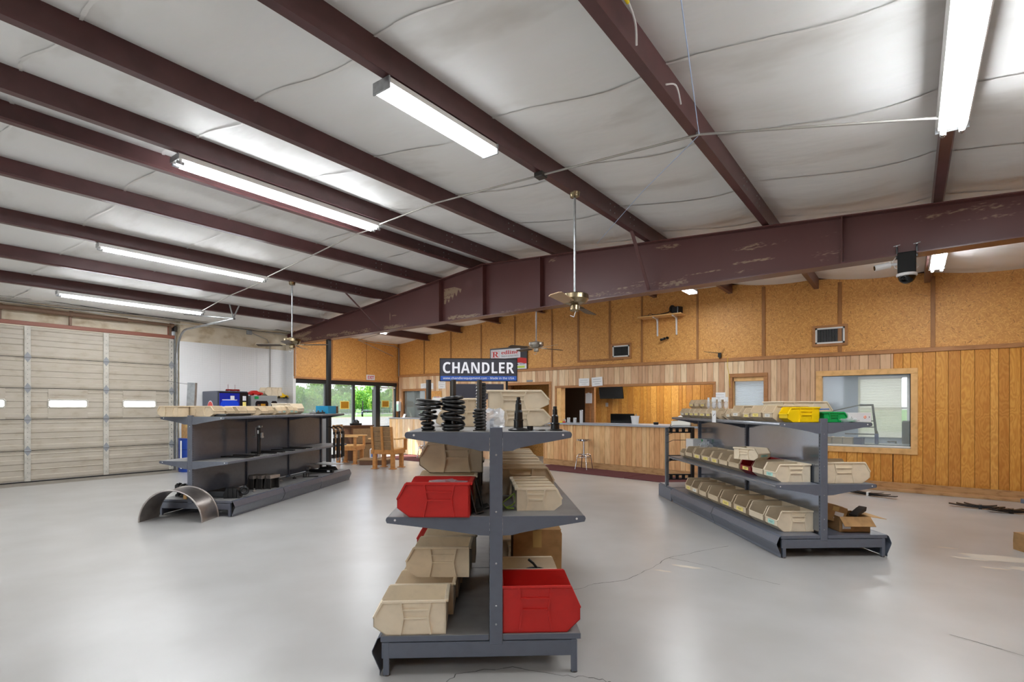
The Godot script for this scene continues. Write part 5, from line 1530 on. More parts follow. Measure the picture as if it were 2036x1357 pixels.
	part("bar", mb().rbox(Vector3(0.03, 0.008, 0), Vector3(0.26, 0.014, 0.02), 0.003), M.black_paint, hook)
	for x in [-0.08, -0.04, 0.0]: part("tine", mb().cyl(Vector3(x, 0.008, 0), Vector3(x, 0.07, 0), 0.007, -1.0, 7), M.black_paint, hook)
	var hj := thing("trailer_jack", "black trailer jack lying flat at the far end of the deck", "jack", GL * at(0.32, 0.247, -3.05, -8.0))
	part("tube", mb().cyl(Vector3(-0.25, 0, 0), Vector3(0.25, 0, 0), 0.03, -1.0, 12), M.black_paint, hj)
	part("gear_head", mb().cyl(Vector3(-0.33, 0.02, 0), Vector3(-0.25, 0.02, 0), 0.045, -1.0, 12), M.galvanised, hj)
	part("label", mb().bb(Vector3(0.14, -0.015, 0.0302), Vector3(0.20, 0.015, 0.031)), M.paper, hj)
	var scale := thing("pedestal_scale", "small white topped pedestal at the far end of the long shelf's deck", "scale", GL * at(0.25, 0.214, -3.46, -20.0))
	part("top", mb().rbox(Vector3(0, 0.125, 0), Vector3(0.50, 0.012, 0.34), 0.003), M.white_enamel, scale)
	part("column", mb().cyl(Vector3(0, 0.06, 0), Vector3(0, 0.12, 0), 0.02, -1.0, 10), M.dark_steel, scale)
	part("base", mb().prism([Vector2(-0.16, 0), Vector2(0.16, 0), Vector2(0.09, 0.065), Vector2(-0.09, 0.065)], -0.11, 0.11), M.black_matte, scale)
	# far side of the deck, seen through the fender
	for k in 3: tag(part("black_hitch_ball", mb().lathe([Vector2(0.05, 0), Vector2(0.05, 0.02), Vector2(0.03, 0.04), Vector2(0.03, 0.07), Vector2(0.055, 0.10), Vector2(0.055, 0.15), Vector2(0.03, 0.18), Vector2(0.0, 0.19)], 14), M.black_paint, self, GL * at(-0.14 - k * 0.11, 0.215, -0.16 - k * 0.05)), "round black hitch fitting on the hidden side of the long shelf's deck", "hitch", "hitch fittings behind the fender")
	tag(part("wood_block", mb().rbox(Vector3(0, 0.03, 0), Vector3(0.05, 0.06, 0.06), 0.003), M.pine, self, GL * at(-0.10, 0.215, -0.07)), "small pale wood block on the deck behind the fender", "block")
	# top shelf
	var gb := "bins on the top of the long shelf"
	var zt := [-0.18, -0.46, -0.69, -0.95, -1.24, -1.46, -1.66, -1.85, -2.03, -2.22]
	for k in 10: hopper_bin(GL, 0.30 - 0.03 * (k % 2), 1.322, zt[k], [0.36 if k < 5 else 0.27, [0.14, 0.125, 0.135, 0.14, 0.12][k % 5], [0.22, 0.18, 0.17, 0.2, 0.17, 0.15, 0.15, 0.14, 0.14, 0.14][k]], 1, "bin_tan", "beige hopper bin in the row on top of the long shelf", gb, ["", "", "", "", "", "", "card_white", "card_mint", "card_mint", "card_mint"][k])
	hopper_bin(GL, 0.12, 1.322, -2.58, [0.40, 0.19, 0.40], 1, "bin_beige", "large beige bin on the long shelf in front of the storefront pane", gb)
	hopper_bin(GL, -0.36, 1.322, 0.02, [0.30, 0.14, 0.22], -1, "bin_tan", "beige bin facing the roll-up door at the near end of the long shelf", gb)
	tag(part("flat_tray", mb().rbox(Vector3(0, 0.02, 0), Vector3(0.34, 0.03, 0.55), 0.006).box(Vector3(0.12, 0.037, 0.1), Vector3(0.02, 0.006, 0.12)), M.black_paint, self, GL * at(0.27, 1.322, -0.40)), "flat black plastic cover lying before the bins on the long shelf's top", "cover")
	var tb := thing("teal_box", "open teal cardboard box at the far end of the long shelf's top", "box", GL * at(0.28, 1.322, -3.32, -4.0))
	part("body", mb().rbox(Vector3(0, 0.075, 0), Vector3(0.26, 0.15, 0.30), 0.004), M.teal_box, tb)
	part("side_panel", mb().rbox(Vector3(0.0, 0.075, -0.20), Vector3(0.24, 0.14, 0.10), 0.004), M.brown_wood, tb)
	for k in 4: tag(part("loose_bracket", mb().rbox(Vector3(0, 0.02, 0), Vector3(0.10, 0.03, 0.09), 0.008).cyl(Vector3(0, 0.03, 0), Vector3(0.02, 0.06, 0), 0.014, -1.0, 8), [M.galvanised, M.dark_steel, M.black_paint, M.dark_steel][k], self, GL * at(0.25 + 0.05 * (k % 2), 1.322, -2.86 - k * 0.09, k * 40.0)), "loose metal bracket between the large bin and the teal box", "bracket", "loose brackets on the long shelf")
	# tall galvanised channel standing on the end of the shelf
	var ch := thing("steel_channel", "tall bare steel channel standing upright on the end of the long shelf", "channel", GL * at(-0.09, 1.323, -0.12))
	part("web", mb().rbox(Vector3(0, 0.23, 0), Vector3(0.115, 0.46, 0.006), 0.001, rot(Vector3.BACK, -3.0)), M.galvanised, ch)
	for s in [-1.0, 1.0]: part("flange", mb().rbox(Vector3(s * 0.055, 0.23, -0.02), Vector3(0.005, 0.46, 0.04), 0.001, rot(Vector3.BACK, -3.0)), M.galvanised, ch)
	part("wire", mb().tube([Vector3(-0.03, 0.44, 0.005), Vector3(-0.20, 0.46, 0.02), Vector3(-0.34, 0.49, 0.0)], 0.003, 5), M.dark_steel, ch)

func shelf_top_things() -> void:
	# steel pipes strung with rubber rings
	var y0 := 1.316
	var pipes := [[-0.377, -0.115, 0.287], [-0.238, -0.115, 0.287], [-0.093, -0.115, 0.287]]
	var words := ["first stack of flat wheel rings", "fat stack of tangled rings", "narrow stack of bellows rings"]
	for k in 3:
		var p := thing("steel_pipe", "upright bare steel pipe carrying the %s" % words[k], "pipe", GC * at(pipes[k][0], y0, pipes[k][1]))
		part("tube", mb().cyl(Vector3(0, 0.006, 0), Vector3(0, pipes[k][2], 0), 0.0145, -1.0, 14), M.dark_steel, p)
		part("base_plate", mb().rbox(Vector3(0, 0.003, 0), Vector3(0.07, 0.006, 0.07), 0.001), M.dark_steel, p)
	var r := RandomNumberGenerator.new()
	r.seed = 12
	var rings := []
	# pipe, height, radius, thickness, tilt
	for e in [[0, 0.018, 0.024, 0.016, 0], [0, 0.044, 0.026, 0.014, 2], [0, 0.070, 0.040, 0.011, 6], [0, 0.088, 0.046, 0.010, -7], [0, 0.106, 0.030, 0.012, 3], [0, 0.128, 0.058, 0.010, 5], [0, 0.150, 0.068, 0.011, -3], [0, 0.168, 0.064, 0.008, -6]]: rings.append(e)
	for k in 9: rings.append([1, 0.016 + k * 0.021, [0.05, 0.056, 0.052, 0.058, 0.05, 0.054, 0.056, 0.052, 0.05][k], 0.0135, r.randf_range(-12, 12) + (k - 4) * 1.5])
	for k in 7: rings.append([2, 0.013 + k * 0.0175, 0.024, 0.010, r.randf_range(-4, 4)])
	for e in rings:
		var pp: Array = pipes[e[0]]
		tag(part("rubber_ring", mb().torus(e[2], e[3], rot(Vector3(r.randf_range(-1, 1), 0, r.randf_range(-1, 1)) + Vector3(0.01, 0, 0.6), e[4]), 24, 9, 0.8), M.black_rubber, self, GC * at(pp[0] + r.randf_range(-0.006, 0.006), y0 + e[1], pp[1])), "shiny black rubber ring on the %s" % words[e[0]], "rubber ring", "rubber rings of the %s" % words[e[0]])
	var bel := thing("rubber_bellows", "tall black corrugated bellows standing behind the third pipe", "bellows", GC * at(-0.085, y0, -0.24))
	var prof := [Vector2(0.0, 0.0)]
	for k in 15:
		prof.append(Vector2(0.026, 0.004 + k * 0.018))
		prof.append(Vector2(0.033, 0.013 + k * 0.018))
	prof.append(Vector2(0.024, 0.276)); prof.append(Vector2(0.0, 0.278))
	part("sleeve", mb().lathe(prof, 20), M.black_rubber, bel)
	# axle spindles
	var sp := [[Vector2(0, 0), Vector2(0.050, 0), Vector2(0.052, 0.008), Vector2(0.040, 0.014), Vector2(0.024, 0.018), Vector2(0.023, 0.055), Vector2(0.025, 0.056), Vector2(0.025, 0.062), Vector2(0.021, 0.064), Vector2(0.020, 0.105), Vector2(0.016, 0.118), Vector2(0.0155, 0.150), Vector2(0.013, 0.158), Vector2(0.0125, 0.172), Vector2(0.009, 0.174), Vector2(0.009, 0.19), Vector2(0, 0.191)],
		[Vector2(0, 0), Vector2(0.038, 0), Vector2(0.038, 0.006), Vector2(0.022, 0.010), Vector2(0.021, 0.035), Vector2(0.023, 0.036), Vector2(0.023, 0.042), Vector2(0.017, 0.046), Vector2(0.0165, 0.082), Vector2(0.012, 0.09), Vector2(0.0115, 0.12), Vector2(0.009, 0.122), Vector2(0.009, 0.138), Vector2(0, 0.139)]]
	for k in 2:
		var s := thing("axle_spindle", ["large black stepped axle spindle on the short shelf's top", "small black stepped axle spindle on the short shelf's top"][k], "spindle", GC * at([0.128, 0.336][k], y0, [-0.125, -0.125][k]))
		part("shaft", mb().lathe(sp[k].map(func(q): return Vector2(q.x * 1.14, q.y)), 26), M.black_paint, s)
		part("cotter", mb().cyl(Vector3(-0.012, [0.182, 0.131][k], 0), Vector3(0.012, [0.182, 0.131][k], 0), 0.002, -1.0, 6), M.galvanised, s)
	for e in [[0.195, -0.135, 0.018, 0.026, "black_paint"], [0.225, -0.115, 0.020, 0.007, "galvanised"], [0.262, -0.11, 0.018, 0.007, "dark_steel"], [0.292, -0.10, 0.016, 0.006, "galvanised"], [0.17, -0.105, 0.022, 0.006, "black_paint"]]:
		tag(part("bearing_race", mb().lathe([Vector2(e[2] * 0.62, 0), Vector2(e[2], 0), Vector2(e[2], e[3]), Vector2(e[2] * 0.62, e[3]), Vector2(e[2] * 0.62, 0)], 20), M[e[4]], self, GC * at(e[0], y0, e[1])), "small bearing ring lying between the two axle spindles", "bearing", "bearing rings by the spindles")
	# bins further back on the top shelf
	var gt := "bins on the top of the short shelf"
	hopper_bin(GC, 0.385, y0, -0.93, [0.40, 0.118, 0.30], 1, "bin_beige", "long beige bin under another on the short shelf's top", gt)
	hopper_bin(GC, 0.375, y0 + 0.118, -0.93, [0.43, 0.13, 0.30], 1, "bin_beige", "long beige bin stacked uppermost on the short shelf's top", gt)
	hopper_bin(GC, -0.40, y0, -0.86, [0.27, 0.105, 0.22], -1, "bin_tan", "tan bin facing the entrance under another on the short shelf's top", gt)
	hopper_bin(GC, -0.395, y0 + 0.106, -0.86, [0.27, 0.085, 0.22], -1, "bin_tan", "tan bin facing the entrance stacked on the short shelf's top", gt)
	var pb := thing("poly_bag", "clear crumpled bag behind the bellows on the short shelf's top", "bag", GC * at(-0.03, y0, -0.40))
	part("film", mb().wad(Vector3(0.02, 0.06, 0), Vector3(0.07, 0.06, 0.06), 3, 0.3), M.clear_bag, pb)
	# the brand sign on its stand
	var sg := thing("brand_sign", "dark sign board on two black legs reading CHANDLER", "sign", GC * at(-0.15, 0, -2.66))
	part("board", mb().rbox(Vector3(0, 1.836, 0), Vector3(0.80, 0.232, 0.018), 0.003), M.sign_dark, sg)
	part("blue_band", mb().bb(Vector3(-0.393, 1.724, 0.009), Vector3(0.393, 1.772, 0.0105)), M.sign_blue, sg)
	part("frame", mb().bb(Vector3(-0.402, 1.716, -0.011), Vector3(0.402, 1.724, 0.012)).bb(Vector3(-0.402, 1.948, -0.011), Vector3(0.402, 1.955, 0.012)).bb(Vector3(-0.402, 1.716, -0.011), Vector3(-0.394, 1.955, 0.012)).bb(Vector3(0.394, 1.716, -0.011), Vector3(0.402, 1.955, 0.012)), M.black_paint, sg)
	lettering("CHANDLER", 0.735, 0.115, M.sign_white, sg, at(0.0, 1.858, 0.0115), true)
	lettering("www.chandlerequipment.com - Made in the USA", 0.735, 0.030, M.sign_white, sg, at(0.0, 1.747, 0.012), false)
	for x in [-0.285, 0.292]: part("leg", mb().rbox(Vector3(x, 0.86, 0), Vector3(0.022, 1.72, 0.022), 0.002), M.black_paint, sg)
	part("lower_panel", mb().rbox(Vector3(0.004, 1.61, 0), Vector3(0.51, 0.16, 0.012), 0.003), M.sign_dark, sg)
	part("foot_bar", mb().rbox(Vector3(0, 0.015, 0), Vector3(0.66, 0.03, 0.30), 0.004), M.black_paint, sg)

# ---------------------------------------------------------------- parts counter, reception, back rooms
const FLAT := Basis(Vector3.RIGHT, Vector3(0, 0, -1), Vector3.UP)     # outline in x, -z pushed upwards
const ON_LEFT := Basis(Vector3(0, 0, -1), Vector3.UP, Vector3.RIGHT)  # faces +x, reads from the room

func bar_stool(label: String, t: Transform3D, h: float) -> void:
	var s := thing("bar_stool", label, "stool", t)
	part("seat", mb().lathe([Vector2(0, h - 0.05), Vector2(0.15, h - 0.05), Vector2(0.175, h - 0.035), Vector2(0.175, h - 0.012), Vector2(0.16, h), Vector2(0, h + 0.004)], 24), M.chrome, s)
	part("column", mb().cyl(Vector3(0, 0.30, 0), Vector3(0, h - 0.05, 0), 0.026, 0.020, 14), M.chrome, s)
	for k in 4:
		var d := Vector3(cos(PI / 4 + k * PI / 2), 0, sin(PI / 4 + k * PI / 2))
		part("leg", mb().tube([d * 0.03 + Vector3(0, 0.34, 0), d * 0.12 + Vector3(0, 0.345, 0), d * 0.16 + Vector3(0, 0.31, 0), d * 0.21], 0.012, 8), M.chrome, s)
	part("foot_ring", mb().torus(0.165, 0.010, at(0, 0.28, 0), 26, 7), M.chrome, s)

func paper(label: String, x0: float, x1: float, y0: float, y1: float, z: float, tilt := 0.0, lines := 3) -> void:
	var w := x1 - x0
	var h := y1 - y0
	var p := thing("wall_paper_note", label, "notice", Transform3D(Basis(Vector3.BACK, deg_to_rad(tilt)), Vector3((x0 + x1) / 2.0, (y0 + y1) / 2.0, z)))
	part("sheet", mb().bb(Vector3(-w / 2.0, -h / 2.0, -0.001), Vector3(w / 2.0, h / 2.0, 0.001)), M.paper, p)
	for k in lines:
		var lw: float = w * [0.36, 0.40, 0.24, 0.34, 0.3][k % 5]
		var y := h * (0.5 - (k + 1.0) / (lines + 1.0))
		part("print", mb().bb(Vector3(-lw, y - h * 0.018, 0.001), Vector3(lw, y + h * 0.018, 0.0016)), M.grey_plastic, p)

func build_counter() -> void:
	var c := thing("parts_counter", "long wood panelled parts counter with a kickboard", "counter", at(-7.5, 0, -11.48, -8.53))
	part("carcass", mb().bb(Vector3(0.0, 0.0, -0.05), Vector3(4.60, 1.02, -0.008)), M.groove, c)
	boards(c, "panel_board", 0.0, 4.60, 0.14, 1.018, 0.0, 0.014, ["panel_counter_0", "panel_counter_1", "panel_counter_2", "panel_counter_3"], [], 33, [0.085, 0.12, 0.15, 0.19, 0.10])
	part("kickboard", mb().rbox(Vector3(2.30, 0.07, 0.008), Vector3(4.60, 0.135, 0.03), 0.004), M.rough_board, c)
	part("end_panel", mb().rbox(Vector3(4.61, 0.51, -0.30), Vector3(0.02, 1.02, 0.62), 0.003), M.panel_counter_2, c)
	part("end_panel", mb().rbox(Vector3(-0.01, 0.51, -0.03), Vector3(0.02, 1.02, 0.10), 0.003), M.panel_counter_0, c)
	var w := thing("counter_worktop", "grey laminate worktop lying along the parts counter", "worktop")
	part("top", mb().prism([Vector2(-7.55, 11.44), Vector2(-2.90, 10.745), Vector2(-2.90, 11.535), Vector2(-3.335, 11.535), Vector2(-3.335, 12.1), Vector2(-7.155, 12.1), Vector2(-7.155, 11.535), Vector2(-7.55, 11.535)], 1.02, 1.058, Transform3D(FLAT, Vector3.ZERO)), M.laminate, w)
	# carpet runners
	for k in 2:
		var cr := thing("carpet_runner", ["dull red carpet runner under the chrome stool", "dull red carpet runner meeting the other before the glossy shelf"][k], "carpet", at(-7.5, 0, -11.48, -8.53), "red runners along the counter")
		part("pile", mb().rbox(Vector3([1.62, 4.35][k], 0.006, 0.50), Vector3([2.7, 2.7][k], 0.012, 0.90), 0.004), M.red_carpet, cr)
	tag(part("carpet_runner", mb().rbox(Vector3(0, 0.006, 0), Vector3(2.0, 0.012, 1.2), 0.004), M.red_carpet, self, at(-11.2, 0, -10.55)), "dull red carpet mat before the reception counter", "carpet")
	bar_stool("round chrome bar stool standing before the parts counter", at(-6.08, 0.012, -10.98), 0.70)
	bar_stool("round chrome bar stool standing before the reception counter", at(-11.1, 0.012, -10.75, 20.0), 0.72)

	# on the worktop
	var y := 1.058
	for k in 3:
		var cup := thing("cup_stack", ["short stack of silver-white cups beside the doorway end of the worktop", "short stack of silver-white cups next to the tall stack", "tall stack of silver-white cups on the worktop"][k], "cups", at([-6.86, -6.68, -6.50][k], y, -11.60))
		var n: int = [5, 5, 13][k]
		for i in n: part("cup", mb().lathe([Vector2(0.034, 0), Vector2(0.044, 0.021), Vector2(0.046, 0.023), Vector2(0.042, 0.023)], 16, at(0, i * 0.0235, 0)), M.white_plastic, cup)
		part("dome", mb().lathe([Vector2(0.044, 0), Vector2(0.036, 0.014), Vector2(0, 0.018)], 16, at(0, n * 0.0235, 0)), M.galvanised, cup)
	var pail := thing("white_pail", "small white ribbed pail on the parts counter", "pail", at(-5.08, y, -11.58))
	part("body", mb().lathe([Vector2(0, 0), Vector2(0.075, 0), Vector2(0.094, 0.165), Vector2(0.102, 0.168), Vector2(0.102, 0.19), Vector2(0.09, 0.19), Vector2(0.074, 0.01)], 24), M.white_plastic, pail)
	part("scoop", mb().tube([Vector3(0.0, 0.12, 0.0), Vector3(0.0, 0.20, -0.02), Vector3(0.02, 0.225, -0.03)], 0.012, 7), M.grey_plastic, pail)
	var mon := thing("monitor", "black wide monitor on the desk behind the parts counter", "monitor", at(-5.85, 0.75, -12.55, 6.0))
	part("screen", mb().rbox(Vector3(0, 0.36, 0), Vector3(0.62, 0.34, 0.03), 0.006), M.screen_black, mon)
	part("neck", mb().rbox(Vector3(0, 0.11, 0.0), Vector3(0.06, 0.22, 0.03), 0.004), M.black_matte, mon)
	part("foot", mb().rbox(Vector3(0, 0.008, 0), Vector3(0.26, 0.016, 0.18), 0.004), M.black_matte, mon)
	var desk := thing("work_desk", "brown desk behind the parts counter under the monitor", "desk", at(-5.6, 0, -12.65))
	part("top", mb().rbox(Vector3(0, 0.735, 0), Vector3(2.2, 0.03, 0.6), 0.004), M.brown_wood, desk)
	for x in [-1.05, 1.05]: part("side", mb().rbox(Vector3(x, 0.36, 0), Vector3(0.03, 0.72, 0.56), 0.003), M.brown_wood, desk)
	tag(part("flower_pot", mb().lathe([Vector2(0, 0), Vector2(0.05, 0), Vector2(0.06, 0.05), Vector2(0.045, 0.055), Vector2(0, 0.05)], 14), M.black_matte, self, at(-4.55, y, -11.5)), "small dark pot on the worktop", "pot")
	tag(part("tape_roll", mb().torus(0.035, 0.014, rot(Vector3.RIGHT, 90.0, Vector3(0, 0.048, 0)), 18, 8), M.white_plastic, self, at(-7.02, y, -11.66)), "white tape roll standing near the jamb on the worktop", "tape")
	tag(part("spray_bottle", mb().lathe([Vector2(0, 0), Vector2(0.04, 0), Vector2(0.042, 0.12), Vector2(0.02, 0.16), Vector2(0.018, 0.2), Vector2(0, 0.205)], 16), M.white_plastic, self, at(-7.09, y, -11.74)), "white bottle beside the jamb on the worktop", "bottle")
	for k in 2: tag(part("small_packet", mb().rbox(Vector3(0, 0.016, 0), Vector3(0.07, 0.03, 0.05), 0.004), [M.cable_yellow, M.sign_red][k], self, at([-7.03, -6.96][k], y, [-11.53, -11.55][k], 20.0 * k)), ["small yellow packet on the worktop by the cups", "small red packet on the worktop by the cups"][k], "packet")
	var heap := thing("open_carton", "brown open carton with paper in it at the shelf end of the worktop", "box", at(-3.80, y, -11.12, -8.5))
	part("body", mb().rbox(Vector3(0, 0.05, 0), Vector3(0.42, 0.10, 0.28), 0.004), M.card_white, heap)
	part("flap", mb().bb(Vector3(-0.2, 0, -0.14), Vector3(-0.05, 0.004, 0.14), rot(Vector3.BACK, 60.0, Vector3(-0.14, 0.16, 0))), M.cardboard, heap)
	part("paper_wad", mb().ball(Vector3(-0.05, 0.15, 0), Vector3(0.09, 0.07, 0.08), 9, 6), M.paper, heap)
	part("side_box", mb().rbox(Vector3(0.29, 0.055, 0.02), Vector3(0.13, 0.11, 0.2), 0.004), M.cardboard, heap)

	# in the parts room
	var tv := thing("television", "black flat television tilted on a wall bracket in the parts room", "television", at(-6.85, 1.90, -13.95) * rot(Vector3.RIGHT, 12.0))
	part("screen", mb().rbox(Vector3(0, 0, 0), Vector3(0.74, 0.43, 0.035), 0.006), M.screen_black, tv)
	part("standby_light", mb().ball(Vector3(0.05, -0.205, 0.019), Vector3(0.006, 0.006, 0.004), 8, 5), M.white_plastic, tv)
	part("bracket", mb().rbox(Vector3(0, 0.02, -0.12), Vector3(0.12, 0.12, 0.2), 0.006), M.black_matte, tv)
	tag(part("small_speaker", mb().rbox(Vector3.ZERO, Vector3(0.085, 0.2, 0.09), 0.008), M.plain_wall, self, at(-7.27, 1.90, -14.14)), "pale box mounted beside the television", "box")
	tag(part("wall_outlet", mb().rbox(Vector3.ZERO, Vector3(0.085, 0.115, 0.01), 0.003).rbox(Vector3(0, 0, 0.006), Vector3(0.035, 0.05, 0.006), 0.002), M.plain_wall, self, at(-7.10, 1.52, -14.187)), "cream wall plate on the orange panelling", "wall plate")
	tag(part("hanging_clipboard", mb().rbox(Vector3.ZERO, Vector3(0.185, 0.26, 0.014), 0.003).bb(Vector3(-0.03, 0.12, 0.006), Vector3(0.03, 0.145, 0.012)), M.paper, self, at(-6.70, 1.68, -12.35)), "pale clipboard hanging behind the counter opening", "clipboard")
	tag(part("clipboard_post", mb().rbox(Vector3(0, 1.3, 0), Vector3(0.09, 2.6, 0.09), 0.004), M.trim_wood, self, at(-6.62, 0, -12.46)), "brown timber post behind the counter opening", "post")

	# reception corner
	var rc := thing("reception_counter", "short pale wood reception counter below the reflecting window", "counter", at(-12.15, 0, -11.34))
	part("top", mb().rbox(Vector3(0, 1.11, 0), Vector3(1.9, 0.035, 0.38), 0.005), M.laminate, rc)
	part("carcass", mb().bb(Vector3(-0.93, 0, -0.19), Vector3(0.93, 1.09, 0.165)), M.groove, rc)
	boards(rc, "panel_board", -0.93, 0.93, 0.02, 1.09, 0.172, 0.012, ["panel_tan_4", "panel_tan_1", "panel_counter_1"], [], 41)
	tag(part("leaflet_stand", mb().rbox(Vector3(0, 0.06, 0), Vector3(0.13, 0.12, 0.006), 0.001, rot(Vector3.RIGHT, -25.0)).bb(Vector3(-0.06, 0, -0.05), Vector3(0.06, 0.004, 0.03)), M.white_plastic, self, at(-12.58, 1.128, -11.30, -10.0)), "small white leaflet stand on the reception counter", "stand")
	tag(part("card_reader", mb().rbox(Vector3(0, 0.10, 0), Vector3(0.03, 0.20, 0.05), 0.006), M.dark_steel, self, at(-12.84, 1.128, -11.36)), "dark upright device by the reception window", "device")
	tag(part("desk_wand", mb().cyl(Vector3.ZERO, Vector3(0.07, 0.36, 0), 0.008, -1.0, 8), M.black_paint, self, at(-12.66, 1.15, -11.38)), "thin black wand leaning above the reception counter", "wand")
	var dp := thing("soap_dispenser", "white wall dispenser with a pale blue front beside the reception window", "dispenser", at(-13.02, 1.47, -11.49))
	part("body", mb().rbox(Vector3(0, 0, 0), Vector3(0.13, 0.32, 0.10), 0.012), M.white_plastic, dp)
	part("front", mb().rbox(Vector3(0, -0.03, 0.052), Vector3(0.10, 0.2, 0.008), 0.003), M.card_mint, dp)
	var pn := thing("notice_panel", "strand board panel with a poster beside the reception window", "panel", at(-11.40, 1.70, -11.53))
	part("sheet", mb().rbox(Vector3(0, -0.03, 0), Vector3(0.44, 0.52, 0.014), 0.003), M.strand_board, pn)
	var po := part("poster", mb().bb(Vector3(-0.11, -0.22, 0.007), Vector3(0.16, 0.07, 0.009)), M.card_white, pn)
	part("picture", mb().bb(Vector3(-0.10, -0.10, 0.009), Vector3(0.15, 0.06, 0.0095)), M.dark_steel, po)
	part("picture_red", mb().bb(Vector3(0.0, 0.03, 0.0095), Vector3(0.15, 0.055, 0.010)), M.sign_red, po)
	var wc := thing("white_cabinet", "tall white cabinet standing against the panelling beside the sign stand", "cabinet", at(-10.95, 0, -11.33))
	part("body", mb().rbox(Vector3(0, 0.865, 0), Vector3(0.46, 1.73, 0.40), 0.008), M.white_enamel, wc)
	part("door", mb().rbox(Vector3(0, 0.9, 0.205), Vector3(0.43, 1.6, 0.014), 0.004), M.white_enamel, wc)
	part("handle", mb().rbox(Vector3(0.17, 0.95, 0.222), Vector3(0.02, 0.2, 0.02), 0.004), M.galvanised, wc)
	var hm := thing("hall_heater", "white louvred floor heater beside the hall doorway", "heater", at(-8.55, 0, -11.42))
	part("body", mb().rbox(Vector3(0, 0.30, 0), Vector3(0.5, 0.6, 0.2), 0.008), M.white_enamel, hm)
	for k in 7: part("louvre", mb().rbox(Vector3(0.17, 0.12 + k * 0.06, 0.102), Vector3(0.10, 0.03, 0.006), 0.001), M.grey_plastic, hm)

	# seen through the office window
	var rk := thing("office_rack", "black slanted display rack inside the office window", "rack", at(-0.95, 0, -12.55))
	part("table", mb().rbox(Vector3(0.35, 0.72, 0), Vector3(1.9, 0.04, 0.5), 0.005), M.black_paint, rk)
	for x in [-0.55, 1.25]: part("leg", mb().rbox(Vector3(x, 0.35, 0), Vector3(0.04, 0.70, 0.4), 0.003), M.black_paint, rk)
	part("arm", mb().tube([Vector3(0.15, 1.49, 0), Vector3(0.36, 1.49, 0), Vector3(0.44, 0.74, 0)], 0.028, 6), M.frame_dark, rk)
	for yy in [1.18, 1.06, 0.92]: part("rung", mb().rbox(Vector3(0.15, yy, 0), Vector3(0.5, 0.022, 0.03), 0.003), M.frame_dark, rk)
	part("backrail", mb().tube([Vector3(-0.35, 1.36, 0.0), Vector3(0.15, 1.49, 0)], 0.012, 6), M.frame_dark, rk)
	for k in 4: hopper_bin(at(-1.31 + k * 0.175, 0.742, -12.30, 90.0), 0, 0, 0, [0.27, 0.13, 0.15], 1, "bin_tan" if k < 3 else "sign_navy", "beige bin on the black rack inside the office" if k < 3 else "navy bin on the black rack inside the office", "bins inside the office", "card_white" if k < 2 else "")
	var bt := thing("spray_can", "teal spray can standing on the office rack", "can", at(-0.52, 0.742, -12.42))
	part("body", mb().cyl(Vector3.ZERO, Vector3(0, 0.2, 0), 0.033, -1.0, 14), M.drum_blue, bt)
	part("cap", mb().cyl(Vector3(0, 0.2, 0), Vector3(0, 0.25, 0), 0.026, 0.02, 12), M.black_matte, bt)
	var oc := thing("office_chair", "dark mesh office chair behind the large window", "chair", at(-0.05, 0, -13.4, 150.0))
	part("backrest", mb().rbox(Vector3(0, 0.92, 0.2), Vector3(0.44, 0.5, 0.05), 0.03), M.black_matte, oc)
	part("seat", mb().rbox(Vector3(0, 0.50, 0), Vector3(0.46, 0.07, 0.46), 0.03), M.black_matte, oc)
	part("headrest", mb().rbox(Vector3(0, 1.23, 0.2), Vector3(0.09, 0.08, 0.04), 0.01), M.dark_steel, oc)
	for s in [-1.0, 1.0]: part("armrest", mb().tube([Vector3(s * 0.26, 0.5, 0.1), Vector3(s * 0.28, 0.74, 0.1), Vector3(s * 0.28, 0.74, -0.15)], 0.018, 7), M.dark_steel, oc)
	part("column", mb().cyl(Vector3(0, 0.08, 0), Vector3(0, 0.47, 0), 0.03, -1.0, 10), M.dark_steel, oc)
	for k in 5: part("base_arm", mb().cyl(Vector3(0, 0.09, 0), Vector3(cos(k * TAU / 5) * 0.3, 0.04, sin(k * TAU / 5) * 0.3), 0.022, 0.016, 7), M.dark_steel, oc)
	for k in 2: tag(part("coat_hook", mb().cyl(Vector3.ZERO, Vector3(0, 0, 0.05), 0.025, 0.03, 10), M.black_matte, self, at(-1.86 + k * 0.12, 1.70, -15.14)), "small dark knob on the blue-grey office wall", "hook", "knobs on the office wall")

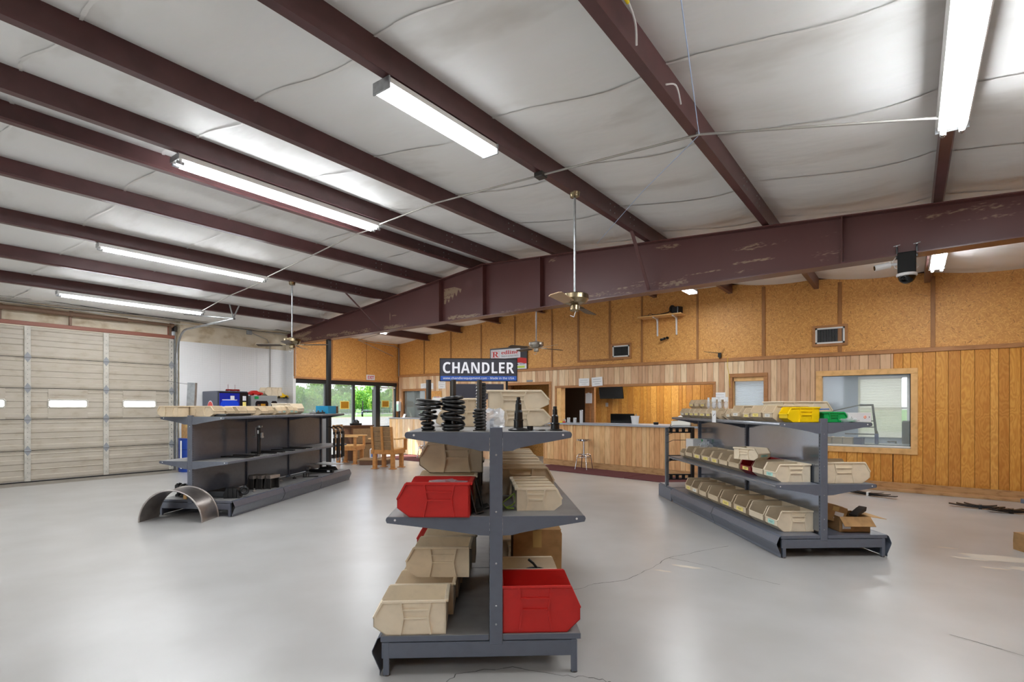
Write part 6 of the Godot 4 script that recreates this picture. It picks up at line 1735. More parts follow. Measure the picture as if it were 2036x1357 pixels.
# ---------------------------------------------------------------- things on the walls
func air_vent(label: String, x0: float, x1: float, y0: float, y1: float) -> void:
	var w := x1 - x0
	var h := y1 - y0
	var v := thing("air_vent", label, "vent", at((x0 + x1) / 2.0, (y0 + y1) / 2.0, -11.545))
	for e in [[Vector3(-w / 2 - 0.045, h / 2, 0), Vector3(w / 2 + 0.045, h / 2 + 0.045, 0.02)], [Vector3(-w / 2 - 0.045, -h / 2 - 0.045, 0), Vector3(w / 2 + 0.045, -h / 2, 0.02)], [Vector3(-w / 2 - 0.045, -h / 2, 0), Vector3(-w / 2, h / 2, 0.02)], [Vector3(w / 2, -h / 2, 0), Vector3(w / 2 + 0.045, h / 2, 0.02)]]: part("wood_frame", mb().bb(e[0], e[1]), M.trim_wood, v)
	var b := 0.03
	part("metal_frame", mb().bb(Vector3(-w / 2, h / 2 - b, 0), Vector3(w / 2, h / 2, 0.016)).bb(Vector3(-w / 2, -h / 2, 0), Vector3(w / 2, -h / 2 + b, 0.016)).bb(Vector3(-w / 2, -h / 2, 0), Vector3(-w / 2 + b, h / 2, 0.016)).bb(Vector3(w / 2 - b, -h / 2, 0), Vector3(w / 2, h / 2, 0.016)), M.white_enamel, v)
	part("duct", mb().bb(Vector3(-w / 2 + b, -h / 2 + b, -0.004), Vector3(w / 2 - b, h / 2 - b, 0.001)), M.slot_black, v)
	var n := int(w / 0.022)
	for k in n: part("fin", mb().box(Vector3.ZERO, Vector3(0.002, h - 2 * b, 0.014), rot(Vector3.UP, 25.0, Vector3(-w / 2 + b + (w - 2 * b) * (k + 0.5) / n, 0, 0.008))), M.grey_plastic, v)

func build_wall_things() -> void:
	air_vent("small white wall vent in a wood frame beside the patched sheet", -5.625, -5.20, 2.62, 2.89)
	air_vent("wide white wall vent in a wood frame above the large office window", -1.44, -0.965, 2.635, 2.935)
	var sh := thing("wall_shelf", "pale plank shelf on two white brackets high on the strand board", "shelf", at(-4.40, 3.43, -11.54))
	part("plank", mb().rbox(Vector3(0.02, 0.012, 0.17), Vector3(0.98, 0.024, 0.33), 0.003), M.pine, sh)
	for x in [-0.12, 0.31]: part("bracket", mb().prism([Vector2(0, 0), Vector2(0.27, 0), Vector2(0.27, -0.018), Vector2(0.06, -0.035), Vector2(0.035, -0.07), Vector2(0.018, -0.40), Vector2(0, -0.40)], -0.016, 0.016, Transform3D(Basis(Vector3(0, 0, 1), Vector3.UP, Vector3(-1, 0, 0)), Vector3(x, 0, 0.012))), M.white_enamel, sh)
	var spk := thing("black_speaker", "black box with a round reflector on the wall shelf", "speaker", at(-4.02, 3.454, -11.36, -25.0))
	part("cabinet", mb().rbox(Vector3(0, 0.075, 0), Vector3(0.18, 0.15, 0.16), 0.01), M.black_paint, spk)
	part("round_front", mb().lathe([Vector2(0.0, 0), Vector2(0.07, 0), Vector2(0.085, 0.04), Vector2(0.075, 0.05), Vector2(0.0, 0.03)], 20, rot(Vector3.BACK, 80.0, Vector3(-0.09, 0.12, 0.02))), M.black_paint, spk)
	tag(part("cable_bundle", mb().tube([Vector3(-0.35, 0.01, 0.05), Vector3(-0.15, 0.03, 0), Vector3(0.02, 0.02, 0.04), Vector3(0.2, 0.05, 0.0), Vector3(0.3, 0.12, 0.0)], 0.012, 6).tube([Vector3(-0.38, 0.005, 0.08), Vector3(-0.1, 0.012, 0.09), Vector3(0.1, 0.012, 0.06)], 0.014, 6).tube([Vector3(-0.3, 0.01, 0.0), Vector3(-0.2, 0.08, 0.0), Vector3(-0.12, 0.02, 0.0)], 0.005, 5), M.cable_black, self, at(-4.42, 3.456, -11.36)), "black cables lying on the wall shelf", "cables")
	var mc := thing("mini_camera", "small black camera on the strand board under the wall shelf", "camera", at(-4.32, 2.965, -11.53))
	part("foot", mb().cyl(Vector3(0.03, 0.01, 0), Vector3(0.03, 0.01, 0.05), 0.028, -1.0, 12), M.black_paint, mc)
	part("barrel", mb().cyl(Vector3(0.0, 0.0, 0.06), Vector3(-0.11, -0.035, 0.09), 0.026, -1.0, 12), M.black_paint, mc)
	part("label", mb().box(Vector3(-0.05, -0.012, 0.103), Vector3(0.05, 0.012, 0.004)), M.galvanised, mc)
	var an := thing("wall_antenna", "black box with a thin rod antenna on the strand board", "antenna", at(-3.18, 2.53, -11.53))
	part("box", mb().prism([Vector2(-0.03, 0.05), Vector2(0.03, 0.05), Vector2(0.03, -0.04), Vector2(0.0, -0.065), Vector2(-0.03, -0.04)], 0.0, 0.04), M.black_paint, an)
	part("rod", mb().cyl(Vector3(-0.02, 0.045, 0.03), Vector3(-0.30, 0.085, 0.10), 0.007, 0.004, 7), M.black_paint, an)
	part("wire", mb().tube([Vector3(0.03, 0.04, 0.01), Vector3(0.05, 0.08, 0.005), Vector3(0.09, 0.14, 0.005)], 0.004, 5), M.batten_wood, an)
	paper("white printed notice above the counter opening, hanging straight", -6.518, -6.233, 1.965, 2.150, -11.513)
	paper("white printed notice above the counter opening, slightly tilted", -6.165, -5.878, 1.955, 2.168, -11.513, 3.5)
	paper("white printed sheet beside the small office window", -3.30, -3.07, 1.61, 1.755, -11.535, 0.0, 2)
	paper("wide white notice above the reception window", -12.07, -11.53, 1.985, 2.175, -11.535, 1.0, 4)
	paper("white framed sheet beside the wide notice above reception", -11.32, -11.03, 2.0, 2.225, -11.535, 0.0, 3)
	tag(part("door_plate", mb().rbox(Vector3.ZERO, Vector3(0.19, 0.045, 0.008), 0.002).bb(Vector3(-0.07, -0.006, 0.004), Vector3(0.07, 0.008, 0.005)), M.grey_plastic, self, at(-8.0, 2.135, -11.534)), "small grey name plate above the hall doorway", "plate")

	# brand poster board
	var rl := thing("poster_board", "tilted dark poster board reading Redline on the strand board", "sign", at(-8.685, 2.755, -11.512))
	part("board", mb().rbox(Vector3.ZERO, Vector3(1.25, 0.60, 0.02), 0.003), M.sign_dark, rl)
	part("white_field", mb().rbox(Vector3(-0.09, 0.135, 0.012), Vector3(1.0, 0.25, 0.006), 0.002), M.sign_white, rl)
	part("letter_box", mb().bb(Vector3(-0.56, 0.03, 0.015), Vector3(-0.30, 0.035, 0.0165)).bb(Vector3(-0.56, 0.225, 0.015), Vector3(-0.30, 0.23, 0.0165)).bb(Vector3(-0.56, 0.03, 0.015), Vector3(-0.555, 0.23, 0.0165)).bb(Vector3(-0.305, 0.03, 0.015), Vector3(-0.30, 0.23, 0.0165)), M.sign_red, rl)
	lettering("R", 0.22, 0.15, M.sign_red, rl, at(-0.43, 0.13, 0.017), true, true)
	lettering("edline", 0.56, 0.10, M.sign_red, rl, at(0.06, 0.17, 0.017), true, true)
	lettering("TRAILER REPAIR PARTS", 0.58, 0.05, M.machine_silver, rl, at(0.06, 0.07, 0.017), false)
	part("red_swoosh", mb().prism([Vector2(0.10, -0.06), Vector2(0.40, 0.01), Vector2(0.61, -0.02), Vector2(0.61, -0.16), Vector2(0.35, -0.12)], 0.01, 0.014), M.sign_red, rl)
	part("white_field", mb().bb(Vector3(-0.61, -0.295, 0.01), Vector3(0.61, -0.13, 0.013)), M.sign_white, rl)
	lettering("Towing Gear", 0.5, 0.05, M.sign_navy, rl, at(0.32, -0.165, 0.015), true)
	part("lime_pill", mb().rbox(Vector3(0.33, -0.24, 0.014), Vector3(0.45, 0.06, 0.006), 0.003), M.sign_lime, rl)
	# exit sign over the entrance
	var ex := thing("exit_sign", "white EXIT sign with red letters above the entrance", "sign", Transform3D(ON_LEFT, Vector3(-13.085, 2.345, -10.44)))
	part("housing", mb().rbox(Vector3.ZERO, Vector3(0.30, 0.155, 0.03), 0.005), M.sign_white, ex)
	lettering("EXIT", 0.23, 0.095, M.sign_red, ex, at(0, 0, 0.016), true)

	# cameras clamped to the girder
	var dc := thing("dome_camera", "black box camera with a dark dome clamped under the girder", "camera", at(-0.03, 3.06, -7.05))
	for s in [-1.0, 1.0]:
		part("clamp", mb().rbox(Vector3(s * 0.085, 0.035, 0), Vector3(0.018, 0.13, 0.05), 0.003), M.black_paint, dc)
		part("clamp_screw", mb().cyl(Vector3(s * 0.085, 0.09, 0.03), Vector3(s * 0.085, 0.09, 0.09), 0.006, -1.0, 6).cyl(Vector3(s * 0.085 - 0.03, 0.09, 0.085), Vector3(s * 0.085 + 0.03, 0.10, 0.085), 0.004, -1.0, 6), M.galvanised, dc)
	part("housing", mb().rbox(Vector3(0, -0.085, 0), Vector3(0.16, 0.22, 0.13), 0.008), M.black_matte, dc)
	part("collar", mb().lathe([Vector2(0.0, -0.195), Vector2(0.092, -0.195), Vector2(0.092, -0.22), Vector2(0.082, -0.225)], 22), M.white_plastic, dc)
	part("dome", mb().ball(Vector3(0, -0.222, 0), Vector3(0.08, 0.08, 0.08), 20, 8, -0.5, 0.0), M.screen_black, dc)
	part("cable", mb().tube([Vector3(-0.07, 0.03, 0), Vector3(-0.12, -0.05, 0.01), Vector3(-0.10, -0.13, 0.03), Vector3(-0.04, -0.17, 0.06)], 0.004, 6).tube([Vector3(0.07, -0.07, 0.0), Vector3(0.10, -0.13, 0.0), Vector3(0.07, -0.17, 0.02)], 0.004, 6), M.cable_white, dc)
	var bc := thing("bullet_camera", "white bullet camera on an arm beside the dome camera", "camera", at(-0.09, 2.975, -7.05))
	part("arm", mb().cyl(Vector3(0, 0, 0), Vector3(-0.09, 0.0, 0.02), 0.018, 0.012, 10), M.white_plastic, bc)
	part("barrel", mb().cyl(Vector3(-0.085, 0.0, 0.02), Vector3(-0.22, -0.025, 0.06), 0.033, -1.0, 16), M.white_plastic, bc)
	part("lens", mb().cyl(Vector3(-0.22, -0.025, 0.06), Vector3(-0.224, -0.0257, 0.0612), 0.026, -1.0, 14), M.screen_black, bc)

# ---------------------------------------------------------------- ceiling fans
func ceiling_fan(label: String, top: Vector3, y: float, metal: String, angles: Array, lit: bool) -> void:
	var f := thing("ceiling_fan", label, "fan", at(top.x, y, top.z), "ceiling fans on long rods")
	var up := top.y - y
	part("downrod", mb().cyl(Vector3(0, 0.07, 0), Vector3(0, up, 0), 0.013, -1.0, 10), M.galvanised, f)
	part("canopy", mb().lathe([Vector2(0.0, up), Vector2(0.06, up), Vector2(0.05, up - 0.05), Vector2(0.018, up - 0.06)], 16), M[metal], f)
	part("motor", mb().lathe([Vector2(0.015, 0.085), Vector2(0.04, 0.082), Vector2(0.075, 0.068), Vector2(0.14, 0.06), Vector2(0.15, 0.05), Vector2(0.152, 0.005), Vector2(0.145, -0.005), Vector2(0.12, -0.04), Vector2(0.06, -0.06), Vector2(0.05, -0.062)], 30), M[metal], f)
	part("switch_housing", mb().lathe([Vector2(0.05, -0.06), Vector2(0.052, -0.11), Vector2(0.045, -0.125), Vector2(0.0, -0.128)], 20), M[metal], f)
	for k in angles.size():
		var b := Basis(Vector3.UP, deg_to_rad(angles[k]))
		var arm := part("blade_arm", mb().prism([Vector2(0.10, -0.02), Vector2(0.24, -0.035), Vector2(0.24, 0.035), Vector2(0.10, 0.02)], -0.004, 0.004, Transform3D(b * FLAT, Vector3(0, -0.05, 0))), M[metal], f)
		part("blade", mb().prism([Vector2(0.20, -0.055), Vector2(0.62, -0.07), Vector2(0.65, -0.045), Vector2(0.65, 0.045), Vector2(0.62, 0.07), Vector2(0.20, 0.055)], -0.004, 0.004, Transform3D(b * Basis(Vector3.RIGHT, deg_to_rad(12.0)) * FLAT, Vector3(0, -0.055, 0))), M.fan_blade if k else M.fan_blade_pale, arm)
	part("pull_chain", mb().tube([Vector3(0.02, -0.12, 0.01), Vector3(0.0, -0.19, 0.02), Vector3(-0.04, -0.17, 0.03)], 0.004, 6), M.white_plastic, f)
	if lit: part("pilot_bulb", mb().ball(Vector3(-0.055, -0.07, 0.02), Vector3(0.012, 0.012, 0.012), 10, 6), M.bulb_glow, f)

func build_fans() -> void:
	ceiling_fan("brass ceiling fan on the longest rod above the short shelf", Vector3(-2.95, 3.80, -5.12), 2.625, "brass", [-78.0, 102.0], false)
	ceiling_fan("pewter ceiling fan hanging behind the girder in front of the poster board", Vector3(-6.08, 3.99, -9.0), 2.70, "pewter", [-20.0, 70.0, 160.0, 250.0], false)
	ceiling_fan("brass ceiling fan hanging before the pegboard wall", Vector3(-9.05, 3.73, -5.45), 2.64, "brass", [128.0, 35.0, -42.0, 215.0], false)

# ---------------------------------------------------------------- seating near the entrance
func timber_chair(label: String, t: Transform3D) -> void:
	var c := thing("timber_chair", label, "chair", t, "heavy timber chairs by the entrance")
	for x in [-0.23, 0.23]:
		for z in [-0.22, 0.22]:
			var leg := part("leg", mb().rbox(Vector3(x, 0.19, z), Vector3(0.085, 0.37, 0.085), 0.004), M.chair_wood, c)
			part("foot_plate", mb().rbox(Vector3(x, 0.007, z), Vector3(0.15, 0.014, 0.15), 0.002), M.chair_wood, leg)
	for z in [-0.26, 0.26]: part("rail", mb().rbox(Vector3(0, 0.40, z), Vector3(0.62, 0.10, 0.036), 0.004), M.chair_wood, c)
	for x in [-0.29, 0.29]: part("rail", mb().rbox(Vector3(x, 0.40, 0), Vector3(0.036, 0.10, 0.5), 0.004), M.chair_wood, c)
	for k in 4: part("seat_slat", mb().rbox(Vector3(0, 0.462, -0.20 + k * 0.125), Vector3(0.58, 0.024, 0.115), 0.004), M.pine, c)
	var back := rot(Vector3.RIGHT, -7.0, Vector3(0, 0.42, 0.27))
	back = rot(Vector3.RIGHT, 7.0, Vector3(0, 0.42, 0.25))
	for k in 5: part("back_slat", mb().rbox(Vector3(0, 0.06 + k * 0.115, 0), Vector3(0.54, 0.108, 0.02), 0.003, back), M.old_wood, c)
	for x in [-0.25, 0.0, 0.25]: part("back_stile", mb().rbox(Vector3(x, 0.27, 0.026), Vector3(0.055, 0.62, 0.03), 0.003, back), M.chair_wood, c)
	for x in [-0.33, 0.33]:
		part("arm", mb().rbox(Vector3(x, 0.705, -0.02), Vector3(0.10, 0.03, 0.60), 0.005), M.pine, c)
		part("arm_post", mb().rbox(Vector3(x * 0.97, 0.56, -0.25), Vector3(0.075, 0.28, 0.05), 0.004), M.chair_wood, c)

func build_seating() -> void:
	timber_chair("heavy timber chair turned away, its slatted back towards the shelves", at(-9.985, 0, -8.49, 22.0))
	timber_chair("heavy timber chair seen from the side beside the dark cabinet", at(-11.62, 0, -8.62, -58.0))
	var pl := thing("low_platform", "low square wooden platform between the timber chairs", "platform", at(-10.93, 0, -8.88, 35.0))
	part("top", mb().rbox(Vector3(0, 0.125, 0), Vector3(0.78, 0.03, 0.62), 0.004), M.old_wood, pl)
	for e in [[0.0, 0.27, 0.66, 0.03], [0.0, -0.27, 0.66, 0.03], [0.32, 0.0, 0.03, 0.52], [-0.32, 0.0, 0.03, 0.52]]: part("skirt", mb().rbox(Vector3(e[0], 0.055, e[1]), Vector3(e[2], 0.11, e[3]), 0.003), M.brown_wood, pl)
	var jg := thing("white_jug", "white plastic jug with a blue label on the low platform", "jug", at(-10.93, 0.14, -8.87, 30.0))
	part("body", mb().rbox(Vector3(0, 0.13, 0), Vector3(0.25, 0.26, 0.2), 0.03), M.white_plastic, jg)
	part("neck", mb().cyl(Vector3(0.03, 0.26, 0), Vector3(0.03, 0.31, 0), 0.035, 0.03, 12), M.white_plastic, jg)
	part("label", mb().rbox(Vector3(0.02, 0.12, 0.101), Vector3(0.17, 0.14, 0.003), 0.001), M.label_blue, jg)
	var cb := thing("dark_cabinet", "low dark brown wooden cabinet before the storefront glass", "cabinet", at(-12.25, 0, -9.33))
	part("body", mb().rbox(Vector3(0, 0.46, 0), Vector3(0.42, 0.92, 0.72), 0.006), M.brown_wood, cb)
	part("top", mb().rbox(Vector3(0, 0.935, 0), Vector3(0.46, 0.03, 0.78), 0.005), M.brown_wood, cb)
	part("front_panel", mb().rbox(Vector3(0.213, 0.66, 0), Vector3(0.014, 0.40, 0.62), 0.004), M.old_wood, cb)
	part("front_panel", mb().rbox(Vector3(0.213, 0.24, 0), Vector3(0.014, 0.36, 0.62), 0.004), M.old_wood, cb)
	var hub := thing("wheel_hub", "black finned wheel hub lying on the dark cabinet", "hub", at(-12.22, 0.95, -9.25))
	part("drum", mb().lathe([Vector2(0, 0), Vector2(0.16, 0), Vector2(0.165, 0.05), Vector2(0.15, 0.06), Vector2(0.09, 0.065), Vector2(0.08, 0.11), Vector2(0.05, 0.15), Vector2(0, 0.16)], 24), M.black_paint, hub)
	for k in 5: part("stud", mb().cyl(Vector3(cos(k * TAU / 5) * 0.085, 0.06, sin(k * TAU / 5) * 0.085), Vector3(cos(k * TAU / 5) * 0.085, 0.12, sin(k * TAU / 5) * 0.085), 0.012, -1.0, 7), M.dark_steel, hub)
	tag(part("grey_locker", mb().rbox(Vector3(0, 0.59, 0), Vector3(0.3, 1.18, 0.46), 0.006).rbox(Vector3(0.152, 0.6, 0), Vector3(0.006, 1.06, 0.4), 0.002), M.grey_plastic, self, at(-12.80, 0, -8.55)), "waist-high grey locker behind the slim post", "locker")

# ---------------------------------------------------------------- along the left wall
func build_left_clutter() -> void:
	var v := thing("drink_machine", "tall dark drink vending machine with a blue can picture against the pegboard", "vending machine", at(-12.98, 0, -6.11))
	part("cabinet", mb().rbox(Vector3(0, 0.91, 0), Vector3(0.74, 1.82, 0.70), 0.012), M.machine_grey, v)
	part("door", mb().rbox(Vector3(0.385, 0.91, -0.01), Vector3(0.035, 1.78, 0.68), 0.01), M.machine_dark, v)
	var face := Transform3D(ON_LEFT, Vector3(0.404, 0, 0))
	part("blue_panel", mb().rbox(Vector3(-0.09, 1.18, 0.0), Vector3(0.46, 1.18, 0.006), 0.002, face), M.machine_blue, v)
	var can: Array = []
	for k in 28: can.append(Vector2(-0.09 + cos(TAU * k / 28.0) * 0.205, 1.51 + sin(TAU * k / 28.0) * 0.135))
	part("can_picture", mb().prism(can, 0.003, 0.006, face), M.machine_bright_blue, v)
	part("can_rim", mb().rbox(Vector3(-0.09, 1.615, 0.005), Vector3(0.34, 0.018, 0.006), 0.002, face), M.sign_white, v)
	part("picture_cup", mb().rbox(Vector3(-0.03, 1.66, 0.008), Vector3(0.09, 0.10, 0.006), 0.002, face), M.sign_white, v)
	var oval := []
	for k in 24: oval.append(Vector2(-0.07 + cos(TAU * k / 24.0) * 0.11, 1.36 + sin(TAU * k / 24.0) * 0.075))
	part("orange_globe", mb().prism(oval, 0.006, 0.009, face), M.orange_print, v)
	for k in 3: part("button_label", mb().bb(Vector3(0.21, 1.60 - k * 0.14, 0.0), Vector3(0.29, 1.71 - k * 0.14, 0.004), face), [M.sign_white, M.card_yellow, M.bin_green][k], v)
	part("coin_slot", mb().bb(Vector3(0.21, 1.12, 0.0), Vector3(0.29, 1.22, 0.004), face), M.galvanised, v)
	# round emblem on its side
	var side := at(0, 0, 0.351)
	var ring := []
	var up_half := []
	var low_half := []
	for k in 33:
		var a := TAU * k / 32.0
		if k < 32: ring.append(Vector2(0.04 + cos(a) * 0.15, 1.40 + sin(a) * 0.20))
	for k in 17: up_half.append(Vector2(0.04 + cos(PI * k / 16.0) * 0.135, 1.43 + sin(PI * k / 16.0) * 0.15))
	for k in 17: low_half.append(Vector2(0.04 + cos(PI + PI * k / 16.0) * 0.13, 1.37 + sin(PI + PI * k / 16.0) * 0.15))
	var em := part("emblem", mb().prism(ring, 0.0, 0.002, side), M.sign_white, v)
	part("emblem_red", mb().prism(up_half, 0.002, 0.004, side), M.logo_red, em)
	part("emblem_blue", mb().prism(low_half, 0.002, 0.004, side), M.logo_blue, em)
	for k in 2: tag(part("toy_tractor", mb().rbox(Vector3(0, 0.03, 0), Vector3(0.06, 0.04, 0.14), 0.006).cyl(Vector3(-0.04, 0.02, -0.05), Vector3(0.04, 0.02, -0.05), 0.02, -1.0, 10).cyl(Vector3(-0.04, 0.02, 0.05), Vector3(0.04, 0.02, 0.05), 0.02, -1.0, 10).cyl(Vector3(0, 0.04, 0.03), Vector3(0, 0.16, 0.03), 0.004, -1.0, 6), M.bin_dark_red, self, at(-12.80, 1.82, -6.12 - k * 0.16)), "small dark red model with a thin mast on top of the drink machine", "model", "models on the drink machine")
	var s := thing("snack_machine", "grey snack machine with two round-cornered windows beside the drink machine", "vending machine", at(-13.0, 0, -6.92))
	part("cabinet", mb().rbox(Vector3(0, 0.865, 0), Vector3(0.6, 1.73, 0.68), 0.012), M.machine_silver, s)
	var f2 := Transform3D(ON_LEFT, Vector3(0.302, 0, 0))
	for e in [[-0.07, 0.32], [0.245, 0.16]]:
		var w: float = e[1] / 2.0
		var x: float = e[0]
		part("window_pane", mb().prism([Vector2(x - w, 1.05), Vector2(x + w, 1.05), Vector2(x + w, 1.55), Vector2(x + w - 0.03, 1.60), Vector2(x - w + 0.03, 1.60), Vector2(x - w, 1.55)], 0.0, 0.005, f2), M.machine_dark, s)
	part("product_row", mb().rbox(Vector3(-0.04, 1.40, 0.006), Vector3(0.12, 0.26, 0.004), 0.002, f2), M.sticker_gold, s)
	part("product_row", mb().rbox(Vector3(-0.15, 1.40, 0.006), Vector3(0.06, 0.24, 0.004), 0.002, f2), M.brown_wood, s)
	part("green_sticker", mb().bb(Vector3(-0.25, 1.65, 0.0), Vector3(-0.15, 1.71, 0.003), f2), M.bin_green, s)
	part("pickup_flap", mb().rbox(Vector3(0.0, 0.42, 0.003), Vector3(0.4, 0.16, 0.012), 0.004, f2), M.black_matte, s)
	hopper_bin(at(-12.95, 1.73, -6.98, -90.0), 0, 0, 0, [0.46, 0.21, 0.30], 1, "bin_beige", "large beige bin on top of the snack machine", "")
	tag(part("red_toy_car", mb().prism([Vector2(-0.16, 0.02), Vector2(0.16, 0.02), Vector2(0.15, 0.07), Vector2(0.05, 0.09), Vector2(0.0, 0.12), Vector2(-0.08, 0.12), Vector2(-0.15, 0.08)], -0.06, 0.06, Transform3D(Basis(Vector3.UP, PI / 2), Vector3.ZERO)).cyl(Vector3(-0.06, 0.025, 0.09), Vector3(0.06, 0.025, 0.09), 0.025, -1.0, 10).cyl(Vector3(-0.06, 0.025, -0.09), Vector3(0.06, 0.025, -0.09), 0.025, -1.0, 10), M.sign_red, self, at(-12.79, 1.73, -6.74)), "red toy car on the snack machine beside the beige bin", "toy car")
	var tw := thing("yellow_toy_truck", "yellow toy loader on a small bracket of the pegboard", "toy truck", at(-13.36, 1.68, -7.74))
	part("body", mb().prism([Vector2(-0.17, 0.03), Vector2(0.17, 0.03), Vector2(0.16, 0.07), Vector2(0.04, 0.11), Vector2(-0.02, 0.16), Vector2(-0.14, 0.15), Vector2(-0.18, 0.07)], -0.05, 0.05, Transform3D(ON_LEFT, Vector3.ZERO)), M.toy_yellow, tw)
	for z in [-0.1, 0.1]: part("wheel", mb().cyl(Vector3(-0.05, 0.03, z), Vector3(0.06, 0.03, z), 0.035, -1.0, 12), M.black_rubber, tw)
	part("bracket", mb().rbox(Vector3(0, -0.008, 0), Vector3(0.14, 0.012, 0.36), 0.002), M.galvanised, tw)
	var d := thing("steel_drum", "blue steel drum behind the end of the long shelf", "drum", at(-13.08, 0, -5.44))
	part("shell", mb().lathe([Vector2(0, 0), Vector2(0.28, 0), Vector2(0.285, 0.02), Vector2(0.28, 0.04), Vector2(0.28, 0.26), Vector2(0.29, 0.27), Vector2(0.28, 0.28), Vector2(0.28, 0.50), Vector2(0.29, 0.51), Vector2(0.28, 0.52), Vector2(0.28, 0.72), Vector2(0.287, 0.735), Vector2(0.28, 0.75), Vector2(0, 0.745)], 30), M.drum_blue, d)
	part("white_label", mb().bb(Vector3(0.05, 0.08, 0.272), Vector3(0.11, 0.70, 0.282)), M.paper, d)
	carton("cardboard_carton", "brown carton standing on the blue drum", at(-13.08, 0.75, -5.44, 12.0), Vector3(0.34, 0.34, 0.30), false)
	# steel wheel arch in front of the long shelf
	var fd := thing("trailer_fender", "bare steel half-round trailer fender standing on the floor", "fender", at(-7.555, 0, -2.985, 35.5))
	var R := 0.40
	var arch := mb()
	var seg := 40
	for k in seg:
		var a0 := PI * k / seg
		var a1 := PI * (k + 1) / seg
		var e0 := Vector3(cos(a0), sin(a0), 0)
		var e1 := Vector3(cos(a1), sin(a1), 0)
		var zz := Vector3(0, 0, 0.18)
		arch.quad_n(e0 * R - zz, e1 * R - zz, e1 * R + zz, e0 * R + zz, e0, e1, e1, e0)
		arch.quad_n(e0 * (R - 0.005) + zz, e1 * (R - 0.005) + zz, e1 * (R - 0.005) - zz, e0 * (R - 0.005) - zz, -e0, -e1, -e1, -e0)
	part("skin", arch, M.raw_steel, fd)
	for edge in [-1.0, 1.0]:
		var path := []
		for k in 33: path.append(Vector3(cos(PI * k / 32.0) * (R + 0.002), sin(PI * k / 32.0) * (R + 0.002), edge * 0.18))
		part("rolled_edge", mb().tube(path, 0.011, 8), M.raw_steel, fd)

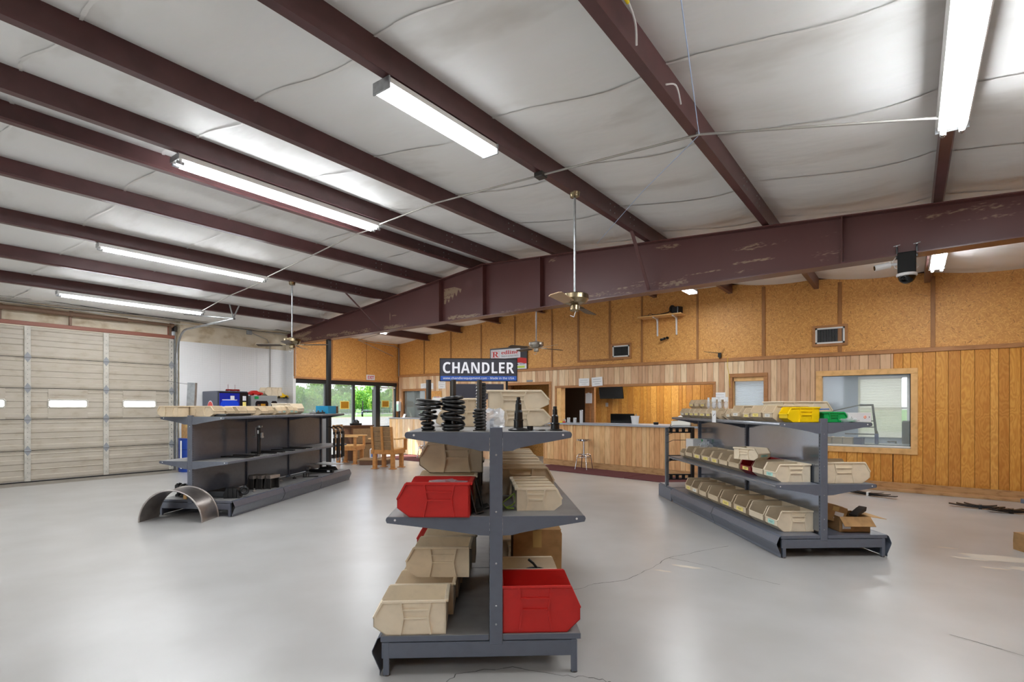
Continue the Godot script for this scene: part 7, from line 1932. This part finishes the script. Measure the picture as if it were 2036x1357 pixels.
# ---------------------------------------------------------------- conduit, cords and wires
func build_cables() -> void:
	var c := thing("ceiling_conduit", "thin grey conduit crossing under the purlins from lamp to lamp", "conduit")
	part("run", mb().tube([Vector3(0.20, 3.535, -4.95), Vector3(-1.37, 3.655, -4.377), Vector3(-2.95, 3.757, -4.446), Vector3(-4.5, 3.872, -4.56), Vector3(-5.82, 3.955, -4.80)], 0.010, 7), M.conduit, c)
	part("run", mb().tube([Vector3(-5.95, 3.945, -4.85), Vector3(-6.46, 3.945, -4.86), Vector3(-7.6, 3.842, -4.90), Vector3(-8.95, 3.715, -4.93)], 0.010, 7), M.conduit, c)
	part("run", mb().tube([Vector3(-9.1, 3.66, -4.95), Vector3(-10.44, 3.565, -4.97), Vector3(-11.70, 3.44, -5.05)], 0.010, 7), M.conduit, c)
	part("junction_box", mb().rbox(Vector3(-2.95, 3.755, -4.446), Vector3(0.10, 0.05, 0.10), 0.006), M.dark_steel, c)
	tag(part("blue_cord", mb().tube([Vector3(-1.37, 3.655, -4.377), Vector3(-0.90, 3.73, -2.45)], 0.0035, 6), M.cable_blue, self), "pale blue cord running back from the conduit clip", "cord")
	tag(part("blue_cord", mb().tube([Vector3(-1.37, 3.65, -4.377), Vector3(-2.2, 3.66, -5.2), Vector3(-3.45, 3.70, -6.6)], 0.003, 6), M.cable_blue, self), "pale blue cord running from the conduit clip to the girder", "cord")
	tag(part("cord_clip", mb().rbox(Vector3.ZERO, Vector3(0.03, 0.03, 0.03), 0.006), M.galvanised, self, at(-1.38, 3.665, -4.38)), "small clip holding the blue cords under the purlin", "clip")
	var w := thing("white_cable", "white cable looping along the maroon purlin with a yellow tag", "cable")
	part("loop", mb().tube(eased([Vector3(-1.36, 3.69, -2.62), Vector3(-1.325, 3.77, -2.74), Vector3(-1.31, 3.80, -2.86), Vector3(-1.325, 3.76, -3.02), Vector3(-1.36, 3.69, -3.12)]), 0.007, 7), M.cable_white, w)
	part("loop", mb().tube(eased([Vector3(-1.36, 3.69, -3.62), Vector3(-1.335, 3.735, -3.75), Vector3(-1.36, 3.69, -3.92)]), 0.006, 7), M.cable_white, w)
	part("yellow_tag", mb().cyl(Vector3(-1.309, 3.795, -2.81), Vector3(-1.312, 3.795, -2.89), 0.011, -1.0, 8), M.cable_yellow, w)
	# loose wiring along the eave of the left wall
	for k in 5:
		var pts := []
		for i in 15:
			var z := 0.0 - i * 0.58
			pts.append(Vector3(-13.35 + 0.05 * k, 3.37 + 0.018 * k - 0.03 * sin(i * 0.9 + k * 1.7), z))
		tag(part("eave_wire", mb().tube(pts, 0.007, 6), [M.cable_white, M.conduit, M.cable_black, M.conduit, M.cable_black][k], self), "loose wire running along the eave above the roll-up door", "wire", "wires along the left eave")
	tag(part("wall_conduit", mb().tube([Vector3(-13.40, 0.1, -7.45), Vector3(-13.40, 3.05, -7.45), Vector3(-13.37, 3.2, -7.35), Vector3(-13.30, 3.32, -6.9)], 0.012, 8), M.conduit, self), "thin upright conduit on the pegboard wall", "conduit")
	tag(part("wire_box", mb().rbox(Vector3.ZERO, Vector3(0.07, 0.10, 0.12), 0.008), M.grey_plastic, self, at(-13.3, 3.32, -6.85)), "small grey junction box under the eave", "junction box")
	tag(part("corner_conduit", mb().tube([Vector3(-13.06, 3.05, -11.3), Vector3(-12.9, 3.22, -10.5), Vector3(-12.6, 3.36, -9.6), Vector3(-11.2, 3.47, -9.55), Vector3(-8.5, 3.68, -9.85), Vector3(-5.8, 3.94, -9.9)], 0.009, 7).tube([Vector3(-13.03, 2.42, -11.5), Vector3(-13.03, 3.30, -11.5), Vector3(-12.9, 3.35, -11.2), Vector3(-12.6, 3.36, -9.6)], 0.011, 7), M.conduit, self), "thin conduit from the strand board corner across the purlins behind the girder", "conduit")
	tag(part("yellow_twine", mb().tube([Vector3(-3.02, 2.47, -11.52), Vector3(-3.03, 2.30, -11.515), Vector3(-3.00, 2.15, -11.515), Vector3(-2.97, 1.85, -11.51)], 0.004, 5), M.cable_yellow, self), "yellow twine hanging beside the small office window", "twine")
	tag(part("looped_wire", mb().tube([Vector3(0.36, 3.56, -8.75), Vector3(0.50, 3.50, -8.7), Vector3(0.60, 3.53, -8.7), Vector3(0.55, 3.58, -8.72)], 0.007, 6), M.cable_black, self), "black cord looping from the lamp behind the girder", "cord")
	for e in [[-3.42, 3.70, -9.45], [-3.42, 3.70, -10.4], [0.32, 3.60, -8.9], [0.32, 3.60, -9.85], [-11.2, 3.47, -8.5], [-11.2, 3.47, -9.3], [-8.3, 3.64, -8.75], [-8.3, 3.64, -9.65]]:
		tag(part("lamp_hanger", mb().cyl(Vector3(e[0], e[1] + 0.03, e[2]), Vector3(e[0], under_roof(e[0]) + 0.14, e[2]), 0.005, -1.0, 6), M.galvanised, self), "thin rod hanging a lamp behind the girder", "rod", "lamp hanger rods")

# ---------------------------------------------------------------- along the back wall and the right hand edge
func build_small_things() -> void:
	var bb := struct("baseboard_back", "rough pale plank lying loose along the foot of the back wall", "baseboard")
	part("plank", mb().rbox(Vector3.ZERO, Vector3(3.6, 0.04, 0.20), 0.004, at(0.72, 0.02, -11.30, -4.5)), M.rough_board, bb)
	part("plank", mb().rbox(Vector3.ZERO, Vector3(3.4, 0.14, 0.02), 0.003, at(0.74, 0.07, -11.42, -3.0)), M.rough_board, bb)
	for k in 3:
		var ls := thing("leaf_spring", ["black leaf spring pack lying before the loose plank under the office window", "black leaf spring lying before the loose plank beside the others", "short black leaf spring crossing the longer one"][k], "leaf spring", at([-0.55, 0.80, 1.10][k], 0, [-10.52, -10.10, -9.92][k], [-22.0, -6.0, 12.0][k]), "leaf springs on the floor")
		for i in 3:
			var l: float = [0.82, 0.62, 0.42][i] * [1.0, 0.85, 0.6][k]
			var pts := []
			for q in 9:
				var u := q / 8.0 - 0.5
				pts.append(Vector2(u * l, 0.012 + i * 0.014 + u * u * 0.10))
			var outline := pts.duplicate()
			for q in range(8, -1, -1): outline.append(pts[q] + Vector2(0, 0.012))
			part("leaf", mb().prism(outline, -0.035, 0.035), M.black_paint, ls)
		part("clip", mb().rbox(Vector3(0.0, 0.03, 0), Vector3(0.035, 0.062, 0.085), 0.003), M.white_enamel if k == 0 else M.black_paint, ls)
	# display at the right hand edge of the view
	var rk := thing("edge_display", "grey sloped display rack near the wall with bins along its edge", "rack", at(1.62, 0, -8.05, 39.0))
	part("shelf", mb().rbox(Vector3(0.0, 0.40, 0), Vector3(0.60, 0.02, 1.2), 0.003), M.shelf_steel, rk)
	part("lip", mb().rbox(Vector3(-0.30, 0.385, 0), Vector3(0.02, 0.05, 1.2), 0.003), M.shelf_steel, rk)
	for z in [-0.58, 0.58]:
		part("upright", mb().rbox(Vector3(0.30, 0.67, z), Vector3(0.05, 1.34, 0.035), 0.003), M.shelf_steel, rk)
		part("brace", mb().rbox(Vector3(0.0, 0.2, z), Vector3(0.55, 0.04, 0.03), 0.003), M.shelf_steel, rk)
		part("leg", mb().rbox(Vector3(-0.22, 0.19, z), Vector3(0.04, 0.38, 0.03), 0.003), M.shelf_steel, rk)
	var ge := at(1.62, 0, -8.05, 39.0)
	for k in 4: hopper_bin(ge, -0.29, 0.412, 0.42 - k * 0.24, [0.36, 0.17, 0.21], -1, "bin_beige", "beige hopper bin on the rack by the right wall", "bins on the edge rack", "card_white")
	for k in 3:
		var belt := thing("hanging_belt", "black strap with a red band hanging above the edge rack", "strap", ge * at(-0.34 - 0.02 * k, 1.12 - 0.03 * k, -0.18 - k * 0.10), "straps above the edge rack")
		part("webbing", mb().rbox(Vector3(0, 0, 0), Vector3(0.025, 0.42, 0.07), 0.004, rot(Vector3.BACK, 8.0)), M.black_rubber, belt)
		part("band", mb().rbox(Vector3(-0.004, 0.06, 0), Vector3(0.03, 0.06, 0.074), 0.003, rot(Vector3.BACK, 8.0)), M.sign_red, belt)
		part("hook", mb().tube([Vector3(0.36, 0.20, 0), Vector3(0.0, 0.20, 0), Vector3(-0.08, 0.24, 0)], 0.005, 6), M.dark_steel, belt)
	carton("cardboard_carton", "pale new carton with white tape at the foot of the edge rack", at(1.10, 0, -7.42, 30.0), Vector3(0.42, 0.17, 0.30), false)
	carton("cardboard_carton", "open brown carton with splayed flaps on the floor by the edge rack", at(1.22, 0.178, -7.60, 20.0), Vector3(0.30, 0.10, 0.26), true)
